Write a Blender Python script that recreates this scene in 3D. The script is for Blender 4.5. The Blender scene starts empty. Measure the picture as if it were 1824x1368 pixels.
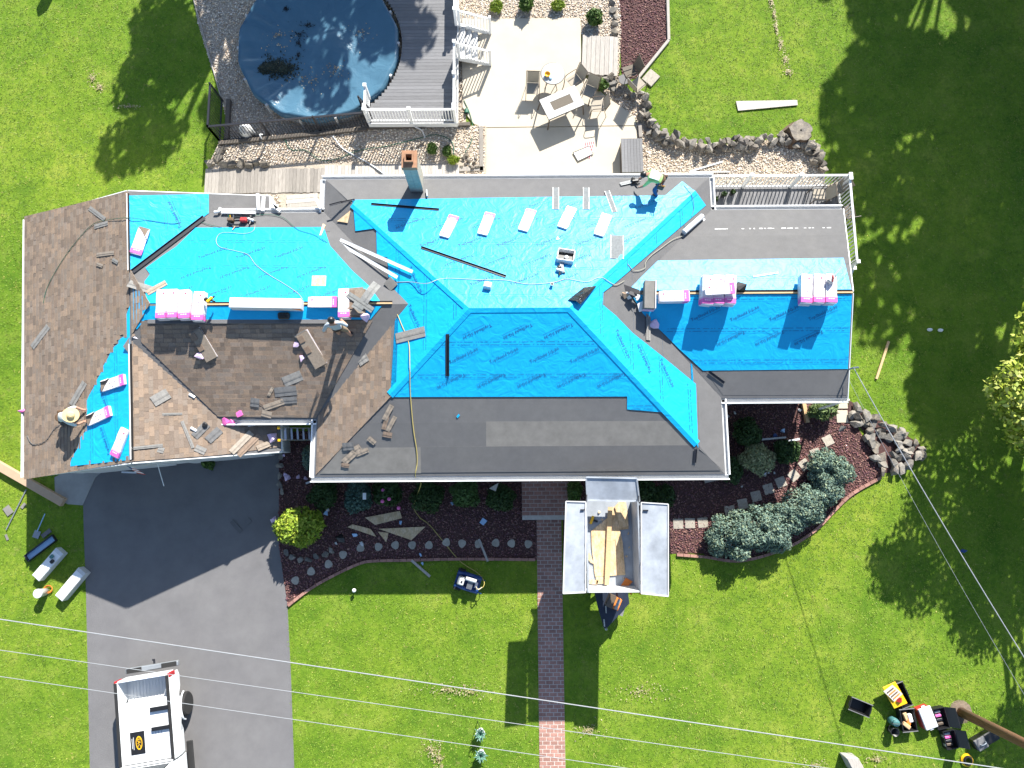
import bpy, bmesh, math, random
import numpy as np
from mathutils import Vector, Matrix
rnd = random.Random(7)
nrg = np.random.default_rng(11)
sc = bpy.context.scene
col = sc.collection
PI = math.pi
# ---------------------------------------------------------------- camera, sky, sun, exposure
CAM = Vector((0, 0, 26.0))
FPX = 1216.0
cam = bpy.data.objects.new('camera', bpy.data.cameras.new('camera'))
col.objects.link(cam)
cam.location = CAM
cam.rotation_euler = (0.15247, -0.00021, -0.00631)
cam.data.sensor_width = 36.0
cam.data.lens = 24.0
cam.data.clip_end = 2000
sc.camera = cam
SV = Vector((-0.49, -1.34, -1.0))          # travel of sunlight per metre of height
EL = math.atan(1 / math.hypot(0.49, 1.34))
world = bpy.data.worlds.new('World')
sc.world = world
world.use_nodes = True
wn = world.node_tree
sky = wn.nodes.new('ShaderNodeTexSky')
sky.sky_type = 'NISHITA'
sky.sun_disc = False
sky.sun_elevation = EL
sky.sun_rotation = math.atan2(0.49, 1.34)
sky.air_density = 1.0
sky.dust_density = 0.5
wn.links.new(sky.outputs[0], wn.nodes['Background'].inputs[0])
wn.nodes['Background'].inputs[1].default_value = 0.09
sl = bpy.data.lights.new('sun', 'SUN')
sl.energy = 5.0
sl.angle = math.radians(0.53)
sl.color = (1.0, 0.955, 0.88)
so = bpy.data.objects.new('sun', sl)
col.objects.link(so)
so.rotation_euler = SV.to_track_quat('-Z', 'Y').to_euler()
so.location = (0, 0, 60)
sc.view_settings.view_transform = 'Standard'
sc.view_settings.look = 'None'
sc.view_settings.gamma = 1.0
sc.view_settings.exposure = 1.33
sc.view_settings.use_curve_mapping = False

# ---------------------------------------------------------------- pixel helpers (1824 x 1368 photograph)
RM = cam.rotation_euler.to_matrix()
def ray(u, v):
    return RM @ Vector(((u - 912) / FPX, -(v - 684) / FPX, -1.0))
def U(u, v, z=0.0):
    d = ray(u, v)
    return CAM + d * ((z - CAM.z) / d.z)
class Plane:
    def __init__(s, a, b, c):                # three world points, a->b along the eave
        a, b, c = Vector(a), Vector(b), Vector(c)
        s.o = a
        s.ex = (b - a).normalized()
        n = (b - a).cross(c - a).normalized()
        if n.z < 0: n = -n
        s.n = n
        s.ey = n.cross(s.ex).normalized()
    def hit(s, u, v, off=0.0):
        d = ray(u, v)
        return CAM + d * (((s.o + s.n * off) - CAM).dot(s.n) / d.dot(s.n))
    def z(s, x, y):
        return s.o.z - (s.n.x * (x - s.o.x) + s.n.y * (y - s.o.y)) / s.n.z
    def st(s, p):
        q = p - s.o
        return (q.dot(s.ex), q.dot(s.ey))
    def w(s, a, b, off=0.0):
        return s.o + s.ex * a + s.ey * b + s.n * off
GROUND = Plane((0, 0, 0), (1, 0, 0), (0, 1, 0))
def level(z): return Plane((0, 0, z), (1, 0, z), (0, 1, z))
def frame(pl, p1, p2, off=0.0):
    """origin midway between two pixels on a plane, x along them; returns matrix, length"""
    a, b = pl.hit(*p1, off), pl.hit(*p2, off)
    ex = (b - a); L = ex.length; ex.normalize()
    ey = pl.n.cross(ex).normalized()
    m = Matrix.Identity(4)
    for i in range(3):
        m[i][0], m[i][1], m[i][2], m[i][3] = ex[i], ey[i], pl.n[i], (a[i] + b[i]) / 2
    return m, L

# ---------------------------------------------------------------- objects
def tag(o, label=None, cat=None, group=None, kind=None):
    if label: o['label'] = label
    if cat: o['category'] = cat
    if group: o['group'] = group
    if kind: o['kind'] = kind
    return o
def thing(name, label, cat, m=None, group=None, loc=None):
    o = bpy.data.objects.new(name, None)
    o.empty_display_size = 0.2
    col.objects.link(o)
    if m is not None: o.matrix_world = m
    if loc is not None: o.location = loc
    return tag(o, label, cat, group)
class MB:
    def __init__(s): s.v, s.f, s.c = [], [], []
    def add(s, vs, fs, c=None):
        k = len(s.v)
        s.v += [tuple(q) for q in vs]
        s.f += [tuple(i + k for i in q) for q in fs]
        s.c += [c] * len(fs)
        return s
    def box(s, x0, x1, y0, y1, z0, z1, M=None, c=None):
        vs = [Vector((x, y, z)) for z in (z0, z1) for x, y in ((x0, y0), (x1, y0), (x1, y1), (x0, y1))]
        if M is not None: vs = [M @ q for q in vs]
        return s.add(vs, [(3, 2, 1, 0), (4, 5, 6, 7), (0, 1, 5, 4), (1, 2, 6, 5), (2, 3, 7, 6), (3, 0, 4, 7)], c)
    def bar(s, a, b, w, h, c=None, up=(0, 0, 1)):
        """box from a to b, w wide and h deep, centred on the line"""
        a, b = Vector(a), Vector(b)
        d = (b - a); L = d.length
        if L < 1e-6: return s
        d.normalize()
        up = Vector(up)
        if abs(d.dot(up)) > 0.98: up = Vector((0, 1, 0))
        x = d.cross(up).normalized(); y = x.cross(d).normalized()
        vs = [p + x * (i * w / 2) + y * (j * h / 2) for p in (a, b) for i, j in ((-1, -1), (1, -1), (1, 1), (-1, 1))]
        return s.add(vs, [(3, 2, 1, 0), (4, 5, 6, 7), (0, 1, 5, 4), (1, 2, 6, 5), (2, 3, 7, 6), (3, 0, 4, 7)], c)
    def prism(s, pts, z0, z1, c=None):
        """pts: 2-D outline, or 3-D top outline when z0 is a downward vector"""
        n = len(pts)
        a = sum(pts[i][0] * pts[(i + 1) % n][1] - pts[(i + 1) % n][0] * pts[i][1] for i in range(n))
        if a < 0: pts = pts[::-1]
        vs = [(p[0], p[1], z0) for p in pts] + [(p[0], p[1], z1) for p in pts]
        fs = [tuple(range(n - 1, -1, -1)), tuple(range(n, 2 * n))]
        fs += [(i, (i + 1) % n, n + (i + 1) % n, n + i) for i in range(n)]
        return s.add(vs, fs, c)
    def slab(s, pts, down, c=None):
        """3-D top outline pushed along vector down"""
        n = len(pts)
        nn = sum(((pts[i]).cross(pts[(i + 1) % n]) for i in range(n)), Vector())
        if nn.dot(down) > 0: pts = pts[::-1]
        vs = [p + down for p in pts] + list(pts)
        fs = [tuple(range(n - 1, -1, -1)), tuple(range(n, 2 * n))]
        fs += [(i, (i + 1) % n, n + (i + 1) % n, n + i) for i in range(n)]
        return s.add(vs, fs, c)
    def tube(s, path, r, n=6, c=None, taper=None):
        path = [Vector(p) for p in path]
        N = len(path)
        vs, fs = [], []
        px = None
        for i, p in enumerate(path):
            d = (path[min(i + 1, N - 1)] - path[max(i - 1, 0)]).normalized()
            if px is None:
                px = d.orthogonal().normalized()
            px = (px - d * px.dot(d))
            px = px.normalized() if px.length > 1e-6 else d.orthogonal().normalized()
            py = d.cross(px)
            rr = r if taper is None else r + (taper - r) * i / (N - 1)
            vs += [p + px * (rr * math.cos(2 * PI * k / n)) + py * (rr * math.sin(2 * PI * k / n)) for k in range(n)]
        for i in range(N - 1):
            for k in range(n):
                a, b = i * n + k, i * n + (k + 1) % n
                fs.append((a, b, b + n, a + n))
        fs.append(tuple(range(n - 1, -1, -1)))
        fs.append(tuple(range((N - 1) * n, N * n)))
        return s.add(vs, fs, c)
    def lathe(s, prof, n=16, M=None, c=None, sx=1, sy=1):
        vs, fs = [], []
        for r, z in prof:
            for k in range(n):
                q = Vector((r * sx * math.cos(2 * PI * k / n), r * sy * math.sin(2 * PI * k / n), z))
                vs.append(M @ q if M is not None else q)
        for i in range(len(prof) - 1):
            for k in range(n):
                a, b = i * n + k, i * n + (k + 1) % n
                fs.append((a, b, b + n, a + n))
        fs.append(tuple(range(n - 1, -1, -1)))
        fs.append(tuple(range((len(prof) - 1) * n, len(prof) * n)))
        return s.add(vs, fs, c)
    def mesh(s, name, smooth=False):
        me = bpy.data.meshes.new(name)
        me.from_pydata(s.v, [], s.f)
        if any(c is not None for c in s.c):
            at = me.color_attributes.new('Col', 'FLOAT_COLOR', 'CORNER')
            arr = np.zeros((len(me.loops), 4), np.float32)
            k = 0
            for f, c in zip(s.f, s.c):
                arr[k:k + len(f), :3] = c if c is not None else (.5, .5, .5)
                arr[k:k + len(f), 3] = 1
                k += len(f)
            at.data.foreach_set('color', arr.ravel())
        if smooth:
            me.polygons.foreach_set('use_smooth', [True] * len(me.polygons))
        me.update()
        return me
    def obj(s, name, mat, parent=None, smooth=False, bevel=0, m=None, seg=1):
        return mobj(name, s.mesh(name, smooth), mat, parent, bevel, m, seg)
def mobj(name, me, mat, parent=None, bevel=0, m=None, seg=1):
    if mat is not None and not me.materials: me.materials.append(mat)
    o = bpy.data.objects.new(name, me)
    col.objects.link(o)
    if parent: o.parent = parent
    if m is not None: o.matrix_basis = m
    if bevel:
        b = o.modifiers.new('bevel', 'BEVEL'); b.width = bevel; b.segments = seg; b.limit_method = 'ANGLE'
    return o
def npmesh(name, V, F, C=None, mat=None, parent=None, kind=None, smooth=False):
    """V (n,3), F (m,k) equal-sided faces, C (m,3) face colours"""
    V = np.asarray(V, np.float32); F = np.asarray(F, np.int32)
    me = bpy.data.meshes.new(name)
    me.vertices.add(len(V)); me.vertices.foreach_set('co', V.ravel())
    k = F.shape[1]
    me.loops.add(F.size); me.loops.foreach_set('vertex_index', F.ravel())
    me.polygons.add(len(F)); me.polygons.foreach_set('loop_start', np.arange(0, F.size, k, dtype=np.int32))
    me.update(calc_edges=True)
    if C is not None:
        at = me.color_attributes.new('Col', 'FLOAT_COLOR', 'CORNER')
        arr = np.ones((len(F), k, 4), np.float32); arr[:, :, :3] = np.asarray(C, np.float32)[:, None, :]
        at.data.foreach_set('color', arr.ravel())
    if smooth: me.polygons.foreach_set('use_smooth', [True] * len(F))
    o = mobj(name, me, mat, parent)
    if kind: o['kind'] = kind
    return o
def spline(pts, k=6):
    pts = [Vector(p) for p in pts]
    out = []
    for i in range(len(pts) - 1):
        p0, p1, p2, p3 = pts[max(i - 1, 0)], pts[i], pts[i + 1], pts[min(i + 2, len(pts) - 1)]
        for j in range(k):
            t = j / k
            out.append(0.5 * ((2 * p1) + (p2 - p0) * t + (2 * p0 - 5 * p1 + 4 * p2 - p3) * t * t + (3 * p1 - p0 - 3 * p2 + p3) * t ** 3))
    out.append(pts[-1])
    return out
def inside(px, py, poly):
    px, py = np.asarray(px), np.asarray(py)
    r = np.zeros(px.shape, bool)
    n = len(poly)
    for i in range(n):
        x1, y1 = poly[i][0], poly[i][1]; x2, y2 = poly[(i + 1) % n][0], poly[(i + 1) % n][1]
        if y1 == y2: continue
        r ^= ((y1 > py) != (y2 > py)) & (px < (x2 - x1) * (py - y1) / (y2 - y1) + x1)
    return r
def clip(poly, a, b, c):
    """keep a*x+b*y<=c"""
    out = []
    n = len(poly)
    for i in range(n):
        p, q = poly[i], poly[(i + 1) % n]
        dp, dq = a * p[0] + b * p[1] - c, a * q[0] + b * q[1] - c
        if dp <= 0: out.append(p)
        if dp * dq < 0:
            t = dp / (dp - dq)
            out.append((p[0] + (q[0] - p[0]) * t, p[1] + (q[1] - p[1]) * t))
    return out
def clip_convex(poly, region):
    n = len(region)
    ar = sum(region[i][0] * region[(i + 1) % n][1] - region[(i + 1) % n][0] * region[i][1] for i in range(n))
    sg = 1 if ar > 0 else -1
    for i in range(n):
        x1, y1 = region[i]; x2, y2 = region[(i + 1) % n]
        a, b = sg * (y2 - y1), -sg * (x2 - x1)
        poly = clip(poly, a, b, a * x1 + b * y1)
        if len(poly) < 3: return []
    return poly

# ---------------------------------------------------------------- materials
def mat(name, rgb, rough=0.7, metal=0.0, var=0.15, scale=3.0, bump=0.0, bscale=60.0, attr=False, rgb2=None, s2=0.6,
        orand=0.0, spec=0.5, coord='pos', stretch=None, trans=0.0, sss=False):
    m = bpy.data.materials.new(name); m.use_nodes = True
    nt = m.node_tree; N = nt.nodes; Lk = nt.links
    bs = N['Principled BSDF']
    bs.inputs['Roughness'].default_value = rough
    bs.inputs['Metallic'].default_value = metal
    bs.inputs['Specular IOR Level'].default_value = spec
    if coord == 'pos':
        src = N.new('ShaderNodeNewGeometry').outputs['Position']
    else:
        src = N.new('ShaderNodeTexCoord').outputs['Object']
    if stretch:
        mp = N.new('ShaderNodeMapping'); mp.inputs['Scale'].default_value = stretch
        Lk.new(src, mp.inputs['Vector']); src = mp.outputs[0]
    if attr:
        at = N.new('ShaderNodeAttribute'); at.attribute_name = 'Col'
        base = at.outputs['Color']
    else:
        rg = N.new('ShaderNodeRGB'); rg.outputs[0].default_value = (*rgb, 1); base = rg.outputs[0]
    if rgb2 is not None:
        n2 = N.new('ShaderNodeTexNoise'); n2.inputs['Scale'].default_value = s2; n2.inputs['Detail'].default_value = 5
        Lk.new(src, n2.inputs['Vector'])
        rp = N.new('ShaderNodeMapRange'); rp.inputs[1].default_value = 0.38; rp.inputs[2].default_value = 0.62
        Lk.new(n2.outputs[0], rp.inputs[0])
        mx = N.new('ShaderNodeMix'); mx.data_type = 'RGBA'
        Lk.new(rp.outputs[0], mx.inputs[0]); Lk.new(base, mx.inputs[6]); mx.inputs[7].default_value = (*rgb2, 1)
        base = mx.outputs[2]
    nz = N.new('ShaderNodeTexNoise'); nz.inputs['Scale'].default_value = scale; nz.inputs['Detail'].default_value = 6
    nz.inputs['Roughness'].default_value = 0.65
    Lk.new(src, nz.inputs['Vector'])
    mr = N.new('ShaderNodeMapRange'); mr.inputs[1].default_value = 0.25; mr.inputs[2].default_value = 0.75
    mr.inputs[3].default_value = 1 - var; mr.inputs[4].default_value = 1 + var
    Lk.new(nz.outputs[0], mr.inputs[0])
    fac = mr.outputs[0]
    if orand:
        oi = N.new('ShaderNodeObjectInfo')
        m2 = N.new('ShaderNodeMapRange'); m2.inputs[3].default_value = 1 - orand; m2.inputs[4].default_value = 1 + orand
        Lk.new(oi.outputs['Random'], m2.inputs[0])
        mu = N.new('ShaderNodeMath'); mu.operation = 'MULTIPLY'
        Lk.new(fac, mu.inputs[0]); Lk.new(m2.outputs[0], mu.inputs[1]); fac = mu.outputs[0]
    vm = N.new('ShaderNodeVectorMath'); vm.operation = 'SCALE'
    Lk.new(base, vm.inputs[0]); Lk.new(fac, vm.inputs['Scale'])
    Lk.new(vm.outputs[0], bs.inputs['Base Color'])
    if bump:
        nb = N.new('ShaderNodeTexNoise'); nb.inputs['Scale'].default_value = bscale; nb.inputs['Detail'].default_value = 4
        Lk.new(src, nb.inputs['Vector'])
        bp = N.new('ShaderNodeBump'); bp.inputs['Strength'].default_value = bump; bp.inputs['Distance'].default_value = 0.05
        Lk.new(nb.outputs[0], bp.inputs['Height']); Lk.new(bp.outputs[0], bs.inputs['Normal'])
    if trans: bs.inputs['Transmission Weight'].default_value = trans
    return m
MT = {}
def mk(k, *a, **kw): MT[k] = mat(k, *a, **kw)
mk('felt', (0.118, 0.117, 0.119), 0.95, var=0.1, scale=3.5, bump=0.25, bscale=160, orand=0.06, rgb2=(0.13, 0.128, 0.127), s2=0.5)
mk('felt_light', (0.18, 0.172, 0.158), 0.95, var=0.18, scale=3, bump=0.2, bscale=160)
mk('shingle', (0.2, 0.15, 0.11), 0.95, attr=True, var=0.16, scale=22, bump=0.3, bscale=200, spec=0.2)
mk('scrap', (0.15, 0.145, 0.135), 0.95, attr=True, var=0.22, scale=14, spec=0.2)
mk('white_trim', (0.72, 0.73, 0.73), 0.45, var=0.05, scale=2, orand=0.02)
mk('white_dull', (0.5, 0.5, 0.49), 0.55, var=0.12, scale=3)
mk('siding', (0.55, 0.55, 0.53), 0.6, var=0.06, scale=1)
mk('glass_dark', (0.02, 0.025, 0.03), 0.08, var=0.02)
mk('dark_metal', (0.018, 0.019, 0.024), 0.4, var=0.2, scale=6)
mk('black_plastic', (0.012, 0.012, 0.013), 0.42, var=0.2, scale=9)
mk('grey_metal', (0.32, 0.34, 0.36), 0.42, 0.6, var=0.15, scale=3)
mk('galv', (0.36, 0.39, 0.43), 0.5, 0.12, var=0.22, scale=2.5, rgb2=(0.27, 0.295, 0.325), s2=1.3)
mk('blue_paint', (0.01, 0.045, 0.18), 0.35, var=0.2, scale=8)
mk('chassis', (0.015, 0.022, 0.04), 0.45, var=0.25, scale=8)
mk('wrapper', (0.7, 0.66, 0.68), 0.35, var=0.06, scale=8, attr=True, bump=0.15, bscale=25)
mk('osb', (0.6, 0.45, 0.28), 0.8, var=0.35, scale=24, stretch=(1, 0.5, 1), rgb2=(0.5, 0.35, 0.19), s2=9)
mk('raw_wood', (0.5, 0.34, 0.18), 0.75, var=0.2, scale=6, stretch=(1, 8, 1))
mk('cardboard', (0.42, 0.29, 0.19), 0.8, var=0.08, scale=5)
mk('carton', (0.55, 0.57, 0.58), 0.6, var=0.1, scale=4)
mk('deck_grey', (0.15, 0.15, 0.155), 0.75, var=0.22, scale=9, stretch=(0.5, 6, 1), orand=0.14)
mk('plank', (0.27, 0.245, 0.215), 0.85, var=0.3, scale=8, stretch=(6, 0.5, 1), orand=0.2)
mk('plank_pale', (0.40, 0.37, 0.33), 0.85, var=0.3, scale=8, stretch=(6, 0.5, 1), orand=0.2)
mk('timber_dark', (0.1, 0.085, 0.07), 0.9, var=0.35, scale=8)
mk('brick', (0.31, 0.165, 0.13), 0.85, var=0.25, scale=12, orand=0.22, bump=0.2, bscale=70)
mk('mortar', (0.5, 0.46, 0.41), 0.9, var=0.2, scale=9)
mk('brick_yellow', (0.36, 0.33, 0.27), 0.85, var=0.2, scale=6)
mk('chimney_cap', (0.3, 0.16, 0.09), 0.85, var=0.3, scale=6)
mk('soot_gap_shade', (0.01, 0.009, 0.008), 0.95, var=0.2)  # flue soot; also painted shade in the ridge slots and stump hole
mk('concrete', (0.49, 0.435, 0.34), 0.85, var=0.08, scale=0.9, bump=0.1, bscale=120, rgb2=(0.45, 0.40, 0.32), s2=0.35)
mk('concrete_grey', (0.30, 0.29, 0.27), 0.85, var=0.15, scale=2.5, bump=0.12, bscale=120)
mk('asphalt', (0.15, 0.147, 0.148), 0.92, var=0.13, scale=1.3, bump=0.35, bscale=220, rgb2=(0.14, 0.137, 0.14), s2=0.5)
mk('step_stone', (0.33, 0.3, 0.25), 0.9, var=0.25, scale=10, bump=0.2, orand=0.1)
mk('rock', (0.13, 0.115, 0.1), 0.9, var=0.4, scale=7, bump=0.5, bscale=28, orand=0.32, rgb2=(0.19, 0.165, 0.13), s2=4)
mk('rock_pale', (0.2, 0.18, 0.15), 0.9, var=0.35, scale=7, bump=0.5, bscale=28, orand=0.28, rgb2=(0.17, 0.16, 0.145), s2=4)
mk('stones', (1, 1, 1), 0.8, attr=True, var=0.12, scale=30)
mk('gravel_bed', (0.4, 0.34, 0.27), 0.95, var=0.5, scale=30, bump=0.5, bscale=40)
mk('mulch_bed', (0.075, 0.035, 0.032), 0.95, var=0.6, scale=30, bump=0.5, bscale=40)
mk('leaf', (1, 1, 1), 0.6, attr=True, var=0.18, scale=10, spec=0.25)
mk('bark', (0.1, 0.065, 0.042), 0.9, var=0.4, scale=8, stretch=(3, 3, 0.5), bump=0.5, bscale=25)
mk('pole_wood', (0.17, 0.085, 0.045), 0.85, var=0.4, scale=6, stretch=(4, 4, 0.4))
mk('earth', (0.16, 0.12, 0.085), 0.95, var=0.35, scale=9, bump=0.4, bscale=40)
mk('rubber', (0.015, 0.015, 0.015), 0.8, var=0.2)
mk('truck_white', (0.7, 0.72, 0.73), 0.18, var=0.03, scale=1.5)
mk('red_lens', (0.35, 0.015, 0.02), 0.2, var=0.1)
mk('chrome', (0.5, 0.5, 0.52), 0.18, 0.9, var=0.1)
mk('wire_metal', (0.34, 0.35, 0.37), 0.4, 0.3, var=0.1)
mk('wire_dark', (0.1, 0.1, 0.1), 0.5, var=0.1)
mk('hose_green', (0.02, 0.11, 0.07), 0.5, var=0.1)
mk('hose_pale', (0.36, 0.34, 0.26), 0.5, var=0.1)
mk('hose_yellow', (0.45, 0.36, 0.1), 0.5, var=0.1)
mk('yellow', (0.75, 0.42, 0.01), 0.35, var=0.08)
mk('orange', (0.7, 0.2, 0.03), 0.6, var=0.15)
mk('red', (0.4, 0.03, 0.03), 0.4, var=0.15)
mk('teal', (0.06, 0.17, 0.17), 0.4, var=0.15)
mk('pink', (0.62, 0.12, 0.36), 0.5, var=0.2, scale=15)
mk('pale_blue', (0.32, 0.5, 0.72), 0.4, var=0.1)
mk('lilac', (0.6, 0.46, 0.62), 0.4, var=0.15, scale=14)
mk('sling', (0.33, 0.29, 0.23), 0.8, var=0.1, scale=20)
mk('sling_dark', (0.12, 0.1, 0.075), 0.8, var=0.15, scale=20)
mk('table_glass', (0.42, 0.45, 0.45), 0.08, var=0.05, scale=2)
mk('tile_white', (0.5, 0.5, 0.48), 0.35, var=0.18, scale=5)
mk('frame_brown', (0.1, 0.075, 0.055), 0.5, var=0.1)
mk('print_navy', (0.008, 0.1, 0.27), 0.6, var=0.15)
mk('cloth', (1, 1, 1), 0.85, attr=True, var=0.1, scale=25)
mk('straw', (0.62, 0.46, 0.22), 0.8, var=0.15, scale=40)
mk('leather', (0.09, 0.05, 0.025), 0.7, var=0.35, scale=30)
mk('water', (0.1, 0.14, 0.15), 0.05, var=0.1)
mk('silver_foil', (0.5, 0.5, 0.52), 0.25, 0.7, var=0.4, scale=18, bump=0.9, bscale=9)
mk('black_film', (0.02, 0.02, 0.022), 0.22, var=0.3, scale=9, bump=1.0, bscale=7)
# blue underlayment: glossy woven film with creases
def blue_film(name, rgb, rough, bumpy, crease, sc=2.2):
    m = mat(name, rgb, rough, var=0.07, scale=1.3, spec=0.3)
    nt = m.node_tree; N = nt.nodes; Lk = nt.links
    g = N.new('ShaderNodeNewGeometry').outputs['Position']
    n1 = N.new('ShaderNodeTexNoise'); n1.inputs['Scale'].default_value = sc; n1.inputs['Detail'].default_value = 3
    n1.inputs['Distortion'].default_value = 1.6
    Lk.new(g, n1.inputs['Vector'])
    n2 = N.new('ShaderNodeTexNoise'); n2.noise_type = 'RIDGED_MULTIFRACTAL'
    n2.inputs['Scale'].default_value = 1.1; n2.inputs['Detail'].default_value = 4; n2.inputs['Distortion'].default_value = 0.9
    Lk.new(g, n2.inputs['Vector'])
    ma = N.new('ShaderNodeMath'); ma.operation = 'MULTIPLY'; ma.inputs[1].default_value = crease
    Lk.new(n2.outputs[0], ma.inputs[0])
    ad = N.new('ShaderNodeMath'); ad.operation = 'ADD'
    Lk.new(n1.outputs[0], ad.inputs[0]); Lk.new(ma.outputs[0], ad.inputs[1])
    bp = N.new('ShaderNodeBump'); bp.inputs['Strength'].default_value = bumpy; bp.inputs['Distance'].default_value = 0.06
    Lk.new(ad.outputs[0], bp.inputs['Height'])
    Lk.new(bp.outputs[0], N['Principled BSDF'].inputs['Normal'])
    return m
MT['blue'] = blue_film('blue', (0.006, 0.365, 0.68), 0.46, 0.42, 0.45)
MT['pool_cover'] = blue_film('pool_cover', (0.06, 0.14, 0.205), 0.3, 0.6, 0.7, 1.5)

# lawn: mown grass, patchy
def lawn_mat():
    m = bpy.data.materials.new('lawn'); m.use_nodes = True
    nt = m.node_tree; N = nt.nodes; Lk = nt.links
    bs = N['Principled BSDF']; bs.inputs['Roughness'].default_value = 0.9; bs.inputs['Specular IOR Level'].default_value = 0.15
    g = N.new('ShaderNodeNewGeometry').outputs['Position']
    def noise(s, d, ro=0.6):
        n = N.new('ShaderNodeTexNoise'); n.inputs['Scale'].default_value = s; n.inputs['Detail'].default_value = d
        n.inputs['Roughness'].default_value = ro
        Lk.new(g, n.inputs['Vector']); return n.outputs[0]
    def ramp(fac, stops):
        r = N.new('ShaderNodeValToRGB'); e = r.color_ramp.elements
        for i, (p, c) in enumerate(stops):
            if i > 1: e.new(p)
            e[i].position = p; e[i].color = (*c, 1)
        Lk.new(fac, r.inputs[0]); return r.outputs[0]
    big = ramp(noise(0.8, 9, 0.78), [(0.3, (0.06, 0.135, 0.011)), (0.5, (0.125, 0.215, 0.016)), (0.7, (0.215, 0.275, 0.04))])
    fine = ramp(noise(7, 7, 0.8), [(0.3, (0.6, 0.66, 0.6)), (0.5, (1, 1, 1)), (0.7, (1.4, 1.25, 1.35))])
    mx = N.new('ShaderNodeMix'); mx.data_type = 'RGBA'; mx.blend_type = 'MULTIPLY'; mx.inputs[0].default_value = 1
    Lk.new(big, mx.inputs[6]); Lk.new(fine, mx.inputs[7])
    wide = ramp(noise(0.13, 3, 0.6), [(0.35, (0.74, 0.84, 0.8)), (0.5, (1, 1, 1)), (0.65, (1.22, 1.1, 1.15))])
    mw = N.new('ShaderNodeMix'); mw.data_type = 'RGBA'; mw.blend_type = 'MULTIPLY'; mw.inputs[0].default_value = 1
    Lk.new(mx.outputs[2], mw.inputs[6]); Lk.new(wide, mw.inputs[7]); mx = mw
    # dry patches
    dry = N.new('ShaderNodeMapRange'); dry.inputs[1].default_value = 0.6; dry.inputs[2].default_value = 0.76
    dry.inputs[4].default_value = 0.75
    Lk.new(noise(1.7, 7, 0.72), dry.inputs[0])
    m2 = N.new('ShaderNodeMix'); m2.data_type = 'RGBA'
    Lk.new(dry.outputs[0], m2.inputs[0]); Lk.new(mx.outputs[2], m2.inputs[6]); m2.inputs[7].default_value = (0.27, 0.23, 0.09, 1)
    Lk.new(m2.outputs[2], bs.inputs['Base Color'])
    bp = N.new('ShaderNodeBump'); bp.inputs['Strength'].default_value = 0.7; bp.inputs['Distance'].default_value = 0.05
    Lk.new(noise(30, 5, 0.7), bp.inputs['Height']); Lk.new(bp.outputs[0], bs.inputs['Normal'])
    return m
MT['lawn'] = lawn_mat()

# ================================================================= GROUND AND SURFACES
def sheet(name, pix, z, m, thick=0.0, kind='structure', extra=None):
    pts = [U(u, v, z) if not isinstance(q, Vector) else q for q in pix for (u, v) in [(q[0], q[1])]]
    mb = MB().prism([(p.x, p.y) for p in pts], z - max(thick, 0.05), z)
    o = mb.obj(name, m)
    if kind: o['kind'] = kind
    return o
mb = MB()
mb.add([(-300, -300, 0), (300, -300, 0), (300, 300, 0), (-300, 300, 0)], [(0, 1, 2, 3)])
mb.obj('lawn', MT['lawn'])['kind'] = 'structure'
P_DRIVE = [(147, 845), (300, 800), (497, 780), (497, 975), (512, 1078), (518, 1200), (524, 1368), (530, 1500), (163, 1500), (160, 1368), (153, 1050), (149, 940)]
P_APRON = [(97, 850), (120, 838), (185, 838), (170, 850), (147, 900), (120, 898), (98, 884)]
P_MULCH_L = [(497, 770), (497, 975), (512, 1078), (545, 1053), (585, 1030), (640, 1004), (700, 998), (800, 996), (958, 997), (958, 800), (760, 760)]
P_MULCH_R = [(1003, 800), (1003, 987), (1252, 986), (1262, 995), (1320, 998), (1400, 974), (1450, 944), (1490, 905), (1572, 848), (1560, 815), (1512, 735), (1508, 660), (1270, 660)]
P_GRAV_A = [(345, 0), (352, 40), (372, 105), (396, 180), (412, 252), (660, 232), (830, 232), (830, -60), (332, -60)]
P_GRAV_B = [(392, 252), (660, 224), (866, 224), (866, 345), (760, 400), (400, 400), (370, 300), (386, 262)]
P_GRAV_C = [(815, -60), (1100, -60), (1106, 60), (1102, 140), (1140, 180), (1150, 215), (1130, 215), (1060, 150), (1030, 40), (815, 40)]
P_GRAV_D = [(1075, 165), (1150, 165), (1158, 215), (1180, 242), (1228, 256), (1330, 258), (1380, 246), (1450, 250), (1468, 300), (1470, 345), (1100, 345), (1130, 250), (1134, 215)]
P_MULCH_T = [(1098, -60), (1187, -60), (1191, 72), (1136, 140), (1108, 142), (1103, 60)]
P_ROCK = [(1512, 712), (1550, 738), (1600, 764), (1638, 792), (1645, 806), (1622, 826), (1592, 842), (1570, 842), (1545, 800), (1538, 768), (1512, 740)]
P_PATIO_A = [(875, 33), (1034, 32), (1036, 131), (1080, 172), (1129, 206), (1134, 223), (866, 226.5), (845, 221), (834, 208), (824, 190), (822, 33)]
P_PATIO_B = [(864, 228), (1134, 224.5), (1136, 250), (1150, 345), (862, 345)]
sheet('driveway', P_DRIVE, 0.012, MT['asphalt'])
sheet('concrete_apron', P_APRON, 0.028, MT['concrete_grey'])
sheet('mulch_bed', P_MULCH_L, 0.008, MT['mulch_bed'])
sheet('mulch_bed', P_MULCH_R, 0.008, MT['mulch_bed'])
sheet('mulch_bed', P_ROCK, 0.012, MT['mulch_bed'])
sheet('mulch_bed', P_MULCH_T, 0.008, MT['mulch_bed'])
sheet('gravel_bed', P_GRAV_A, 0.008, MT['gravel_bed'])
sheet('gravel_bed', P_GRAV_B, 0.25, MT['gravel_bed'], .25)
sheet('gravel_bed', P_GRAV_C, 0.014, MT['gravel_bed'])
sheet('gravel_bed', P_GRAV_D, 0.010, MT['gravel_bed'])
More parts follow.
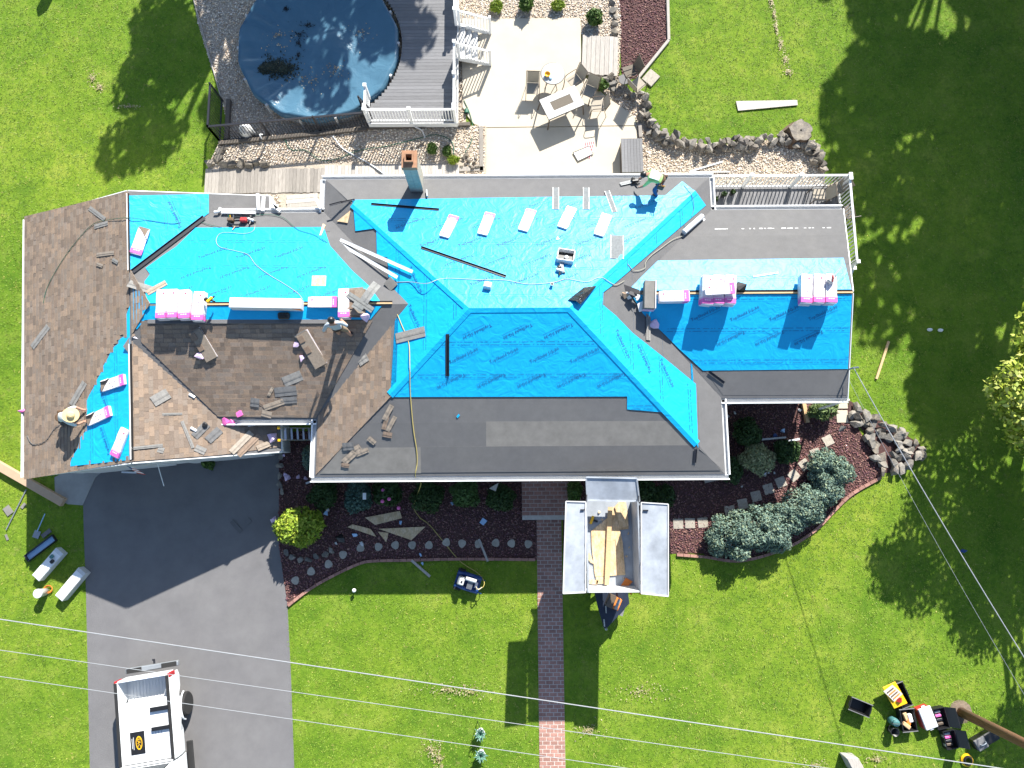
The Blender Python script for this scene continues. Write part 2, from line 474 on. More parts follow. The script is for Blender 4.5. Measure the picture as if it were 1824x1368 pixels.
sheet('patio', P_PATIO_A, 0.07, MT['concrete'], 0.08)
sheet('patio', P_PATIO_B, 0.066, MT['concrete'], 0.08)
mb = MB(); mb.prism([(-60, -17.5), (60, -17.5), (60, -11.6), (-60, -11.6)], -0.04, 0.006)
mb.obj('road', MT['asphalt'])['kind'] = 'structure'

# ---- numpy scatter of loose stones and chips
OCT_V = np.array([(1, 0, 0), (0, 1, 0), (-1, 0, 0), (0, -1, 0), (0, 0, 1), (0, 0, -1)], float)
OCT_F = np.array([(0, 1, 4), (1, 2, 4), (2, 3, 4), (3, 0, 4), (1, 0, 5), (2, 1, 5), (3, 2, 5), (0, 3, 5)])
def world_poly(pix, z=0.0): return [(U(u, v, z).x, U(u, v, z).y) for u, v in pix]
def poly_pts(poly, dens, avoid=()):
    xs = [p[0] for p in poly]; ys = [p[1] for p in poly]
    n = int((max(xs) - min(xs)) * (max(ys) - min(ys)) * dens)
    x = nrg.uniform(min(xs), max(xs), n); y = nrg.uniform(min(ys), max(ys), n)
    k = inside(x, y, poly)
    for a in avoid: k &= ~inside(x, y, a)
    return x[k], y[k]
def scatter_stones(name, poly, dens, size, pal, flat, z0, label, cat, avoid=()):
    x, y = poly_pts(poly, dens, avoid)
    n = len(x)
    s = size * nrg.uniform(0.55, 1.35, (n, 1, 1)) * np.stack([nrg.uniform(.7, 1.3, n), nrg.uniform(.6, 1.1, n), np.full(n, flat)], -1)[:, None, :]
    V = OCT_V[None] * s * nrg.uniform(.7, 1.25, (n, 6, 1))
    a = nrg.uniform(0, 2 * PI, n); ca, sa = np.cos(a)[:, None], np.sin(a)[:, None]
    V = np.stack([V[..., 0] * ca - V[..., 1] * sa, V[..., 0] * sa + V[..., 1] * ca, V[..., 2]], -1)
    t = nrg.uniform(-.5, .5, (n, 1))
    V = np.stack([V[..., 0], V[..., 1] * np.cos(t) - V[..., 2] * np.sin(t), V[..., 1] * np.sin(t) + V[..., 2] * np.cos(t)], -1)
    V += np.stack([x, y, np.full(n, z0) + nrg.uniform(0, .012, n)], -1)[:, None, :]
    F = (OCT_F[None] + (np.arange(n) * 6)[:, None, None]).reshape(-1, 3)
    pal = np.array(pal); C = pal[nrg.integers(0, len(pal), n)] * nrg.uniform(.75, 1.2, (n, 1))
    o = npmesh(name, V.reshape(-1, 3), F, np.repeat(C, 8, 0), MT['stones'], kind='stuff')
    return tag(o, label, cat)
W_PATIO = [world_poly(P_PATIO_A, .07), world_poly(P_PATIO_B, .07)]
GP = [(.7, .63, .53), (.74, .68, .6), (.62, .54, .43), (.55, .42, .28), (.66, .62, .55), (.48, .35, .24), (.6, .5, .38), (.34, .28, .22), (.7, .62, .5), (.5, .4, .34)]
MPAL = [(.17, .07, .065), (.13, .05, .055), (.21, .1, .085), (.09, .04, .045), (.26, .15, .12), (.16, .075, .09)]
scatter_stones('gravel', world_poly(P_GRAV_A), 330, .034, GP, .02 / .034, .02, 'pale river gravel round the covered pool', 'gravel')
scatter_stones('gravel', world_poly(P_GRAV_B, .25), 330, .036, GP, .6, .262, 'pale gravel strip between pool deck and plank walk', 'gravel', W_PATIO + [world_poly([(355, 294), (825, 286), (825, 345), (600, 348), (600, 400), (500, 400), (498, 346), (355, 352)], .28)])
scatter_stones('gravel', world_poly(P_GRAV_C), 330, .036, GP, .6, .024, 'pale gravel planted with small bushes above the patio', 'gravel', W_PATIO)
scatter_stones('gravel', world_poly(P_GRAV_D), 330, .036, GP, .6, .022, 'pale gravel below the curved stone wall', 'gravel', W_PATIO)
scatter_stones('mulch', world_poly(P_MULCH_L), 300, .036, MPAL, .5, .016, 'dark red stone mulch in the bed with round stepping stones', 'mulch')
scatter_stones('mulch', world_poly(P_MULCH_R), 300, .036, MPAL, .5, .016, 'dark red stone mulch round the spreading juniper', 'mulch')
scatter_stones('mulch', world_poly(P_MULCH_T), 300, .034, MPAL, .5, .016, 'dark red stone mulch beside the patio plank steps', 'mulch')

# ---- grass blades over the lawn
def grass():
    n = 150000
    x = nrg.uniform(-22, 22, n); y = nrg.uniform(-11.5, 21.5, n)
    keep = np.ones(n, bool)
    for P in (P_DRIVE, P_APRON, P_MULCH_L, P_MULCH_R, P_GRAV_A, P_GRAV_B, P_GRAV_C, P_GRAV_D, P_MULCH_T, P_ROCK, P_PATIO_A, P_PATIO_B):
        keep &= ~inside(x, y, world_poly(P))
    for r in ((-16.8, 12.2, .9, 10.3), (1.0, 2.1, -30, 1.5), (-13, 12.2, 9.5, 12.5)):
        keep &= ~((x > r[0]) & (x < r[1]) & (y > r[2]) & (y < r[3]))
    x, y = x[keep], y[keep]; n = len(x)
    B = 3
    a = nrg.uniform(0, 2 * PI, (n, B)); L = nrg.uniform(.03, .075, (n, B)); h = nrg.uniform(.015, .045, (n, B)); w = nrg.uniform(.008, .016, (n, B))
    bx = x[:, None] + nrg.normal(0, .03, (n, B)); by = y[:, None] + nrg.normal(0, .03, (n, B))
    dx, dy = np.cos(a), np.sin(a)
    z = np.zeros((n, B))
    V = np.stack([np.stack([bx - dy * w, by + dx * w, z], -1), np.stack([bx + dy * w, by - dx * w, z], -1),
                  np.stack([bx + dx * L, by + dy * L, z + h], -1)], 2).reshape(-1, 3)
    F = np.arange(n * B * 3).reshape(-1, 3)
    f = np.sin(x * .9 + 1.3 * np.sin(y * .7)) * np.cos(y * .8 + np.sin(x * .5)) * .5 + .5
    g1, g2, g3 = np.array((.085, .165, .012)), np.array((.18, .255, .026)), np.array((.3, .29, .07))
    C = g1 + (g2 - g1) * (f * .55 + nrg.uniform(0, .55, n))[:, None]
    d = nrg.uniform(0, 1, n) < .025
    C[d] = g3
    C = np.repeat(C, B, 0) * nrg.uniform(.75, 1.3, (n * B, 1))
    o = npmesh('grass', V, F, C, MT['leaf'], kind='stuff')
    tag(o, 'short mown lawn grass around the house', 'grass')
grass()
# ================================================================= HOUSE
E = 3.05
X0, X1, Y0, Y1 = -6.575, 7.122, 0.43, 10.939
HM = (Y1 - Y0) / 2
YR, ZR = (Y0 + Y1) / 2, E + 0.35 * HM
RX0, RX1 = X0 + HM, X1 - HM
V3 = lambda x, y, z: Vector((x, y, z))
MN = Plane((X0, Y1, E), (X1, Y1, E), (RX0, YR, ZR))
MS = Plane((X0, Y0, E), (X1, Y0, E), (RX0, YR, ZR))
ME = Plane((X1, Y0, E), (X1, Y1, E), (RX1, YR, ZR))
MW = Plane((X0, Y0, E), (X0, Y1, E), (RX0, YR, ZR))
ZW, YW, YWN, YWS = 4.2, 6.35, 9.72, 2.985
XWV = X1 - (ZW - E) / 0.35
WN = Plane((X1, YWN, E), (11.79, YWN, E), (XWV, YW, ZW))
WS = Plane((X1, YWS, E), (11.4, YWS, E), (XWV, YW, ZW))
ZC, YC, YCN, YCS = 4.2, 6.035, 9.71, 2.36
XCV = X0 + (ZC - E) / 0.35
CN = Plane((X0, YCN, E), (-10, YCN, E), (XCV, YC, ZC))
CS = Plane((X0, YCS, E), (-10, YCS, E), (XCV, YC, ZC))
ZG, ZGE, HG = 3.85, 2.45, 4.37
AL = math.radians(5.4)
GC = V3(math.cos(AL), math.sin(AL), 0); GA = V3(-math.sin(AL), math.cos(AL), 0)
G0 = U(234, 824, ZG); GLEN = (U(229, 340, ZG) - G0).dot(GA)
def gp(d, a, z): q = G0 + GC * d + GA * a; return V3(q.x, q.y, z)
GL = Plane(gp(-HG, 0, ZGE), gp(-HG, 5, ZGE), gp(0, 0, ZG))
GR = Plane(gp(HG, 0, ZGE), gp(HG, 5, ZGE), gp(0, 0, ZG))
GP_ = (ZG - ZGE) / HG
def gx(d, y): return G0.x + (d - (y - G0.y) * GC.y) / GC.x       # x where distance from garage ridge is d on line y
dv = (ZG - E) / GP_
kc = (ZC - E) / (YCN - YC)
ks = (ZC - E) / (YC - YCS)
yrn, yrs = YC + (ZC - ZG) / kc, YC - (ZC - ZG) / ks
house = thing('house', 'single-storey house being re-roofed with blue underlayment, grey felt and brown shingles', 'house')
ROOF = MB()
DN = V3(0, 0, -0.16)
def slope(pts, nm='roof_slope'):
    return MB().slab(pts, DN).obj(nm, MT['felt'], house)
slope([V3(X0, Y1, E), V3(X1, Y1, E), V3(RX1, YR, ZR), V3(RX0, YR, ZR)])
slope([V3(X0, Y0, E), V3(X1, Y0, E), V3(RX1, YR, ZR), V3(RX0, YR, ZR)])
slope([V3(X0, Y0, E), V3(X0, Y1, E), V3(RX0, YR, ZR)])
slope([V3(X1, Y0, E), V3(X1, Y1, E), V3(RX1, YR, ZR)])
slope([V3(X1, YWN, E), V3(11.79, YWN, E), V3(11.29, YW, ZW), V3(XWV, YW, ZW)])
slope([V3(X1, YWS, E), V3(11.40, YWS, E), V3(11.29, YW, ZW), V3(XWV, YW, ZW)])
PN, PS = V3(gx(0, yrn), yrn, ZG), V3(gx(0, yrs), yrs, ZG)
PW = V3(gx(0, YC) + 0.75, YC, ZC)
slope([V3(X0, YCN, E), V3(gx(dv, YCN), YCN, E), PN, PW, V3(XCV, YC, ZC)])
slope([V3(X0, YCS, E), V3(gx(dv, YCS), YCS, E), PS, PW, V3(XCV, YC, ZC)])
CW = Plane(PN, PS, PW)
slope([PN, PS, PW])
slope([gp(-HG, 0, ZGE), gp(-HG, GLEN, ZGE), gp(0, GLEN, ZG), gp(0, 0, ZG)])
slope([gp(HG, 0, ZGE), gp(HG, GLEN, ZGE), gp(0, GLEN, ZG), gp(0, 0, ZG)])
# walls
def wall(pts, z1):
    MB().prism(pts, 0, z1).obj('wall', MT['siding'], house)
I = 0.45
wall([(X0 + I, Y0 + I), (X1 - I, Y0 + I), (X1 - I, Y1 - I), (X0 + I, Y1 - I)], E - .17)
wall([(X1 - I + .01, YWS + I), (11.1, YWS + I), (11.25, YWN - I), (X1 - I + .01, YWN - I)], E - .17)
wall([(-10.2, YCS + I), (X0 + I - .01, YCS + I), (X0 + I - .01, YCN - I), (-10.2, YCN - I)], E - .17)
wall([tuple(gp(-HG + I, I * .3, 0))[:2], tuple(gp(HG - I, I * .3, 0))[:2], tuple(gp(HG - I, GLEN - I * .3, 0))[:2], tuple(gp(-HG + I, GLEN - I * .3, 0))[:2]], ZGE - .17)
def gable(a, b, c, th):
    MB().slab([a, b, c], th).obj('gable_wall', MT['siding'], house)
gable(gp(-HG + I, I * .3 + .01, ZGE - .18), gp(HG - I, I * .3 + .01, ZGE - .18), gp(0, I * .3 + .01, ZG - .17), GA * .1)
gable(gp(-HG + I, GLEN - I * .3 - .01, ZGE - .18), gp(HG - I, GLEN - I * .3 - .01, ZGE - .18), gp(0, GLEN - I * .3 - .01, ZG - .17), GA * -.1)
gable(V3(11.1, YWS + I, E - .18), V3(11.25, YWN - I, E - .18), V3(11.16, YW, ZW - .17), V3(-.1, 0, 0))
# garage doors, front door and front windows under the eaves
for d0 in (-3.4, .3):
    g = MB()
    a, b = gp(d0, I * .3 - .02, 0), gp(d0 + 3.0, I * .3 - .02, 0)
    g.bar(a + V3(0, 0, 1.07), b + V3(0, 0, 1.07), .05, 2.1)
    gd = g.obj('garage_door', MT['white_trim'], house)
    for k in range(4):
        MB().bar(a + V3(0, 0, .3 + .5 * k) - GA * .03 + GC * .1, b + V3(0, 0, .3 + .5 * k) - GA * .03 - GC * .1, .02, .4).obj('panel', MT['white_dull'], gd)
MB().box(.9, 1.9, Y0 + I - .06, Y0 + I - .005, .3, 2.35).obj('door', MT['red'], house)
for xa, xb in ((-5.4, -4.0), (-2.9, -1.2), (3.2, 5.0)):
    w = MB().box(xa, xb, Y0 + I - .05, Y0 + I - .005, 1.0, 2.2).obj('window', MT['white_trim'], house)
    MB().box(xa + .08, (xa + xb) / 2 - .04, Y0 + I - .06, Y0 + I - .045, 1.08, 2.12).obj('pane', MT['glass_dark'], w)
    MB().box((xa + xb) / 2 + .04, xb - .08, Y0 + I - .06, Y0 + I - .045, 1.08, 2.12).obj('pane', MT['glass_dark'], w)
# gutters: trough with two lips
def gutter(a, b, out, drop=0.0):
    a, b, out = Vector(a), Vector(b), Vector(out).normalized()
    z = V3(0, 0, -.03 - drop)
    g = MB()
    g.bar(a + out * .15 + z - V3(0, 0, .04), b + out * .15 + z - V3(0, 0, .04), .045, .13)
    g.bar(a + out * .012 + z - V3(0, 0, .06), b + out * .012 + z - V3(0, 0, .06), .02, .1)
    o = g.obj('gutter', MT['white_trim'], house)
    MB().bar(a + out * .078 + z - V3(0, 0, .09), b + out * .078 + z - V3(0, 0, .09), .1, .01).obj('gutter_floor', MT['white_dull'], o)
gutter((X0 - .14, Y1, E), (X1 + .14, Y1, E), (0, 1, 0))
gutter((X0 - .14, Y0, E), (X1 + .14, Y0, E), (0, -1, 0))
gutter((X0, Y0, E), (X0, YCS + .55, E), (-1, 0, 0))
gutter((X0, YCN - .2, E), (X0, Y1, E), (-1, 0, 0))
gutter((X1, Y0, E), (X1, YWS, E), (1, 0, 0))
gutter((X1, YWN, E), (X1, Y1, E), (1, 0, 0))
gutter((X1, YWN, E), (11.79, YWN, E), (0, 1, 0))
gutter((X1, YWS, E), (11.42, YWS, E), (0, -1, 0))
gutter((gx(dv, YCN) + .3, YCN, E), (X0, YCN, E), (0, 1, 0))
gutter((gx(dv, YCS), YCS, E), (X0, YCS, E), (0, -1, 0))
gutter(gp(-HG, 0, ZGE), gp(-HG, GLEN, ZGE), -GC)
# bargeboards
for a, b in ((gp(-HG, -.02, ZGE - .1), gp(0, -.02, ZG - .1)), (gp(0, -.02, ZG - .1), gp(HG, -.02, ZGE - .1)),
             (gp(-HG, GLEN + .02, ZGE - .1), gp(0, GLEN + .02, ZG - .1)), (gp(0, GLEN + .02, ZG - .1), gp(HG, GLEN + .02, ZGE - .1)),
             (V3(11.81, YWN, E - .1), V3(11.31, YW, ZW - .1)), (V3(11.42, YWS, E - .1), V3(11.31, YW, ZW - .1))):
    MB().bar(a, b, .03, .2).obj('bargeboard', MT['white_trim'], house)
MB().bar(gp(HG + .02, 0, ZGE - .08), gp(HG + .02, GLEN, ZGE - .08), .03, .14).obj('fascia', MT['white_trim'], house)
# eave ice-and-felt sheets of the front slope and others
def film_pts(pl, pix, off): return [pl.hit(u, v, off) for u, v in pix]
def patch(name, pl, pix, m, off=.006, th=.004, parent=house):
    pts = film_pts(pl, pix, off)
    return MB().slab(pts, pl.n * -th).obj(name, m, parent)
patch('felt_sheet', MS, [(693, 711), (1117, 711), (1120, 733), (1180, 738), (1204, 755), (652, 757)], MT['felt'], .006)
patch('felt_sheet', MS, [(652, 753), (866, 752), (866, 798), (610, 800)], MT['felt'], .010)
patch('felt_sheet', MS, [(866, 751), (1203, 750), (1242, 795), (866, 798)], MT['felt_light'], .011)
patch('felt_sheet', MS, [(608, 798), (749, 797), (750, 843), (570, 844)], MT['felt_light'], .015)
patch('felt_sheet', MS, [(749, 796), (1244, 793), (1284, 838), (750, 842)], MT['felt'], .016)
patch('felt_sheet', MN, [(586, 325), (1256, 321), (1238, 340), (1190, 356), (625, 362)], MT['felt'], .006)
patch('felt_sheet', WN, [(1266, 378), (1500, 377), (1508, 420), (1215, 423)], MT['felt'], .006)
patch('felt_sheet', WN, [(1215, 421), (1508, 418), (1513, 470), (1150, 472)], MT['felt'], .009)
patch('felt_sheet', WS, [(1250, 652), (1510, 650), (1508, 704), (1288, 704)], MT['felt'], .006)
patch('felt_sheet', CN, [(378, 384), (574, 384), (588, 412), (340, 414)], MT['felt'], .006)
patch('felt_sheet', ME, [(1243, 690), (1284, 700), (1288, 838), (1246, 800)], MT['felt'], .006)

# ---- underlayment strips with print
def text_mesh(txt, width):
    cu = bpy.data.curves.new('t', 'FONT'); cu.body = txt; cu.size = 1; cu.resolution_u = 1; cu.offset = 0.008
    o = bpy.data.objects.new('t', cu); col.objects.link(o)
    dg = bpy.context.evaluated_depsgraph_get()
    me = bpy.data.meshes.new_from_object(o.evaluated_get(dg))
    bpy.data.objects.remove(o); bpy.data.curves.remove(cu)
    co = np.empty(len(me.vertices) * 3, np.float32); me.vertices.foreach_get('co', co); co = co.reshape(-1, 3)
    mn, mx = co.min(0), co.max(0)
    co -= (mn + mx) / 2; s = width / (mx[0] - mn[0]); co *= s; co[:, 2] = 0
    me.vertices.foreach_set('co', co.ravel()); me.update()
    return me, (mx[1] - mn[1]) * s
LT, LTH = text_mesh('TopShield SG-30', 1.02)
bmx = bmesh.new(); bmx.from_mesh(LT)                       # underline of the print
qv = [bmx.verts.new(c) for c in ((-.30, -LTH * .68, 0), (.50, -LTH * .68, 0), (.50, -LTH * .62, 0), (-.30, -LTH * .62, 0))]
bmx.faces.new(qv); bmx.to_mesh(LT); bmx.free()
LT.materials.clear(); LT.materials.append(MT['print_navy'])
def film(pl, pix, h=1.06, t0=0.1, side=False, rowgap=.8, flip=0, skip=False):
    pts = film_pts(pl, pix, 0)
    poly = [pl.st(p) for p in pts]
    ts = [p[1] for p in poly]
    k0 = math.floor((min(ts) - t0) / h)
    k1 = math.floor((max(ts) - t0) / h)
    first = None
    top = .02 + .003 * (k1 - k0)
    for k in range(k0, k1 + 1):
        q = clip(clip(poly, 0, -1, -(t0 + k * h)), 0, 1, t0 + (k + 1) * h)
        if len(q) < 3: continue
        ar = abs(sum(q[i][0] * q[(i + 1) % len(q)][1] - q[(i + 1) % len(q)][0] * q[i][1] for i in range(len(q)))) / 2
        if ar < .02: continue
        off = .02 + .003 * (k - k0)
        o = MB().slab([pl.w(a, b, off) for a, b in q], pl.n * -.006).obj('underlayment_strip', MT['blue'], house)
        first = first or o
    # lap marks: dashes either side of each lap
    mb = MB()
    ss = [p[0] for p in poly]
    for k in range(k0, k1 + 2):
        for dt in (.07, .16):
            t = t0 + k * h + dt
            s = min(ss)
            while s < max(ss):
                L = rnd.choice((.04, .06, .1, .22, .3))
                if bool(inside(np.array([s, s + L]), np.array([t, t]), poly).all()):
                    mb.add([pl.w(s, t - .006, top + .004), pl.w(s + L, t - .006, top + .004), pl.w(s + L, t + .006, top + .004), pl.w(s, t + .006, top + .004)], [(0, 1, 2, 3)])
                s += L + rnd.choice((.03, .05, .09))
    if mb.f: mb.obj('lap_marks', MT['print_navy'], house)['kind'] = 'stuff'
    # print
    base = Vector((0, -1, 0)) if side else Vector((1, 0, 0))
    base = (base - pl.n * base.dot(pl.n)).normalized()
    ang = math.radians(25)
    r = 0
    t = min(ts) + .3
    while t < max(ts):
        s = min(ss) + .3 + (r % 3) * .43
        while s < max(ss):
            up = (r + flip) % 2
            d = base.copy(); d.rotate(Matrix.Rotation(ang + (PI if up else 0), 3, pl.n))
            e = pl.n.cross(d)
            c = pl.w(s, t, top + .006)
            cor = [pl.st(c + d * (i * .54) + e * (j * LTH * .8)) for i, j in ((-1, -1), (1, -1), (1, 1), (-1, 1))]
            if bool(inside(np.array([q[0] for q in cor]), np.array([q[1] for q in cor]), poly).all()):
                m = Matrix.Identity(4)
                for i in range(3): m[i][0], m[i][1], m[i][2], m[i][3] = d[i], e[i], pl.n[i], c[i]
                mobj('lettering', LT, None, first, m=m)
            s += 1.3
        t += rowgap; r += 1
F_MN = [(630, 357), (1185, 349), (1215, 324), (1236, 341), (1014, 547), (836, 548.5), (634, 368)]
F_MW = [(629, 356), (634, 369), (835, 549), (696, 702), (706, 692), (706, 593), (706, 541), (690, 519), (693, 497), (691, 459), (672, 456), (671, 407), (634, 412)]
F_MS = [(693, 707), (837, 551), (1013, 550), (1178, 726), (1178, 734), (1117, 729), (1117, 706)]
F_ME = [(1016, 549), (1181, 728), (1241, 791), (1243, 798), (1239, 684), (1182, 637), (1126, 593), (1096, 562), (1073, 543), (1074, 521), (1090, 509), (1257, 366), (1238, 340)]
F_WN = [(1168, 465), (1502, 460), (1516, 516), (1112, 518), (1118, 510)]
F_WS = [(1125, 525), (1147, 562), (1180, 592), (1209, 621), (1252, 660), (1510, 657), (1517, 524)]
F_CN = [(349, 406), (577, 405), (588, 438), (627, 482), (660, 512), (680, 541), (262, 541), (258, 502), (268, 489), (260, 478), (290, 456), (314, 440)]
F_CS = [(262, 545), (680, 545), (660, 569), (258, 570), (240, 592)]
F_GR = [(226, 349), (372, 346), (372, 380), (318, 420), (231, 482)]
F_GL = [(232, 545), (226, 560), (225, 598), (212, 605), (212, 612), (204, 618), (198, 628), (192, 640), (185, 652), (181, 664), (174, 676), (168, 690), (160, 704), (154, 718), (154, 768), (142, 782), (141, 797), (131, 812), (124, 831), (232, 819)]
film(MN, F_MN, flip=1); film(MW, F_MW, side=True); film(MS, F_MS); film(ME, F_ME, side=True)
film(WN, F_WN); film(WS, F_WS, flip=2); film(CN, F_CN, flip=1); film(CS, F_CS); film(GR, F_GR, side=True); film(GL, F_GL, side=True)
patch('underlayment_strip', CW, [(236, 500), (262, 541), (262, 547), (238, 590)], MT['blue'], .02)

def hip_wrap(pa, pb, p1, p2, w=.13):
    """film folded over a hip or ridge shared by two slopes"""
    def on(p, pl): d = p - pl.o; return p - pl.n * d.dot(pl.n)
    d = (p2 - p1).normalized()
    ea, eb = pa.n.cross(d), pb.n.cross(d)
    if pb.n.dot(ea) > 0: ea = -ea
    if pa.n.dot(eb) > 0: eb = -eb
    if ea.z > 0: ea = -ea
    if eb.z > 0: eb = -eb
    up = (pa.n + pb.n).normalized() * .05
    mb = MB()
    mb.add([p1 + up, p2 + up, p2 + ea * w + pa.n * .044, p1 + ea * w + pa.n * .044, p2 + eb * w + pb.n * .044, p1 + eb * w + pb.n * .044,
            p1 + ea * w, p2 + ea * w, p1 + eb * w, p2 + eb * w],
           [(0, 1, 2, 3), (1, 0, 5, 4), (3, 2, 7, 6), (4, 5, 8, 9)])
    mb.obj('underlayment_fold', MT['blue'], house)
A0, A1 = V3(RX0, YR, ZR), V3(RX1, YR, ZR)
hip_wrap(MN, MS, A0, A1)
hip_wrap(MN, MW, A0, A0.lerp(V3(X0, Y1, E), .79))
hip_wrap(MS, MW, A0, A0.lerp(V3(X0, Y0, E), .5))
hip_wrap(MS, ME, A1, A1.lerp(V3(X1, Y0, E), .81))
hip_wrap(MN, ME, A1, A1.lerp(V3(X1, Y1, E), .88))
# ---- brown shingles, course by course
PAL = [tuple(q for q in w_) for w_ in [(.245, .185, .138), (.23, .176, .133), (.21, .162, .125), (.262, .195, .143), (.185, .145, .115), (.222, .18, .145), (.235, .186, .148), (.2, .152, .118)]]
REST = MB(); SEP = [0]
def tabs(pl, pix, excl=None, sep=False, off=.012):
    reg = [pl.st(pl.hit(u, v)) for u, v in pix]
    ex = [pl.st(pl.hit(u, v)) for u, v in excl] if excl else None
    h = .145
    ts = [p[1] for p in reg]; ss = [p[0] for p in reg]
    k = math.floor(min(ts) / h)
    while k * h < max(ts):
        s = min(ss) - rnd.uniform(0, .3)
        while s < max(ss):
            w = rnd.choice((.13, .17, .2, .24, .28, .33))
            q = [(s, k * h - .012), (s + w - .004, k * h - .012), (s + w - .004, k * h + h + .01), (s, k * h + h + .01)]
            q = clip_convex(q, reg)
            cs, ct = s + w / 2, k * h + h / 2
            s += w
            if len(q) < 3: continue
            if ex is not None and bool(inside(np.array([cs]), np.array([ct]), ex)[0]): continue
            lift = rnd.uniform(.012, .024)
            top = [pl.w(a, b, off + lift - (lift - .003) * max(0, min(1, (b - k * h + .012) / (h + .02)))) for a, b in q]
            c = rnd.choice(PAL); f = rnd.uniform(.88, 1.12); c = tuple(x * f for x in c)
            if sep and SEP[0] < 300:
                SEP[0] += 1
                MB().slab(top, pl.n * -.014, c).obj('shingle', MT['shingle'], house)
            else:
                REST.slab(top, pl.n * -.014, c)
        k += 1
S_CS = [(250, 571), (664, 571), (563, 744), (389, 742), (252, 609)]
tabs(CS, S_CS, sep=True)
tabs(GL, [(44, 854), (44, 386), (229, 341), (233, 823)], F_GL)
tabs(GR, [(235, 603), (388, 743), (388, 811), (235, 822)])
tabs(GR, [(388, 728), (484, 728), (499, 796), (388, 811)])
tabs(MW, [(664, 572), (697, 548), (697, 706), (563, 846), (567, 741)])
tabs(CW, [(233, 480), (268, 541), (236, 596)], F_CS)
rs = REST.obj('shingle_field', MT['shingle'], house); rs['kind'] = 'stuff'
# ridge caps and cut-open ridge slots, whose dark bars paint in the shade of the gap
def strip3(name, a, b, w, h, m): MB().bar(a, b, w, h).obj(name, m, house)
a, b = V3(PW.x + .4, YC + .02, ZC + .035), V3(XCV - .6, YC + .02, ZC + .035)
strip3('ridge_board', a, b, .05, .03, MT['raw_wood']); strip3('ridge_slot', a + V3(0, .055, -.004), b + V3(0, .055, -.004), .05, .02, MT['soot_gap_shade'])
a, b = V3(XWV + .5, YW - .02, ZW + .035), V3(11.27, YW - .02, ZW + .035)
strip3('ridge_board', a, b, .05, .03, MT['raw_wood']); strip3('ridge_slot', a + V3(0, .055, -.004), b + V3(0, .055, -.004), .05, .02, MT['soot_gap_shade'])
a, b = gp(.06, .1, ZG + .03), gp(.06, (PS - G0).dot(GA) - .1, ZG + .03)
strip3('ridge_slot', a, b, .06, .03, MT['soot_gap_shade']); strip3('ridge_edge', gp(.0, .1, ZG + .032), gp(0, (PS - G0).dot(GA) - .1, ZG + .032), .03, .03, MT['white_trim'])
a, b = gp(.06, (PN - G0).dot(GA) + .2, ZG + .03), gp(.06, GLEN - .1, ZG + .03)
strip3('ridge_slot', a, b, .04, .03, MT['soot_gap_shade']); strip3('ridge_edge', a - GC * .05, b - GC * .05, .03, .03, MT['white_trim'])
# felt valley cover strips and starter course at connector
strip3('starter_course', CS.hit(263, 572, .03), CS.hit(588, 572, .03), .16, .012, MT['felt'])
patch('valley_felt', GR, [(219, 617), (236, 592), (240, 600), (234, 634)], MT['felt'], .03)
# chimney
zb = 3.0
ca, cb = U(730, 338, 3.45), U(753, 339, 3.45)
cx, cy, cw = (ca.x + cb.x) / 2, ca.y + .28, (cb.x - ca.x)
ZT = 5.15
ch = MB().box(cx - cw / 2, cx + cw / 2, cy - .28, cy + .28, 0, ZT - .18).obj('chimney', MT['concrete_grey'], house)
k = 0
zz = 3.5
while zz < ZT - .25:                                          # brick courses of the stack
    for i in range(2):
        xo = cx - cw / 2 + (i * cw / 2)
        MB().box(xo + .008, xo + cw / 2 - .008, cy - .29, cy - .27, zz, zz + .085).obj('brick', MT['brick_yellow'], ch)
    MB().box(cx + cw / 2 - .01, cx + cw / 2 + .01, cy - .27, cy + .27, zz, zz + .085).obj('brick', MT['brick_yellow'], ch)
    zz += .1; k += 1
cap = MB()
for q in ((-.25, -.14, -.3, .3), (.14, .25, -.3, .3)): cap.box(cx + q[0], cx + q[1], cy + q[2], cy + q[3], ZT - .18, ZT)
for q in ((-.14, .14, -.3, -.15), (-.14, .14, .15, .3)): cap.box(cx + q[0], cx + q[1], cy + q[2], cy + q[3], ZT - .18, ZT)
cap.obj('chimney_cap', MT['chimney_cap'], ch)
fl = MB()
for q in ((-.14, -.1, -.15, .15), (.1, .14, -.15, .15)): fl.box(cx + q[0], cx + q[1], cy + q[2], cy + q[3], ZT - .17, ZT + .12)
for q in ((-.1, .1, -.15, -.11), (-.1, .1, .11, .15)): fl.box(cx + q[0], cx + q[1], cy + q[2], cy + q[3], ZT - .17, ZT + .12)
fl.obj('flue', MT['chimney_cap'], ch)
MB().box(cx - .1, cx + .1, cy - .11, cy + .11, ZT - .3, ZT - .15).obj('flue_hole', MT['soot_gap_shade'], ch)
strip3('vent_pipe', MN.hit(760, 338, .1), MN.hit(761, 350, .1), .05, .05, MT['grey_metal'])
strip3('downspout', V3(11.5, YWS - .05, E - .15), V3(11.5, YWS - .12, .1), .08, .06, MT['white_trim'])
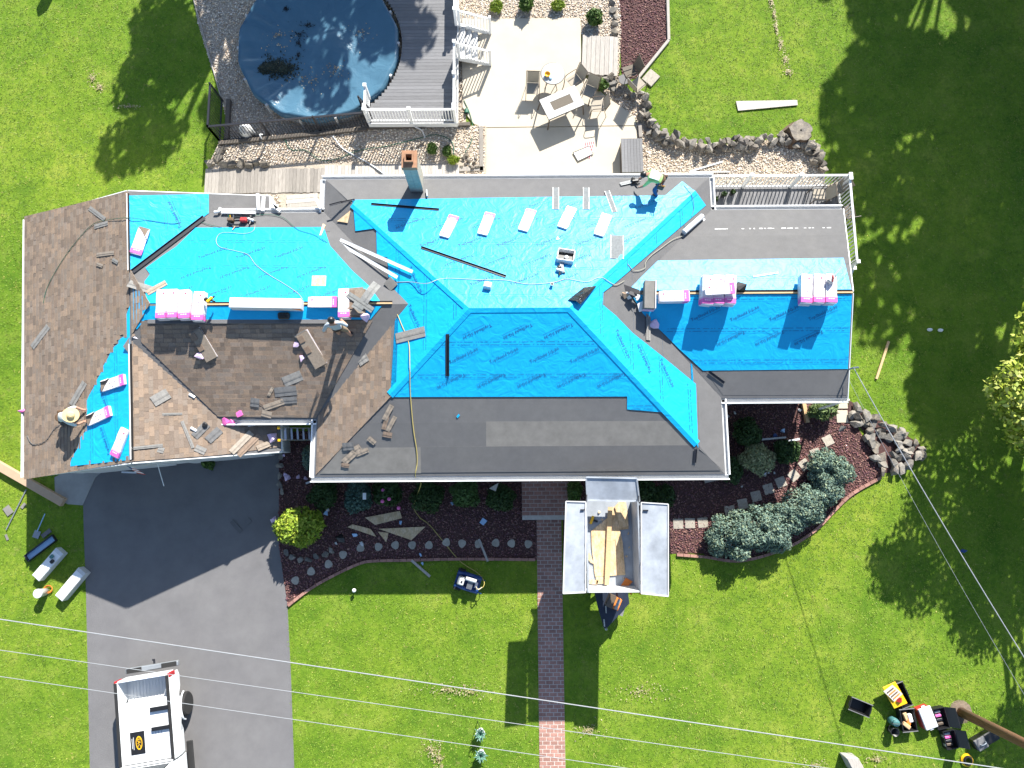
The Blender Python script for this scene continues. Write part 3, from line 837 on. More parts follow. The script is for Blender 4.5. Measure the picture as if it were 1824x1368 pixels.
# ================================================================= VEGETATION BUILDERS
def leaf_cloud(name, lumps, n, size, pal, parent, fill=.35, up=.25, seed=1, droop=0.0, aspect=.55, mtl='leaf'):
    r = np.random.default_rng(seed)
    Lm = np.array(lumps, float)
    w = (Lm[:, 3] * Lm[:, 4] + Lm[:, 4] * Lm[:, 5] + Lm[:, 3] * Lm[:, 5]); w = w / w.sum()
    k = r.choice(len(Lm), n, p=w)
    d = r.normal(0, 1, (n, 3)); d[:, 2] += up; d /= np.linalg.norm(d, axis=1)[:, None]
    rad = np.where(r.uniform(0, 1, n) < fill, r.uniform(.3, 1, n) ** .5, r.uniform(.86, 1.1, n))
    P = Lm[k, :3] + d * Lm[k, 3:6] * rad[:, None]
    nn = d * .8 + r.normal(0, .55, (n, 3)); nn[:, 2] += .15; nn /= np.linalg.norm(nn, axis=1)[:, None]
    t = np.cross(nn, r.normal(0, 1, (n, 3))); t /= np.linalg.norm(t, axis=1)[:, None] + 1e-9
    if droop: t[:, 2] -= droop; t /= np.linalg.norm(t, axis=1)[:, None]
    b = np.cross(nn, t)
    s = size * r.uniform(.6, 1.4, (n, 1))
    V = np.stack([P - t * s, P + b * s * aspect, P + t * s, P - b * s * aspect], 1).reshape(-1, 3)
    F = np.arange(4 * n).reshape(-1, 4)
    pal = np.array(pal); C = pal[r.integers(0, len(pal), n)] * r.uniform(.7, 1.25, (n, 1))
    return npmesh(name, V, F, C, MT[mtl], parent)
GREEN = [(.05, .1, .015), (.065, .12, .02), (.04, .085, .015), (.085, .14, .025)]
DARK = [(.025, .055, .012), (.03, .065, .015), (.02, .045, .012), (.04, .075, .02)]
BLUEG = [(.105, .17, .135), (.13, .2, .155), (.085, .14, .115), (.16, .22, .165), (.18, .225, .14)]
LIME = [(.17, .25, .018), (.22, .3, .025), (.12, .19, .015), (.28, .34, .04)]
def lump_ball(rx, ry, h, k, seed, base=.1, lump=.42):
    r = random.Random(seed)
    out = [(0, 0, base + (h - base) * .5, rx * .82, ry * .82, (h - base) * .5)]
    for i in range(k):
        a = r.uniform(0, 2 * PI); e = r.uniform(-.1, 1.2)
        q = r.uniform(.55, .75)
        out.append((rx * q * math.cos(a) * math.cos(e), ry * q * math.sin(a) * math.cos(e), base + (h - base) * (.45 + .4 * math.sin(e)),
                    rx * lump * r.uniform(.7, 1.1), ry * lump * r.uniform(.7, 1.1), (h - base) * .5 * lump * r.uniform(.8, 1.2)))
    return out
def shrub(u, v, rx, ry, h, label, pal, n=1800, size=.07, seed=1, k=8, name='shrub', cat='shrub', group=None, lump=.42, aspect=.55, up=.25, fill=.35, z0=0):
    p = U(u, v, z0 + h * .5)
    t = thing(name, label, cat, loc=(p.x, p.y, z0), group=group)
    leaf_cloud('foliage', lump_ball(rx, ry, h, k, seed, lump=lump), n, size, pal, t, seed=seed, aspect=aspect, up=up, fill=fill)
    mb = MB()
    for i in range(3):
        a = i * 2.1 + seed
        mb.tube([(0.03 * math.cos(a), .03 * math.sin(a), 0), (rx * .3 * math.cos(a), ry * .3 * math.sin(a), h * .7)], .025, 5)
    mb.obj('stem', MT['bark'], t)
    return t
def tree(x, y, h, crowns, label, pal, n, size, seed, cat='tree', group=None, trunk=.22, name='tree'):
    t = thing(name, label, cat, loc=(x, y, 0), group=group)
    r = random.Random(seed)
    mb = MB()
    top = max(c[2] for c in crowns)
    mb.tube(spline([(0, 0, 0), (.05, .03, h * .3), (-.05, .08, top * .7), (0, 0, top)], 4), trunk, 9, taper=trunk * .3)
    mb.obj('trunk', MT['bark'], t, smooth=True)
    for c in crowns:
        z0 = min(top * .65, max(h * .22, c[2] - 1.8)) * r.uniform(.8, 1)
        l = MB().tube(spline([(0, 0, z0), (c[0] * .5, c[1] * .5, (z0 + c[2]) / 2 + .2), (c[0], c[1], c[2])], 4), trunk * .38, 6, taper=.02)
        l.obj('limb', MT['bark'], t, smooth=True)
    leaf_cloud('crown', crowns, n, size, pal, t, fill=.7, seed=seed)
    return t
# rocks: a few convex meshes shared by all stones
ROCKS = []
for i in range(7):
    bm = bmesh.new()
    r = random.Random(40 + i)
    for k in range(13):
        d = Vector((r.gauss(0, 1), r.gauss(0, 1), r.gauss(0, 1))).normalized()
        bm.verts.new(d * r.uniform(.8, 1.1))
    bmesh.ops.convex_hull(bm, input=bm.verts)
    for f in bm.verts[:]:
        if not f.link_faces: bm.verts.remove(f)
    me = bpy.data.meshes.new('stone'); bm.to_mesh(me); bm.free(); ROCKS.append(me)
ROCKM = {}
def stone(parent, x, y, z, sx, sy, sz, m='rock', r=rnd):
    i = r.randrange(7)
    if (i, m) not in ROCKM:
        me = ROCKS[i].copy(); me.materials.append(MT[m]); ROCKM[(i, m)] = me
    mx = Matrix.Translation((x, y, z)) @ Matrix.Rotation(r.uniform(0, 6.28), 4, 'Z') @ Matrix.Rotation(r.uniform(-.3, .3), 4, 'X') @ Matrix.Diagonal((sx, sy, sz, 1))
    return mobj('stone', ROCKM[(i, m)], None, parent, m=mx, bevel=0)

# ================================================================= POOL AND DECK
PZ = .72
pl_, pr_ = U(422, 100, PZ), U(708, 104, PZ)
PR = (pr_.x - pl_.x) / 2
PX, PY = (pr_.x + pl_.x) / 2, U(566, 211, PZ).y + PR
pool = thing('swimming_pool', 'round above-ground pool under a wrinkled dark blue winter cover', 'pool', loc=(PX, PY, 0))
NS, NR = 112, 26
V, F = [], []
bump_c = U(590, 78, PZ)
hole_c = U(492, 120, PZ)
def rim(a):
    k = 14; s = 2 * PI / k; b = (a + .2) % s - s / 2
    return PR * math.cos(s / 2) / math.cos(b) * 1.012
wr = [(rnd.uniform(0, 6.28), rnd.uniform(.4, 1)) for _ in range(6)]
for j in range(NR + 1):
    q = j / NR
    for i in range(NS):
        a = 2 * PI * i / NS
        R_ = rim(a) * q
        x, y = R_ * math.cos(a), R_ * math.sin(a)
        z = PZ - .2 * (1 - q ** 5)
        bx, by = x + PX - bump_c.x, y + PY - bump_c.y
        z += .2 * math.exp(-(bx * bx + by * by) / .55)
        hx, hy = x + PX - hole_c.x, y + PY - hole_c.y
        z -= .1 * math.exp(-(hx * hx + hy * hy) / .8)
        left = max(0, -math.cos(a - .45)) ** 1.5
        z += (.022 + .075 * left) * (q ** 3) * (1 - q ** 14) * (math.sin(23 * a + 2 * math.sin(5 * a)) + .6 * math.sin(37 * a + 1.7))
        V.append((x, y, z))
V += [((rim(2 * PI * i / NS) + .05) * math.cos(2 * PI * i / NS), (rim(2 * PI * i / NS) + .05) * math.sin(2 * PI * i / NS), PZ - .3 - .03 * math.sin(9 * i)) for i in range(NS)]
for j in range(NR + 1):
    for i in range(NS):
        a, b = j * NS + i, j * NS + (i + 1) % NS
        F.append((a, b, b + NS, a + NS))
npmesh('winter_cover', V, F, None, MT['pool_cover'], pool, smooth=True)
MB().lathe([(PR * .98, 0), (PR * .98, PZ - .4)], 28).obj('pool_wall', MT['white_dull'], pool)
for i in range(14):
    a = 2 * PI * i / 14 - .2 + PI / 14
    MB().box(-.06, .06, -.05, .05, 0, PZ - .06, Matrix.Rotation(a, 4, 'Z') @ Matrix.Translation((PR + .0, 0, 0))).obj('upright', MT['white_dull'], pool)
def litter(name, pts, n, spread, size, pal, z, label, cat):
    Vv, Ff, Cc = [], [], []
    for i in range(n):
        c = pts[i % len(pts)]
        a = rnd.uniform(0, 6.28); q = abs(rnd.gauss(0, spread))
        x, y = c[0] + q * math.cos(a) * c[2], c[1] + q * math.sin(a) * c[3]
        t = rnd.uniform(0, 6.28); s = size * rnd.uniform(.5, 1.4)
        zz = z + rnd.uniform(0, .05) + c[4] * math.exp(-(q / spread) ** 2)
        k = len(Vv)
        Vv += [(x + s * math.cos(t), y + s * math.sin(t), zz + rnd.uniform(0, .03)), (x - s * .5 * math.sin(t), y + s * .5 * math.cos(t), zz), (x - s * math.cos(t), y - s * math.sin(t), zz + rnd.uniform(0, .03)), (x + s * .5 * math.sin(t), y - s * .5 * math.cos(t), zz)]
        Ff.append((k, k + 1, k + 2, k + 3)); c_ = rnd.choice(pal); f = rnd.uniform(.7, 1.3); Cc.append([v * f for v in c_])
    o = npmesh(name, Vv, Ff, Cc, MT['leaf'], kind='stuff')
    tag(o, label, cat)
zc = PZ - .2
def c_(u, v, sx=1, sy=1, up=0): p = U(u, v, zc); return (p.x, p.y, sx, sy, up)
litter('leaf_litter', [c_(485, 118, 1.3, .9, .08), c_(505, 122, 1.2, .7, .06), c_(470, 122, .8, .8, .08)], 1500, .36, .05, [(.02, .03, .02), (.03, .045, .03), (.015, .022, .015), (.06, .06, .035)], zc - .07, 'wet black leaf pile in the sag of the pool cover', 'leaves')
litter('leaf_litter', [c_(600, 122, .9, .7), c_(497, 63, .7, .5), c_(595, 130, .5, .8), c_(565, 145), c_(500, 82, 2.2, 1.2), c_(640, 60, 1.6, 1), c_(540, 140, 1.8, 1)], 230, .38, .035, [(.4, .3, .17), (.3, .2, .1), (.5, .42, .28)], zc + .03, 'dry tan leaves scattered over the pool cover', 'leaves')
litter('leaf_litter', [c_(550, 45, 1.2, .5), c_(532, 78, .5, .7), c_(510, 16, .4, .4), c_(535, 62, 1, .5), c_(532, 100, .3, .4)], 260, .22, .035, [(.012, .016, .02), (.02, .025, .03)], zc + .015, 'small dark wet leaf smudges near the middle of the pool cover', 'leaves')
# deck
DZ = .62
dl, dr, ds = U(656, 215, DZ).x, U(814, 215, DZ).x, U(730, 219, DZ).y
deck = thing('pool_deck', 'raised grey board deck beside the covered pool', 'deck', loc=(0, 0, 0))
y = ds
while y < 23.2:
    xl = dl
    yy = y + .07
    dd = PR * 1.03 + .06
    if abs(yy - PY) < dd: xl = max(xl, PX + math.sqrt(dd * dd - (yy - PY) ** 2))
    MB().box(xl, dr, y, y + .138, DZ - .035, DZ).obj('board', MT['deck_grey'], deck)
    y += .146
MB().box(dl, dr, ds - .03, ds - .002, DZ - .28, DZ + .004).obj('rim_joist', MT['white_trim'], deck)
MB().box(dr + .002, dr + .03, ds, 23.2, DZ - .28, DZ + .004).obj('rim_joist', MT['white_trim'], deck)
for x in (dl + .1, (dl + dr) / 2, dr - .1):
    MB().box(x - .06, x + .06, ds + .1, ds + .22, 0, DZ - .04).obj('post', MT['timber_dark'], deck)
for yq in (ds + 3, ds + 6):
    MB().box(dr - .2, dr - .08, yq, yq + .12, 0, DZ - .04).obj('post', MT['timber_dark'], deck)
def railing(name, label, pts, h=.88, gap=.115, npost=3, m='white_trim', pw=.1, group=None, bw=.035, caps=True):
    """pts: base points (3-D) of one straight run"""
    a, b = Vector(pts[0]), Vector(pts[1])
    t = thing(name, label, 'railing', loc=a, group=group)
    d = b - a; L = d.length
    z = V3(0, 0, 1)
    for i in range(npost):
        p = d * (i / (npost - 1))
        o = MB().bar(p, p + z * (h + .08), pw, pw).obj('post', MT[m], t)
        if caps: MB().bar(p + z * (h + .08), p + z * (h + .12), pw * 1.35, pw * 1.35).obj('post_cap', MT[m], o)
    MB().bar(z * h, d + z * h, .075, .05).obj('top_rail', MT[m], t)
    MB().bar(z * .1, d + z * .1, .05, .05).obj('bottom_rail', MT[m], t)
    n = int(L / gap)
    pm = None
    for i in range(1, n):
        p = d * (i / n)
        if pm is None:
            pm = MB().bar(V3(0, 0, .1), V3(0, 0, h), bw, bw).mesh('baluster')
            pm.materials.append(MT[m])
        mobj('baluster', pm, None, t, m=Matrix.Translation(p) @ Matrix.Rotation(math.atan2(d.y, d.x), 4, 'Z'))
    return t
railing('deck_railing', 'white deck railing above the gravel strip at the chimney side of the pool deck', [(dl + .02, ds + .05, DZ), (dr - .06, ds + .05, DZ)], npost=3)
railing('deck_railing', 'short white railing piece between the pool rim and the deck corner', [(dl + .03, ds + .2, DZ), (dl + .03, ds + 1.05, DZ)], npost=2)
sy0, sy1 = U(822, 100, DZ).y, U(822, 45, DZ).y
railing('deck_railing', 'white deck railing from the patio stairs down to the deck corner', [(dr - .06, ds + .2, DZ), (dr - .06, sy0 - .02, DZ)], npost=3)
railing('deck_railing', 'white deck railing running past the top of the patio stairs', [(dr - .06, sy1 + .02, DZ), (dr - .06, 22.5, DZ)], npost=3)
# stairs
st = thing('deck_stairs', 'white-railed stairs with grey treads from the pool deck to the patio', 'stairs', loc=(dr, 0, 0))
for i in range(4):
    zt = DZ - .14 * (i + 1)
    MB().box(.03 + .25 * i, .03 + .25 * i + .27, sy0, sy1, zt - .04, zt).obj('step', MT['white_dull'], st)
    MB().box(.05 + .25 * i, .07 + .25 * i, sy0 + .03, sy1 - .03, zt + .002, zt + .1).obj('riser', MT['deck_grey'], st)
for yq, nm in ((sy0 - .03, 0), (sy1 + .03, 1)):
    MB().bar((.02, yq, DZ - .12), (1.3, yq, .1), .045, .2).obj('stringer', MT['white_trim'], st)
    for x in (.08, 1.32):
        zb_ = max(.07, DZ - .42 * x - .06)
        o = MB().box(x - .05, x + .05, yq - .05, yq + .05, zb_ - .1, zb_ + 1.02).obj('newel', MT['white_trim'], st)
    MB().bar((.08, yq, DZ + .82), (1.32, yq, .07 + .88), .07, .05).obj('handrail', MT['white_trim'], st)
    MB().bar((.08, yq, DZ + .05), (1.32, yq, .16), .05, .05).obj('lower_rail', MT['white_trim'], st)
    for i in range(1, 10):
        x = .08 + i * .124; zq = DZ + .05 - (DZ - .11) * (i / 10)
        MB().box(x - .017, x + .017, yq - .017, yq + .017, zq, zq + .75).obj('baluster', MT['white_trim'], st)
# plank walk behind the house 
def planks(name, label, p1, p2, width, z, n, m, gapf=.94, th=.05):
    a, b = U(*p1, z), U(*p2, z)
    t = thing(name, label, 'boardwalk', loc=(a.x, a.y, 0))
    d = (b - a); L = d.length; d.normalize(); e = V3(-d.y, d.x, 0)
    for i in range(n):
        s = L * i / n
        j = rnd.uniform(-.02, .02)
        q = [d * s + e * (-width / 2 + j), d * (s + L / n * gapf) + e * (-width / 2 + j), d * (s + L / n * gapf) + e * (width / 2 + j), d * s + e * (width / 2 + j)]
        MB().prism([(c.x, c.y) for c in q], z - th, z + rnd.uniform(0, .006)).obj('plank', MT[m], t)
    return t
planks('plank_walk', 'weathered grey plank walk behind the garage link', (365, 323), (578, 321), 1.02, .28, 34, 'plank')
planks('plank_walk', 'pale plank walk along the back eave below the chimney', (578, 316), (818, 314), 1.0, .28, 40, 'plank_pale')
planks('plank_steps', 'pale plank steps leading under the link roof', (538, 346), (540, 392), 1.25, .29, 6, 'plank_pale')
planks('plank_steps', 'weathered plank steps beside the patio going up to the red mulch', (1037, 97), (1101, 100), 1.75, .16, 8, 'plank_pale')
def beam(name, label, p1, p2, z, w, h, m, cat='timber'):
    a, b = U(*p1, z), U(*p2, z)
    o = MB().bar(a, b, w, h).obj(name, MT[m], None, bevel=.012)
    return tag(o, label, cat)
beam('landscape_timber', 'dark landscape timber edging the gravel under the black fence', (392, 258), (655, 232), .2, .16, .34, 'timber_dark')
beam('landscape_timber', 'grey timber under the edge of the pool deck', (656, 230), (838, 224), .2, .16, .34, 'timber_dark')
beam('landscape_timber', 'weathered timber along the patio edge by the dark stones', (857, 228), (858, 308), .15, .17, .3, 'plank')
beam('landscape_timber', 'weathered timber across the foot of the gravel by the patio', (818, 304), (862, 303), .15, .2, .3, 'plank')
beam('landscape_timber', 'short grey timber between patio and storage box gravel', (1139, 222), (1141, 246), .1, .15, .18, 'plank')
beam('landscape_timber', 'short upright-edged timber by the corner of the black fence', (408, 178), (404, 250), .12, .16, .2, 'timber_dark')
beam('kerb_timber', 'pale straight kerb between red mulch and back lawn', (1188, -50), (1191, 72), .06, .12, .12, 'plank_pale', 'kerb')
beam('kerb_timber', 'pale slanting kerb between red mulch and back lawn', (1191, 72), (1136, 140), .06, .12, .12, 'plank_pale', 'kerb')
beam('kerb_timber', 'thin metal kerb along the pool gravel and side lawn', (345, 0), (395, 178), .04, .04, .08, 'plank_pale', 'kerb')
# black metal fence
FZ = .1
def black_fence(label, p1, p2, npost):
    railing('metal_fence', label, [U(*p1, FZ), U(*p2, FZ)], h=1.2, gap=.115, npost=npost, m='dark_metal', pw=.06, bw=.02, caps=False)
black_fence('black metal fence panel at the gravel corner beside the shaded side lawn', (397, 180), (393, 253), 2)
black_fence('long black metal fence below the covered pool', (393, 253), (662, 229), 4)
black_fence('short black metal gate panel set at the deck corner', (668, 222), (650, 203), 2)
# pool pump and filter
pf = U(440, 235, .3)
t = thing('pool_filter', 'white and tan pool filter tank behind the black fence', 'filter', loc=(pf.x, pf.y, 0))
MB().lathe([(.22, 0), (.26, .08), (.26, .5), (.2, .62), (.07, .68), (.07, .78)], 18).obj('tank', MT['white_dull'], t, smooth=True)
MB().tube([(.0, 0, .78), (.12, -.05, .82), (.3, -.05, .6), (.34, -.06, .15)], .03, 8).obj('pipe', MT['white_trim'], t)
t = thing('pool_pump', 'black pool pump with white hose beside the filter tank', 'pump', loc=(pf.x + .55, pf.y - .15, 0))
MB().box(-.25, .25, -.14, .14, 0, .12).obj('base', MT['black_plastic'], t)
MB().tube([(-.2, 0, .25), (.22, 0, .25)], .12, 12).obj('motor', MT['black_plastic'], t)
MB().tube(spline([(.1, 0, .35), (.05, -.1, .5), (.1, -.2, .3)]), .03, 8).obj('hose', MT['white_trim'], t)
# bent drain pipes
o = MB().tube(spline([U(593, 243, .4), U(612, 266, .3), U(655, 290, .3), U(684, 310, .34)]), .03, 8).obj('drain_pipe', MT['grey_metal']); tag(o, 'grey drain pipe lying across the gravel towards the plank walk', 'pipe')
o = MB().tube(spline([U(739, 226, .5), U(752, 233, .4), U(757, 246, .28)]), .03, 8).obj('drain_pipe', MT['white_dull']); tag(o, 'bent white drain pipe coming out below the deck railing', 'pipe')
o = MB().tube(spline([U(505, 243, .29), U(518, 266, .29), U(545, 268, .29), U(570, 285, .29), U(600, 283, .29), U(640, 268, .29), U(690, 260, .29), U(740, 248, .29), U(775, 240, .3), U(800, 248, .29), U(808, 262, .29), U(806, 280, .29)], 5), .016, 5).obj('garden_hose', MT['hose_green']); tag(o, 'green garden hose snaking over the gravel strip', 'hose')
o = MB().tube(spline([U(826, 178, .1), U(836, 200, .1), U(842, 225, .12), U(840, 250, .3), U(828, 272, .29)], 5), .016, 5).obj('garden_hose', MT['hose_green']); tag(o, 'green hose hanging by the corner of the patio and deck', 'hose')
t = thing('hose_reel', 'small bright green hose reel beside the deck corner', 'hose reel', loc=U(831, 198, .1))
MB().lathe([(.09, -.08), (.09, .08)], 12, Matrix.Rotation(PI / 2, 4, 'X')).obj('drum', MT['hose_green'], t)
MB().box(-.04, .04, -.1, .1, -.1, 0).obj('base', MT['black_plastic'], t)
# ================================================================= PLANTS
shrub(770, 266, .24, .24, .3, 'tufted green grass clump closest to the deck post on the gravel strip', GREEN, 700, .09, 3, 5, 'grass_clump', 'grass clump', aspect=.16, z0=.24)
shrub(796, 270, .2, .24, .28, 'middle tufted green grass clump on the gravel strip', GREEN, 600, .09, 4, 5, 'grass_clump', 'grass clump', aspect=.16, z0=.24)
shrub(808, 286, .22, .2, .28, 'bright green grass clump beside the dark stones at the patio timber', LIME, 700, .09, 5, 5, 'grass_clump', 'grass clump', aspect=.16, z0=.24)
shrub(884, 12, .3, .28, .35, 'round bright tuft in the gravel closest to the stairs', LIME, 900, .09, 6, 6, 'grass_clump', 'grass clump', aspect=.2)
shrub(938, 8, .33, .34, .6, 'spiky green bush between two round tufts above the patio', GREEN, 1200, .08, 7, 8)
shrub(993, 11, .31, .26, .35, 'round bright tuft in the gravel by the mulch stones', LIME, 900, .09, 8, 6, 'grass_clump', 'grass clump', aspect=.2)
shrub(1058, 32, .36, .38, .6, 'dense green bush at the head of the plank steps', GREEN, 1400, .07, 9, 9)
shrub(1071, 152, .26, .3, .4, 'small bush with pale flowers at the foot of the plank steps', GREEN, 700, .07, 10, 6)
# dark stones in gravel corner
t = thing('rock_pile', 'small dark rocks in the gravel corner by the patio timber', 'rocks', loc=(0, 0, 0))
r5 = random.Random(5)
for u, v in ((826, 281), (835, 285), (845, 290), (838, 295), (830, 292), (848, 281), (842, 301), (822, 297), (833, 276), (851, 297), (744, 259), (752, 254), (735, 262)):
    p = U(u, v, .3); s = r5.uniform(.09, .15); stone(t, p.x, p.y, .3, s, s * .8, s * .7, 'rock', r5)
t = thing('rock_row', 'row of round brown boulders between gravel and weathered plank walk', 'rocks', loc=(0, 0, 0))
for u, v, s in ((392, 270, .2), (388, 282, .22), (374, 290, .2), (398, 293, .2), (412, 291, .22), (428, 292, .24), (444, 294, .2), (456, 289, .17), (470, 292, .22), (396, 262, .18)):
    p = U(u, v, .36); stone(t, p.x, p.y, .33, s * 1.2, s, s * .9, 'rock', r5)
# curved dry-stone wall
t = thing('stone_wall', 'curved dry-stone wall of brown rocks between gravel and back lawn', 'wall', loc=(0, 0, 0))
line = [(1145, 172), (1152, 190), (1146, 206), (1152, 222), (1168, 235), (1186, 242), (1205, 250), (1228, 258), (1256, 260), (1284, 258), (1312, 256), (1340, 256), (1365, 247), (1392, 246), (1418, 254), (1436, 262), (1452, 268), (1456, 285), (1462, 298)]
wp = spline([U(u, v, .15) for u, v in line], 4)
acc = 0; last = wp[0]
for p in wp:
    acc += (p - last).length; last = p
    while acc > .27:
        acc -= .27
        for k in range(3):
            s = r5.uniform(.15, .25)
            stone(t, p.x + r5.uniform(-.2, .2), p.y + r5.uniform(-.2, .2), .08 + .1 * k + r5.uniform(0, .05), s * 1.15, s * .85, s * .8, r5.choice(('rock', 'rock_pale', 'rock')), r5)
t = thing('rock_row', 'line of dark rocks between gravel and red mulch beside the plank steps', 'rocks', loc=(0, 0, 0))
for u, v in ((1090, 5), (1093, 18), (1097, 30), (1095, 42), (1096, 56), (1086, 136), (1078, 142), (1092, 148), (1100, 165), (1116, 172), (1128, 172), (1140, 164), (1094, 160)):
    p = U(u, v, .1); s = r5.uniform(.16, .24); stone(t, p.x, p.y, .1, s, s * .9, s * .7, r5.choice(('rock', 'rock_pale')), r5)
t = thing('stone_slab', 'pale flat stone slab on the lawn edge behind the sling chairs', 'slab')
p = [U(u, v, .08) for u, v in ((1143, 140), (1159, 122), (1176, 136), (1160, 154))]
MB().slab(p, V3(0, 0, -.08)).obj('slab', MT['step_stone'], t, bevel=.01)
# stump
p = U(1427, 232, .5)
t = thing('tree_stump', 'weathered grey tree stump at the end of the stone wall', 'stump', loc=(p.x, p.y, 0))
mb = MB(); n = 22; vs = []; 
prof = [(.62, 0), (.52, .12), (.46, .35), (.45, .5)]
for rr, z in prof:
    for k in range(n):
        a = 2 * PI * k / n; f = 1 + .08 * math.sin(5 * a) + .05 * math.sin(9 * a + 1)
        vs.append((rr * f * math.cos(a), rr * f * math.sin(a), z))
fs = [(i * n + k, i * n + (k + 1) % n, (i + 1) * n + (k + 1) % n, (i + 1) * n + k) for i in range(3) for k in range(n)]
mb.add(vs, fs); mb.obj('stump_side', MT['bark'], t)
mb = MB(); mb.add([(x * .99, y * .99, .502) for x, y, z in vs[-n:]], [tuple(range(n))]); mb.obj('cut_face', MT['rock'], t)
MB().lathe([(.04, .5), (.045, .507)], 8).obj('heart_hole', MT['soot_gap_shade'], t)  # raised black disc paints the shade inside a hole
# ================================================================= PATIO FURNITURE
def sling_chair(u, v, ang, label, dark=False, z0=.07, group=None):
    p = U(u, v, .45 + z0)
    m = Matrix.Translation((p.x, p.y, z0)) @ Matrix.Rotation(math.radians(ang), 4, 'Z')
    t = thing('patio_chair', label, 'chair', m, group)
    sm = MT['sling_dark' if dark else 'sling']; fm = MT['frame_brown']
    MB().add([(-.25, -.24, .4), (.25, -.24, .43), (.25, .24, .43), (-.25, .24, .4), (-.25, -.24, .42), (.25, -.24, .45), (.25, .24, .45), (-.25, .24, .42)],
             [(3, 2, 1, 0), (4, 5, 6, 7), (0, 1, 5, 4), (1, 2, 6, 5), (2, 3, 7, 6), (3, 0, 4, 7)]).obj('seat', sm, t)
    MB().slab([V3(-.26, -.24, .42), V3(-.26, .24, .42), V3(-.42, .24, .95), V3(-.42, -.24, .95)], V3(-.02, 0, -.01)).obj('backrest', sm, t)
    for s in (-.27, .27):
        MB().tube(spline([(.3, s, 0), (.29, s, .35), (.24, s, .62), (0, s, .65), (-.28, s, .62)], 4), .014, 6).obj('armrest', fm, t)
        MB().tube([(.28, s, 0), (.27, s, .43)], .014, 6).obj('leg', fm, t)
        MB().tube([(-.38, s, 0), (-.27, s, .41), (-.43, s, .97)], .014, 6).obj('leg', fm, t)
    MB().tube([(-.42, -.27, .96), (-.42, .27, .96)], .014, 6).obj('top_bar', fm, t)
    return t
p = U(985, 131, .75)
t = thing('round_table', 'round glass-topped patio table with a yellow bowl', 'table', loc=(p.x, p.y, .07))
MB().lathe([(.47, .66), (.48, .67), (.48, .685), (.47, .69)], 36).obj('table_top', MT['table_glass'], t)
MB().tube([(.475 * math.cos(a), .475 * math.sin(a), .675) for a in [2 * PI * i / 36 for i in range(37)]], .018, 6).obj('rim', MT['frame_brown'], t)
for i in range(4):
    a = .6 + i * PI / 2
    MB().tube(spline([(.12 * math.cos(a), .12 * math.sin(a), .65), (.2 * math.cos(a), .2 * math.sin(a), .35), (.36 * math.cos(a), .36 * math.sin(a), 0)], 4), .016, 6).obj('leg', MT['frame_brown'], t)
b_ = thing('bowl', 'bright yellow bowl on the round glass table', 'bowl', loc=(p.x - .23, p.y - .08, .762))
MB().lathe([(.06, 0), (.1, .05), (.12, .1), (.11, .1), (.09, .05), (.02, .02)], 18).obj('bowl', MT['yellow'], b_, smooth=True)
b_ = tag(MB().lathe([(.05, 0), (.06, .02), (.05, .05), (.02, .06)], 12).obj('toy', MT['pale_blue']), 'small pale blue toy beside the yellow bowl', 'toy'); b_.location = (p.x - .1, p.y - .22, .762)
cs = [U(u, v, .8) for u, v in ((960, 178), (1024, 151), (1041, 186), (978, 213))]
cen = sum(cs, Vector()) / 4
ex = ((cs[1] + cs[2]) / 2 - (cs[0] + cs[3]) / 2); ang = math.atan2(ex.y, ex.x); Lx = ex.length; Ly = ((cs[0] + cs[1]) / 2 - (cs[2] + cs[3]) / 2).length
t = thing('fire_table', 'rectangular tiled patio table with dark glass centre', 'table', Matrix.Translation((cen.x, cen.y, .07)) @ Matrix.Rotation(ang, 4, 'Z'))
hx, hy = Lx / 2, Ly / 2
for x0, x1, y0, y1 in ((-hx, 0, -hy, -hy * .42), (0, hx, -hy, -hy * .42), (-hx, 0, hy * .42, hy), (0, hx, hy * .42, hy), (-hx, -hx * .55, -hy * .42, hy * .42), (hx * .55, hx, -hy * .42, hy * .42)):
    MB().box(x0 + .006, x1 - .006, y0 + .006, y1 - .006, .69, .73).obj('tile', MT['tile_white'], t)
MB().box(-hx * .55, hx * .55, -hy * .42, hy * .42, .68, .722).obj('glass_insert', MT['sling_dark'], t)
MB().box(-hx, hx, -hy, hy, .64, .688).obj('frame', MT['frame_brown'], t)
for sx in (-1, 1):
    for sy in (-1, 1):
        MB().bar((sx * (hx - .05), sy * (hy - .05), .65), (sx * (hx + .02), sy * (hy + .02), 0), .04, .04).obj('leg', MT['frame_brown'], t)
sling_chair(949, 157, -92, 'sling chair standing apart beside the round glass table')
sling_chair(1023, 143, 215, 'sling chair between the round table and the plank steps')
sling_chair(1050, 162, 245, 'sling chair by the flowering bush, turned to the tiled table')
sling_chair(1064, 188, 185, 'sling chair at the end of the tiled table towards the curved wall')
sling_chair(1122, 126, 200, 'dark sling chair standing on the red mulch by the kerb', True, .05)
sling_chair(1136, 150, 40, 'tan sling chair among the rocks above the curved wall', False, .05)
t = thing('side_table', 'small round black side table between the two chairs on the rocks', 'table', loc=(U(1111, 143, .4).x, U(1111, 143, .4).y, .05))
MB().lathe([(.22, .38), (.23, .4), (.22, .42)], 20).obj('table_top', MT['dark_metal'], t)
for i in range(3):
    a = i * 2.1; MB().tube([(.17 * math.cos(a), .17 * math.sin(a), .38), (.2 * math.cos(a), .2 * math.sin(a), 0)], .012, 6).obj('leg', MT['dark_metal'], t)
pa = [U(u, v, .09) for u, v in ((1042, 253), (1060, 252), (1052, 282), (1036, 278))]
t = thing('towel', 'red and white striped towel on the patio slab', 'towel')
MB().slab([V3(q.x, q.y, .08) for q in pa], V3(0, 0, -.008)).obj('cloth', MT['white_trim'], t)
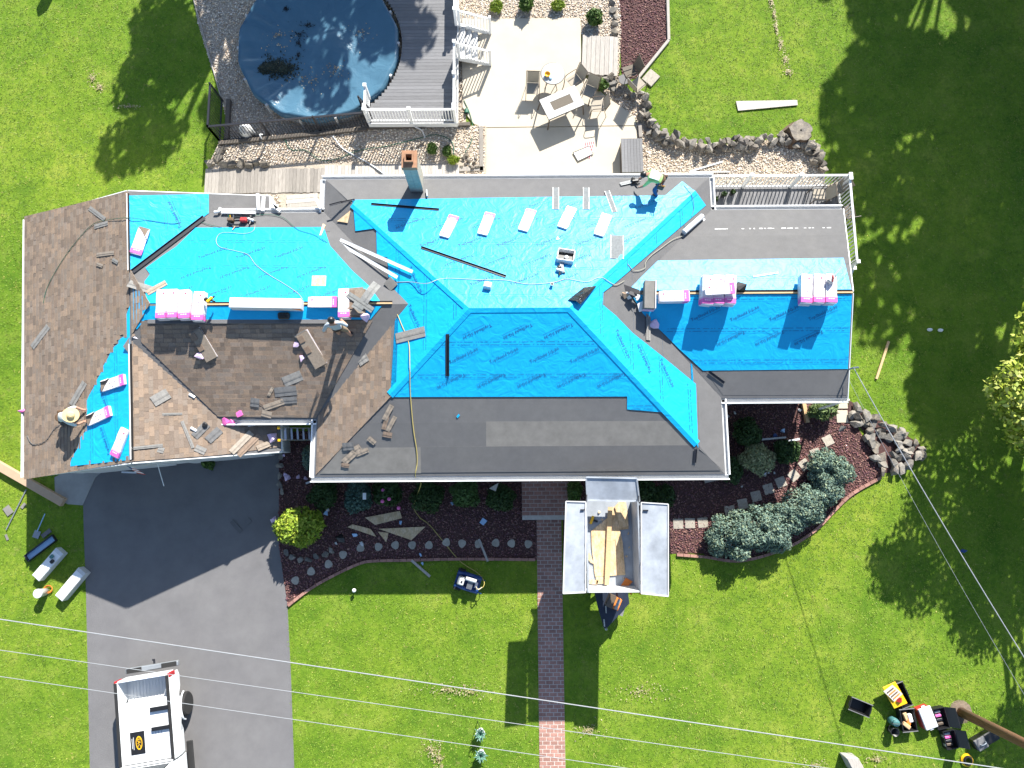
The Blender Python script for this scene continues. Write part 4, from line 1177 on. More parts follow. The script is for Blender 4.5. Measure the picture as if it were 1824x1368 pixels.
for i in range(5):
    f0, f1 = .05 + i * .19, .17 + i * .19
    q = [pa[0].lerp(pa[1], f0), pa[0].lerp(pa[1], f1), pa[3].lerp(pa[2], f1), pa[3].lerp(pa[2], f0)]
    MB().slab([V3(w.x, w.y, .084) for w in q], V3(0, 0, -.003)).obj('stripe', MT['red'], t)
pa = [U(u, v, .2) for u, v in ((1021, 270), (1050, 258), (1057, 272), (1030, 285))]
t = thing('grey_board', 'small grey framed panel lying on the striped towel', 'panel')
MB().slab([V3(q.x, q.y, .11) for q in pa], V3(0, 0, -.02)).obj('panel', MT['carton'], t)
MB().tube([V3(q.x, q.y, .11) for q in pa + pa[:1]], .016, 6).obj('edge', MT['frame_brown'], t)
# storage box
bx = [U(u, v, .62) for u, v in ((1106, 247), (1144, 247), (1145, 307), (1105, 308))]
x0, x1, y0, y1 = bx[0].x, bx[1].x, bx[2].y, bx[0].y
t = thing('storage_box', 'dark grey resin storage box with a slatted lid beside the house', 'box', loc=((x0 + x1) / 2, (y0 + y1) / 2, .07))
w, d = (x1 - x0) / 2, (y1 - y0) / 2
MB().box(-w + .03, w - .03, -d + .03, d - .03, 0, .52).obj('body', MT['frame_brown'], t)
for i in range(7):
    MB().box(-w + i * 2 * w / 7 + .004, -w + (i + 1) * 2 * w / 7 - .004, -d, d, .52, .57).obj('lid_slat', MT['deck_grey'], t)
MB().box(-w + .005, w - .005, -d + .01, d - .01, .5, .555).obj('lid', MT['frame_brown'], t)
# pale board on the lawn
pa = [U(u, v, .06) for u, v in ((1311, 180), (1420, 178), (1421, 187), (1315, 197))]
tag(MB().slab(pa, V3(0, 0, -.03)).obj('plywood_offcut', MT['plank_pale']), 'long pale tapered plywood offcut on the sunny back lawn', 'board')
tag(MB().bar(U(1228, 306, .05), U(1287, 288, .05), .06, .04).obj('flashing_strip', MT['grey_metal']), 'bent grey flashing strip on the gravel by the east deck', 'strip')
tag(MB().bar(U(1228, 307, .06), U(1300, 306, .06), .05, .04).obj('flashing_strip', MT['white_dull']), 'straight pale flashing strip on the gravel at the house eave', 'strip')
# ================================================================= EAST DECK
EZ = .45
ea, eb = U(1262, 346, EZ), U(1500, 346, EZ)
yn = U(1390, 331, EZ).y; ysd = 8.6
xe = U(1500, 345, EZ).x - .12
t = thing('side_deck', 'grey board side deck tucked against the wing of the house', 'deck')
x = 7.3
while x < xe:
    MB().box(x, min(x + .138, xe), ysd, yn, EZ - .035, EZ).obj('board', MT['deck_grey'], t); x += .146
MB().box(7.3, xe, yn + .002, yn + .03, EZ - .25, EZ + .003).obj('rim_joist', MT['white_trim'], t)
MB().box(7.4, xe - .05, ysd + .1, yn - .1, 0, EZ - .04).obj('skirt', MT['timber_dark'], t)
railing('deck_railing', 'white balustrade along the gravel side of the side deck', [(7.35, yn - .05, EZ), (xe - .05, yn - .05, EZ)], h=1.0, npost=4, gap=.145)
railing('deck_railing', 'white balustrade across the outer end of the side deck', [(xe - .05, yn - .2, EZ), (xe - .05, 8.3, EZ)], h=1.0, npost=2, gap=.145)
railing('deck_railing', 'low white balustrade beside the side deck steps', [(xe + .02, 8.2, .1), (xe - .25, 7.6, .05)], h=.9, npost=2)
sling_chair(1460, 347, 180, 'sling chair set along the outer end of the side deck', False, EZ)
sling_chair(1488, 336, 200, 'sling chair squeezed in the outer corner of the side deck', False, EZ)
sling_chair(1505, 378, 100, 'brown folded chair at the end wall of the side deck', True, EZ)
for k, (u, v, lb) in enumerate(((1272, 358, 'small dark planter by the house wall on the side deck'), (1287, 349, 'middle dark planter on the side deck boards'), (1303, 345, 'dark planter standing out on the side deck boards'))):
    p = U(u, v, EZ)
    t = thing('planter', lb, 'planter', loc=(p.x, p.y, EZ))
    MB().lathe([(.08, 0), (.12, .2), (.1, .2), (.09, .15)], 12).obj('pot', MT['black_plastic'], t)
    leaf_cloud('foliage', [(0, 0, .22, .09, .09, .07)], 60, .05, DARK, t, seed=k)
# ================================================================= FRONT WALK, BEDS
def brick_run(name, label_kind, pts, z, bl, bw, joint, m='brick', limit=300, base='mortar'):
    """running-bond bricks over an axis-aligned rectangle in world space"""
    x0, x1, y0, y1 = pts
    o = MB().prism([(x0, y0), (x1, y0), (x1, y1), (x0, y1)], z - .05, z - .006).obj(name, MT[base]); o['kind'] = 'structure'
    me = {}
    rest = MB(); n = 0
    r = 0; y = y1
    while y - bw > y0:
        x = x0 - (bl / 2 if r % 2 else 0)
        while x < x1:
            a, b = max(x, x0 + .004), min(x + bl - joint, x1 - .004)
            if b - a > .03:
                if n < limit:
                    key = round(b - a, 2)
                    if key not in me:
                        mm = MB().box(0, b - a, 0, bw - joint, -.04, 0).mesh('brick'); mm.materials.append(MT[m]); me[key] = mm
                    mobj('brick', me[key], None, o, m=Matrix.Translation((a, y - bw + joint, z + rnd.uniform(-.002, .003))))
                    n += 1
                else:
                    rest.box(a, b, y - bw + joint, y, z - .04, z + rnd.uniform(-.002, .003))
            x += bl
        y -= bw; r += 1
    if rest.f: rest.obj('brick_field', MT[m], o)['kind'] = 'stuff'
    return o
wa, wb = U(958.5, 1150, .03), U(1003.5, 1150, .03)
sx0, sx1 = U(930, 890, .16).x, U(1006, 890, .16).x
sy = U(960, 926, .16).y
brick_run('brick_path', '', (wa.x, wb.x, -10.6, sy - .0), .03, .272, .136, .022)
brick_run('brick_stoop', '', (sx0, sx1 + .6, sy, .95), .17, .3, .15, .022)
MB().box(sx0, sx1 + .6, sy - .002, .95, -.02, .118).obj('stoop_base', MT['brick'])['kind'] = 'structure'
def edging(name, label, pix, m, w=.1, h=.1, L=.25):
    path = spline([U(u, v, .04) for u, v in pix], 8)
    t = thing(name, label, 'edging')
    acc = 0.0; a = path[0]
    d = [0.0]
    for i in range(1, len(path)): d.append(d[-1] + (path[i] - path[i - 1]).length)
    def at(s):
        for i in range(1, len(d)):
            if d[i] >= s:
                f = (s - d[i - 1]) / max(1e-6, d[i] - d[i - 1]); return path[i - 1].lerp(path[i], f)
        return path[-1]
    s = 0
    while s + L < d[-1]:
        MB().bar(at(s + .008), at(s + L - .008), w, h).obj('edging_brick', MT[m], t)
        s += L
    return t
edging('bed_edging', 'brick edging along the lawn side of the bed with round stepping stones', [(513, 1079), (545, 1054), (585, 1030), (640, 1004), (670, 999), (720, 998), (800, 996), (880, 996), (957, 997)], 'brick')
edging('bed_edging', 'tan brick edging below the spreading juniper bed', [(1205, 988), (1255, 992), (1320, 999), (1400, 976), (1452, 944), (1490, 905), (1520, 878), (1570, 850)], 'brick')
t = thing('stone_edging', 'rounded grey stones edging the golden bush', 'edging')
for u, v in ((511, 985), (521, 993), (534, 998), (549, 996), (564, 991), (579, 987), (592, 980), (500, 812), (499, 830), (497, 848), (498, 864), (502, 876)):
    p = U(u, v, .05); stone(t, p.x, p.y, .05, .17, .13, .1, 'rock_pale', r5)
i = 0
for u, v in ((526, 1034), (554, 1018), (585, 1005), (611, 988), (642, 976), (674, 974), (704, 971), (734, 971), (764, 971), (795, 966), (823, 968), (852, 969), (883, 967), (911, 968), (941, 969)):
    p = U(u, v, .04)
    mb = MB(); k = 12; a0 = rnd.uniform(0, 6)
    mb.prism([(.145 * (1 + .09 * math.sin(3 * a + a0)) * math.cos(a), .15 * (1 + .09 * math.sin(3 * a + a0)) * math.sin(a)) for a in [2 * PI * j / k for j in range(k)]], -.03, .03)
    o = mb.obj('stepping_stone', MT['step_stone']); o.location = (p.x, p.y, .015)
    tag(o, 'small round stepping stone in the shaded mulch bed', 'stepping stone', 'round stepping stones in the front bed')
for u, v, a in ((1475, 785, 25), (1453, 808, 20), (1433, 828, 35), (1414, 847, 38), (1391, 859, 20), (1369, 871, 15), (1347, 884, 12), (1323, 898, 10), (1300, 910, 5), (1208, 933, 0), (1229, 932, 0), (1252, 931, 4)):
    p = U(u, v, .03)
    o = MB().box(-.19, .19, -.19, .19, -.03, .02).obj('stepping_stone', MT['step_stone'], bevel=.012)
    o.location = (p.x, p.y, .02); o.rotation_euler = (0, 0, math.radians(a))
    tag(o, 'square pale paver in the path behind the juniper', 'paver', 'square pavers behind the juniper')
for u, v, lb in ((1499, 717, 'tan paver tucked under the corner of the wing eave'), (1500, 742, 'tan paver beside the rock pile at the wing corner')):
    p = U(u, v, .03); o = MB().box(-.22, .22, -.24, .24, -.03, .03).obj('paver', MT['concrete'], bevel=.01); o.location = (p.x, p.y, .02); tag(o, lb, 'paver')
# ---- spreading junipers
def juniper(pts, label, seed, n):
    base = U(*pts[0][:2], .4)
    t = thing('juniper', label, 'shrub', loc=(base.x, base.y, 0))
    r = random.Random(seed); L = []
    for u, v, R in pts:
        p = U(u, v, .45) - V3(base.x, base.y, 0)
        L.append((p.x, p.y, .38, R * .8, R * .8, .42))
        for k in range(20):
            a = r.uniform(0, 6.28); e = r.uniform(.05, 1.35)
            s = R * r.uniform(.18, .34)
            L.append((p.x + R * .82 * math.cos(a) * math.cos(e), p.y + R * .82 * math.sin(a) * math.cos(e), .3 + .62 * math.sin(e), s, s, s * .8))
    leaf_cloud('foliage', L, n, .045, BLUEG, t, fill=.3, seed=seed, up=.35)
    mb = MB()
    for u, v, R in pts:
        p = U(u, v, .3) - V3(base.x, base.y, 0); mb.tube([(0, 0, 0), (p.x * .6, p.y * .6, .2), (p.x, p.y, .5)], .04, 6, taper=.015)
    mb.obj('stem', MT['bark'], t)
juniper([(1308, 957, .95), (1355, 938, .9), (1382, 950, .7)], 'low blue-green juniper mound next to the roofing trailer side', 21, 19000)
juniper([(1425, 905, .9), (1398, 925, .7), (1450, 895, .65)], 'middle blue-green juniper mound of the spreading row', 22, 15000)
juniper([(1478, 842, .85), (1470, 868, .65)], 'upper blue-green juniper mound towards the rock pile', 23, 12000)
# ---- other shrubs
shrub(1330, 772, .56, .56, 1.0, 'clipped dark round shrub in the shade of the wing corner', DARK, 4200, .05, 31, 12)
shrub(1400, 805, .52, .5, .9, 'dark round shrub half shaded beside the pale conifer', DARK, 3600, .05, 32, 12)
shrub(1347, 818, .66, .58, 1.0, 'feathery pale yellow-green conifer by the main eave corner', [(.26, .27, .13), (.32, .32, .17), (.2, .23, .11), (.16, .2, .1)], 2600, .1, 33, 14, 'conifer', 'conifer', aspect=.22, up=.6)
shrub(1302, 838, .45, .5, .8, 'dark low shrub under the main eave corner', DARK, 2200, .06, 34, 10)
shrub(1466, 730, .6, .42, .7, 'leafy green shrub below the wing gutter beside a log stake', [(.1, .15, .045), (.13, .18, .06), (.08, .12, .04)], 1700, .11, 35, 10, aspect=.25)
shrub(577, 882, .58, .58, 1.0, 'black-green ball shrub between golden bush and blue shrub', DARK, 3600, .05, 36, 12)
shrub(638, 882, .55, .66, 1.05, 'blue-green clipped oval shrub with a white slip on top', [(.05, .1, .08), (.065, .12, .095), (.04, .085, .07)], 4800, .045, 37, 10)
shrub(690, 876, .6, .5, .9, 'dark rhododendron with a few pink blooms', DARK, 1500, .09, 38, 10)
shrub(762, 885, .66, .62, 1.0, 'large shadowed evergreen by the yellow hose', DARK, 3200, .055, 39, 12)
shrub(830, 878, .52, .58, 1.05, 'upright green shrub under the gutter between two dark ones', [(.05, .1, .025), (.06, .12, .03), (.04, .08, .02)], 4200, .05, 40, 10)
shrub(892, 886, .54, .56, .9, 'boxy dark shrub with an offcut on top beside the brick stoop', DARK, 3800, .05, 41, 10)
shrub(1022, 872, .3, .5, .9, 'narrow shrub between stoop and tailgate', GREEN, 1800, .05, 42, 8)
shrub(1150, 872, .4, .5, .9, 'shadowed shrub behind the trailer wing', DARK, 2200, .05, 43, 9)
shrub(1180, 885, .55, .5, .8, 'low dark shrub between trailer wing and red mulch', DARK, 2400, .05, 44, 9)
shrub(550, 815, .24, .5, .8, 'small blue-green shrub under the ladder side gutter', BLUEG, 1200, .05, 45, 8)
shrub(372, 826, .26, .2, .6, 'potted white-flowering plant against the garage front', GREEN, 500, .07, 46, 6)
shrub(535, 938, .95, .82, 1.35, 'golden yellow-green bush at the corner of driveway and bed', LIME, 5600, .085, 47, 26, lump=.32, aspect=.4)
shrub(1440, 322 + 0, .01, .01, .02, 'x', DARK, 4, .01, 48, 1) if False else None
for k, (u, v) in enumerate(((681, 873), (692, 889), (680, 893), (709, 905))):
    p = U(u, v, 1.0); o = MB().lathe([(.02, -.04), (.07, -.01), (.06, .03), (.02, .05)], 9).obj('bloom', MT['pink']); o.location = (p.x, p.y, .88); tag(o, 'pink rhododendron bloom under the front gutter', 'flower', 'pink blooms')
# ---- rock pile at wing corner
t = thing('rock_garden', 'heap of weathered grey rocks round a mulch pocket on the lawn', 'rocks', loc=(0, 0, 0))
rr = random.Random(9)
pol = [(1520, 718), (1550, 738), (1600, 762), (1640, 792), (1650, 806), (1625, 828), (1596, 846), (1570, 842), (1545, 800), (1538, 768), (1515, 750)]
cnt = 0
hx_ = [(1572, 786), (1598, 784), (1604, 806), (1590, 812), (1566, 806)]
for yv in range(718, 848, 12):
    for xu in range(1512, 1655, 14):
        u, v = xu + rr.uniform(-4, 4) + (yv % 24) / 3, yv + rr.uniform(-3, 3)
        if not bool(inside(np.array([u]), np.array([v]), pol)[0]) or bool(inside(np.array([u]), np.array([v]), hx_)[0]): continue
        p = U(u, v, .15); s = rr.uniform(.17, .27)
        stone(t, p.x, p.y, rr.uniform(.06, .2), s * 1.2, s * .85, s * .75, rr.choice(('rock', 'rock_pale', 'rock_pale')), rr)
# ---- bits lying in the beds
def osb(label, pix, z=.05, m='osb', name='osb_offcut', th=.012):
    pts = [U(u, v, z) for u, v in pix]
    return tag(MB().slab(pts, V3(0, 0, -th)).obj(name, MT[m]), label, 'offcut')
osb('long four-panel plywood offcut in the mulch below the rhododendron', [(650, 922), (712, 910), (716, 923), (668, 935)], .06)
osb('narrow pointed plywood offcut in the mulch', [(619, 939), (628, 934), (660, 942), (670, 956)], .07)
osb('large triangular plywood offcut in the mulch', [(674, 942), (758, 938), (733, 962)], .08)
osb('small triangular plywood offcut next to the large triangle', [(673, 947), (692, 949), (688, 966)], .05)
osb('small triangular offcut lying on the boxy dark shrub', [(871, 870), (888, 860), (883, 875)], .98, 'plank_pale')
osb('white slip of paper on the blue-green oval shrub', [(646, 878), (652, 878), (652, 890), (646, 890)], 1.14, 'white_trim', 'paper_slip')
osb('pale blue square of plastic in the mulch by the stoop', [(860, 922), (868, 928), (861, 936), (854, 931)], .06, 'pale_blue', 'plastic_scrap')
def stick(name, label, p1, p2, z, w, h, m, cat='board', pl=None):
    a, b = (U(*p1, z), U(*p2, z)) if pl is None else (pl.hit(*p1, z), pl.hit(*p2, z))
    return tag(MB().bar(a, b, w, h, up=(pl.n if pl else (0, 0, 1))).obj(name, MT[m]), label, cat)
stick('board', 'short bare board lying from the brick edging onto the lawn', (733, 998), (766, 1027), .08, .09, .04, 'plank_pale')
stick('board', 'thin bare board across a stepping stone', (853, 960), (869, 1000), .08, .08, .04, 'plank_pale')
stick('board', 'split bare board on the shaded lawn beside the wing', (1583, 608), (1561, 675), .05, .09, .04, 'raw_wood')
stick('log_stake', 'round peeled log leaning in the mulch by the wing', (1430, 712), (1438, 753), .12, .14, .14, 'raw_wood', 'log')
stick('downspout_piece', 'pale blue-grey downspout piece lying by the dark round shrub', (1378, 791), (1424, 782), .15, .08, .06, 'carton', 'downspout')
stick('downspout_piece', 'bent grey downspout piece behind the clipped shrub', (1356, 783), (1400, 779), .12, .07, .05, 'white_dull', 'downspout')
stick('board', 'offcut boards under the main eave corner', (1255, 858), (1290, 850), .1, .12, .05, 'plank', 'board')
stick('downspout_piece', 'pale downspout lying under the ladder gutter corner', (545, 861), (570, 853), .15, .07, .05, 'carton', 'downspout')
BITS = [(584, 907, 'white_dull', .1), (580, 915, 'pale_blue', .12), (605, 960, 'black_plastic', .2), (600, 967, 'white_dull', .08), (632, 952, 'pale_blue', .1), (645, 968, 'carton', .12), (713, 930, 'pale_blue', .09), (748, 988, 'pale_blue', .1), (752, 1004, 'pale_blue', .08), (806, 897, 'pale_blue', .08), (962, 902, 'dark_metal', .1), (508, 845, 'lilac', .1), (512, 852, 'lilac', .13), (533, 848, 'lilac', .12), (545, 852, 'lilac', .1), (487, 925, 'lilac', .13), (505, 812, 'lilac', .09), (1300, 718, 'carton', .1), (1308, 736, 'white_dull', .08), (1296, 742, 'white_dull', .1), (1395, 766, 'pale_blue', .12), (1382, 776, 'blue_paint', .12), (1425, 730, 'white_dull', .08), (1362, 846, 'silver_foil', .14), (1352, 842, 'white_dull', .1), (1500, 763, 'felt_light', .16), (1322, 866, 'white_dull', .06), (1369, 842, 'white_dull', .06), (1380, 842, 'white_dull', .06)]
def crumple(r, s, n=9):
    bm = bmesh.new()
    for k in range(n):
        d = Vector((r.gauss(0, 1), r.gauss(0, 1), r.gauss(0, .6))); bm.verts.new(d.normalized() * s * r.uniform(.5, 1.2))
    bmesh.ops.convex_hull(bm, input=bm.verts)
    for f in bm.verts[:]:
        if not f.link_faces: bm.verts.remove(f)
    me = bpy.data.meshes.new('scrap'); bm.to_mesh(me); bm.free(); return me
NICE = {'pale_blue': 'pale blue', 'white_dull': 'white', 'lilac': 'lilac', 'carton': 'grey', 'black_plastic': 'black', 'dark_metal': 'black', 'silver_foil': 'silver', 'felt_light': 'dark grey', 'blue_paint': 'dark blue'}
for u, v, m, s in BITS:
    p = U(u, v, .06)
    o = mobj('packaging_scrap', crumple(rnd, s), MT[m]); o.location = (p.x, p.y, s * .5)
    side = 'in the bed beside the driveway and front eave' if u < 1000 else 'in the bed below the wing eave'
    tag(o, 'crumpled %s packaging scrap %s' % (NICE[m], side), 'scrap', '%s scraps %s' % (NICE[m], side))
p = U(776 - 144, 1051, .1)
t = thing('golf_light', 'small white-capped black garden light on the lawn edge of the shade', 'light', loc=(p.x, p.y, 0))
MB().lathe([(.02, 0), (.02, .2)], 8).obj('stake', MT['black_plastic'], t); MB().lathe([(.06, .2), (.075, .22), (.05, .27), (.01, .29)], 12).obj('cap', MT['white_trim'], t)

# ================================================================= LIFTED ROOFING TRAILER
TZ, TF = 3.75, 2.55
c0, c1, c2, c3 = U(1045, 893, TZ), U(1140, 894, TZ), U(1141, 1056, TZ), U(1044, 1055, TZ)
tx0, tx1 = (c0.x + c3.x) / 2, (c1.x + c2.x) / 2; ty0, ty1 = (c2.y + c3.y) / 2, (c0.y + c1.y) / 2
t = thing('roofing_trailer', 'lifted galvanized debris trailer with open side wings and dropped tailgate', 'trailer', loc=((tx0 + tx1) / 2, ty0, 0))
w, l = (tx1 - tx0) / 2, ty1 - ty0
MB().box(-w, w, 0, l, TF - .06, TF).obj('bed_floor', MT['galv'], t)
MB().box(-w, -w + .05, 0, l, TF, TZ).obj('side_wall', MT['galv'], t)
MB().box(w - .05, w, 0, l, TF, TZ).obj('side_wall', MT['galv'], t)
MB().box(-w + .05, w - .05, 0, .05, TF, TZ).obj('front_wall', MT['white_dull'], t)
for s in (-1, 1):
    for k in range(6):
        y = .1 + k * (l - .2) / 5
        MB().box(s * (w + .005), s * (w + .05), y - .03, y + .03, TF, TZ - .02).obj('stake_rib', MT['galv'], t)
for nm, px in (('left', [(1003, 1057), (1008, 893), (1043, 894), (1043, 1055)]), ('right', [(1190, 1062), (1190, 898), (1142, 895), (1142, 1057)])):
    q = [U(u, v, TZ + (.08 if k < 2 else .03)) - V3(t.location.x, t.location.y, 0) for k, (u, v) in enumerate(px)]
    wg = MB().slab(q, V3(0, 0, -.03)).obj('wing', MT['galv'], t)
    for a, b in ((0, 1), (1, 2), (2, 3), (3, 0)):
        MB().bar(q[a] + V3(0, 0, .01), q[b] + V3(0, 0, .01), .035, .05).obj('wing_frame', MT['white_dull'], wg)
    for k in range(5):
        e = q[3].lerp(q[2], .1 + .2 * k); MB().bar(e, e + V3(0, .1, 0), .05, .05).obj('hinge', MT['dark_metal'], wg)
    e = q[2] + V3(-.05 if nm == 'left' else .05, -.25, .03); MB().bar(e, e + V3(-.12 if nm == 'left' else .16, 0, .02), .04, .05).obj('latch', MT['dark_metal'], wg)
q = [U(u, v, z) - V3(t.location.x, t.location.y, 0) for u, v, z in ((1046, 891, TF + .75), (1139, 893, TF + .75), (1134, 852, 3.55), (1044, 850, 3.55))]
tg = MB().slab(q, V3(0, 0, -.04)).obj('tailgate', MT['galv'], t)
for a, b in ((0, 1), (1, 2), (2, 3), (3, 0)): MB().bar(q[a], q[b], .05, .06).obj('gate_frame', MT['galv'], tg)
for s, e in ((-1, q[0]), (1, q[1])):
    MB().tube([(s * (w - .02), l - .02, TZ), tuple(e.lerp(q[3 if s < 0 else 2], .25))], .02, 6).obj('chain', MT['dark_metal'], t)
# undercarriage
for s in (-1, 1):
    MB().bar((s * .55, -.3, .62), (s * .55, l - .2, .62), .1, .14).obj('frame_rail', MT['chassis'], t)
    MB().bar((s * .45, .4, .7), (s * .45, l * .75, TF - .1), .1, .12).obj('lift_arm', MT['chassis'], t)
    MB().bar((s * .35, l - .6, .7), (s * .35, .6, TF - .1), .1, .12).obj('lift_arm', MT['chassis'], t)
    wl = MB().lathe([(.14, -.1), (.3, -.1), (.33, -.06), (.33, .06), (.3, .1), (.14, .1)], 20, Matrix.Translation((s * .75, l * .45, .33)) @ Matrix.Rotation(PI / 2, 4, 'Y')).obj('wheel', MT['rubber'], t)
    MB().lathe([(.03, -.11), (.15, -.09), (.15, .09), (.03, .11)], 14, Matrix.Translation((s * .75, l * .45, .33)) @ Matrix.Rotation(PI / 2, 4, 'Y')).obj('rim', MT['grey_metal'], wl)
MB().box(-.55, .55, l * .45 - .05, l * .45 + .05, .28, .38).obj('axle', MT['chassis'], t)
g = [U(u, v, .75) - V3(t.location.x, t.location.y, 0) for u, v in ((1058, 1050), (1118, 1050), (1121, 1075), (1082, 1118), (1076, 1118), (1066, 1085))]
MB().slab(g, V3(0, 0, -.12)).obj('tongue_deck', MT['chassis'], t)
g2 = [U(u, v, .7) - V3(t.location.x, t.location.y, 0) for u, v in ((1090, 1056), (1118, 1066), (1109, 1098), (1090, 1091))]
MB().slab(g2, V3(0, 0, -.35)).obj('battery_box', MT['deck_grey'], t)
e = U(1094, 1073, 1.0) - V3(t.location.x, t.location.y, 0)
M_ = Matrix.Translation((e.x, e.y, .78)) @ Matrix.Rotation(math.radians(-25), 4, 'Z')
MB().box(-.26, -.02, -.22, .22, 0, .42, M_).obj('engine_cover', MT['frame_brown'], t)
MB().box(-.02, .2, -.2, .2, 0, .36, M_).obj('engine_block', MT['orange'], t)
MB().tube([M_ @ V3(.1, -.18, .38), M_ @ V3(.1, .18, .38)], .06, 10).obj('muffler', MT['grey_metal'], t)
MB().tube(spline([U(1079, 1075, 1.0) - t.location * 1, U(1080, 1092, .95) - t.location * 1], 3), .02, 6).obj('lever', MT['grey_metal'], t)
MB().tube([U(1076, 1103, .8) - t.location * 1, U(1077, 1116, .8) - t.location * 1], .025, 6).obj('jack', MT['grey_metal'], t)
MB().lathe([(.03, 0), (.05, .04), (.05, .6), (.03, .62)], 8, Matrix.Translation(U(1078, 1118, .3) - t.location * 1) @ Matrix.Translation((0, 0, -.3))).obj('coupler', MT['grey_metal'], t)
for u in (1124, 1141):
    p = U(u, 1058, TF) - t.location * 1
    MB().box(p.x - .03, p.x + .03, p.y - .02, p.y + .02, TF - .06, TF).obj('marker_lamp', MT['orange'], t)
MB().tube([(.6, -.02, TF), (.75, -.12, 1.2), (.45, -.05, .7)], .03, 6).obj('hydraulic_hose', MT['rubber'], t)
TFL = level(TF + .02)
def in_tr(label, pix, off, m='osb', name='osb_board'):
    pts = [TFL.hit(u, v, off) for u, v in pix]
    return tag(MB().slab(pts, V3(0, 0, -.012)).obj(name, MT[m]), label, 'board')
in_tr('big grooved plywood sheet lying in the debris trailer', [(1053, 946), (1086, 919), (1092, 903), (1114, 901), (1120, 942), (1104, 944), (1109, 965), (1114, 1024), (1060, 1027), (1054, 975)], .03)
in_tr('pointed plywood offcut at the tailgate end of the debris trailer', [(1095, 902), (1113, 882), (1117, 908), (1120, 938), (1105, 940)], .1)
in_tr('long narrow plank along the middle of the debris trailer', [(1083, 903), (1091, 903), (1085, 1042), (1077, 1042)], .14, 'raw_wood', 'plank')
in_tr('broken plywood corner at the side of the debris trailer', [(1046, 995), (1049, 984), (1053, 990), (1058, 1005), (1052, 1002)], .03)
in_tr('orange plywood chip at the front end of the debris trailer', [(1106, 1043), (1115, 1029), (1127, 1036), (1117, 1046)], .05, 'orange', 'osb_chip')
tg_ = thing('nail_gun', 'yellow nail gun dropped in the corner of the debris trailer', 'nail gun', Matrix.Translation(TFL.hit(1054, 926)) @ Matrix.Rotation(1.2, 4, 'Z'))
MB().box(-.14, .14, -.04, .04, 0, .1).obj('body', MT['yellow'], tg_); MB().box(-.02, .05, -.2, -.04, .02, .08).obj('grip', MT['black_plastic'], tg_); MB().tube([(.05, -.2, .05), (.1, -.3, .03), (0, -.36, .02)], .015, 6).obj('hose_end', MT['wire_metal'], tg_)
# ---- blue compressor
m_, L = frame(level(.3), (811, 1030), (855, 1044))
m_[2][3] = 0
t = thing('air_compressor', 'blue wheeled air compressor with cream tank on the lawn', 'compressor', m_)
MB().box(-.46, .46, -.3, .3, .12, .18).obj('base_frame', MT['blue_paint'], t)
for s in (-1, 1):
    MB().tube([(-.44, s * .24, .2), (.46, s * .24, .2)], .085, 12).obj('air_tank', MT['blue_paint'], t, smooth=True)
    MB().lathe([(.02, -.04), (.14, -.04), (.14, .04), (.02, .04)], 14, Matrix.Translation((-.32, s * .34, .14)) @ Matrix.Rotation(PI / 2, 4, 'X')).obj('wheel', MT['rubber'], t)
    MB().tube([(.4, s * .24, .2), (.6, s * .24, .35)], .016, 6).obj('handle', MT['blue_paint'], t)
MB().tube([(-.1, .14, .5), (.3, .14, .5)], .07, 12).obj('fuel_tank', MT['carton'], t, smooth=True)
MB().box(-.36, -.12, -.16, .16, .2, .5).obj('engine', MT['grey_metal'], t, bevel=.03)
MB().box(-.3, -.12, -.14, .1, .5, .58).obj('engine_cover', MT['carton'], t, bevel=.03)
MB().box(-.24, -.17, -.06, .02, .58, .59).obj('choke_panel', MT['dark_metal'], t)
MB().box(0, .22, -.18, .05, .2, .45).obj('pump_head', MT['dark_metal'], t)
for k in range(5): MB().box(.02 + k * .04, .04 + k * .04, -.2, .07, .3, .47).obj('cooling_fin', MT['grey_metal'], t)
MB().box(.28, .38, -.1, .1, .2, .4).obj('regulator', MT['chrome'], t)
MB().tube(spline([(.34, -.05, .42), (.45, -.1, .55), (.55, 0, .45)], 4), .02, 6).obj('outlet', MT['hose_pale'], t)
o = MB().tube(spline([U(848, 1050, .35), U(860, 1046, .4), U(862, 1035, .35), U(850, 1020, .1), U(820, 1000, .03), U(790, 965, .03), U(765, 935, .03), U(747, 922, .05)], 6), .014, 5).obj('air_hose', MT['hose_yellow']); tag(o, 'yellow air hose running from the compressor across the stepping stones', 'hose')
# ================================================================= SIDE LAWN ITEMS
m_, L = frame(level(.22), (-30, 815), (110, 895))
m_[2][3] = 0
t = thing('long_carton', 'very long tan cardboard carton lying past the garage corner', 'carton', m_)
MB().box(-L / 2, L / 2, -.15, .15, .02, .22).obj('carton_body', MT['cardboard'], t, bevel=.01)
MB().box(L / 2 - .02, L / 2 + .008, -.155, .155, .015, .225).obj('end_flap', MT['cardboard'], t)
def long_box(label, p1, p2, w, h, m, name='shipping_carton', lid=None, tip=None):
    mm, L = frame(level(h), p1, p2); mm[2][3] = 0
    t = thing(name, label, 'carton', mm)
    MB().box(-L / 2, L / 2, -w / 2, w / 2, 0.01, h).obj('carton_body', MT[m], t, bevel=.008)
    if lid: MB().box(-L / 2 + .03, L / 2 - .12, -w / 2 + .02, w / 2 - .02, h, h + .012).obj('lid', MT[lid], t)
    return t, L
t, L = long_box('long white carton with tools on it beside the driveway', (63, 1030), (106, 981), .36, .3, 'carton', lid='white_trim')
for k, (x, y, m) in enumerate(((L / 2 - .3, .05, 'teal'), (L / 2 - .42, -.08, 'black_plastic'))):
    MB().box(x - .07, x + .07, y - .06, y + .06, .312, .4).obj('lid_clamp', MT[m], t, bevel=.02)
long_box('long white carton half in sun at the driveway edge', (104, 1066), (146, 1016), .36, .34, 'white_dull', lid='white_trim')
mm, L = frame(level(.14), (46, 995), (95, 958)); mm[2][3] = 0
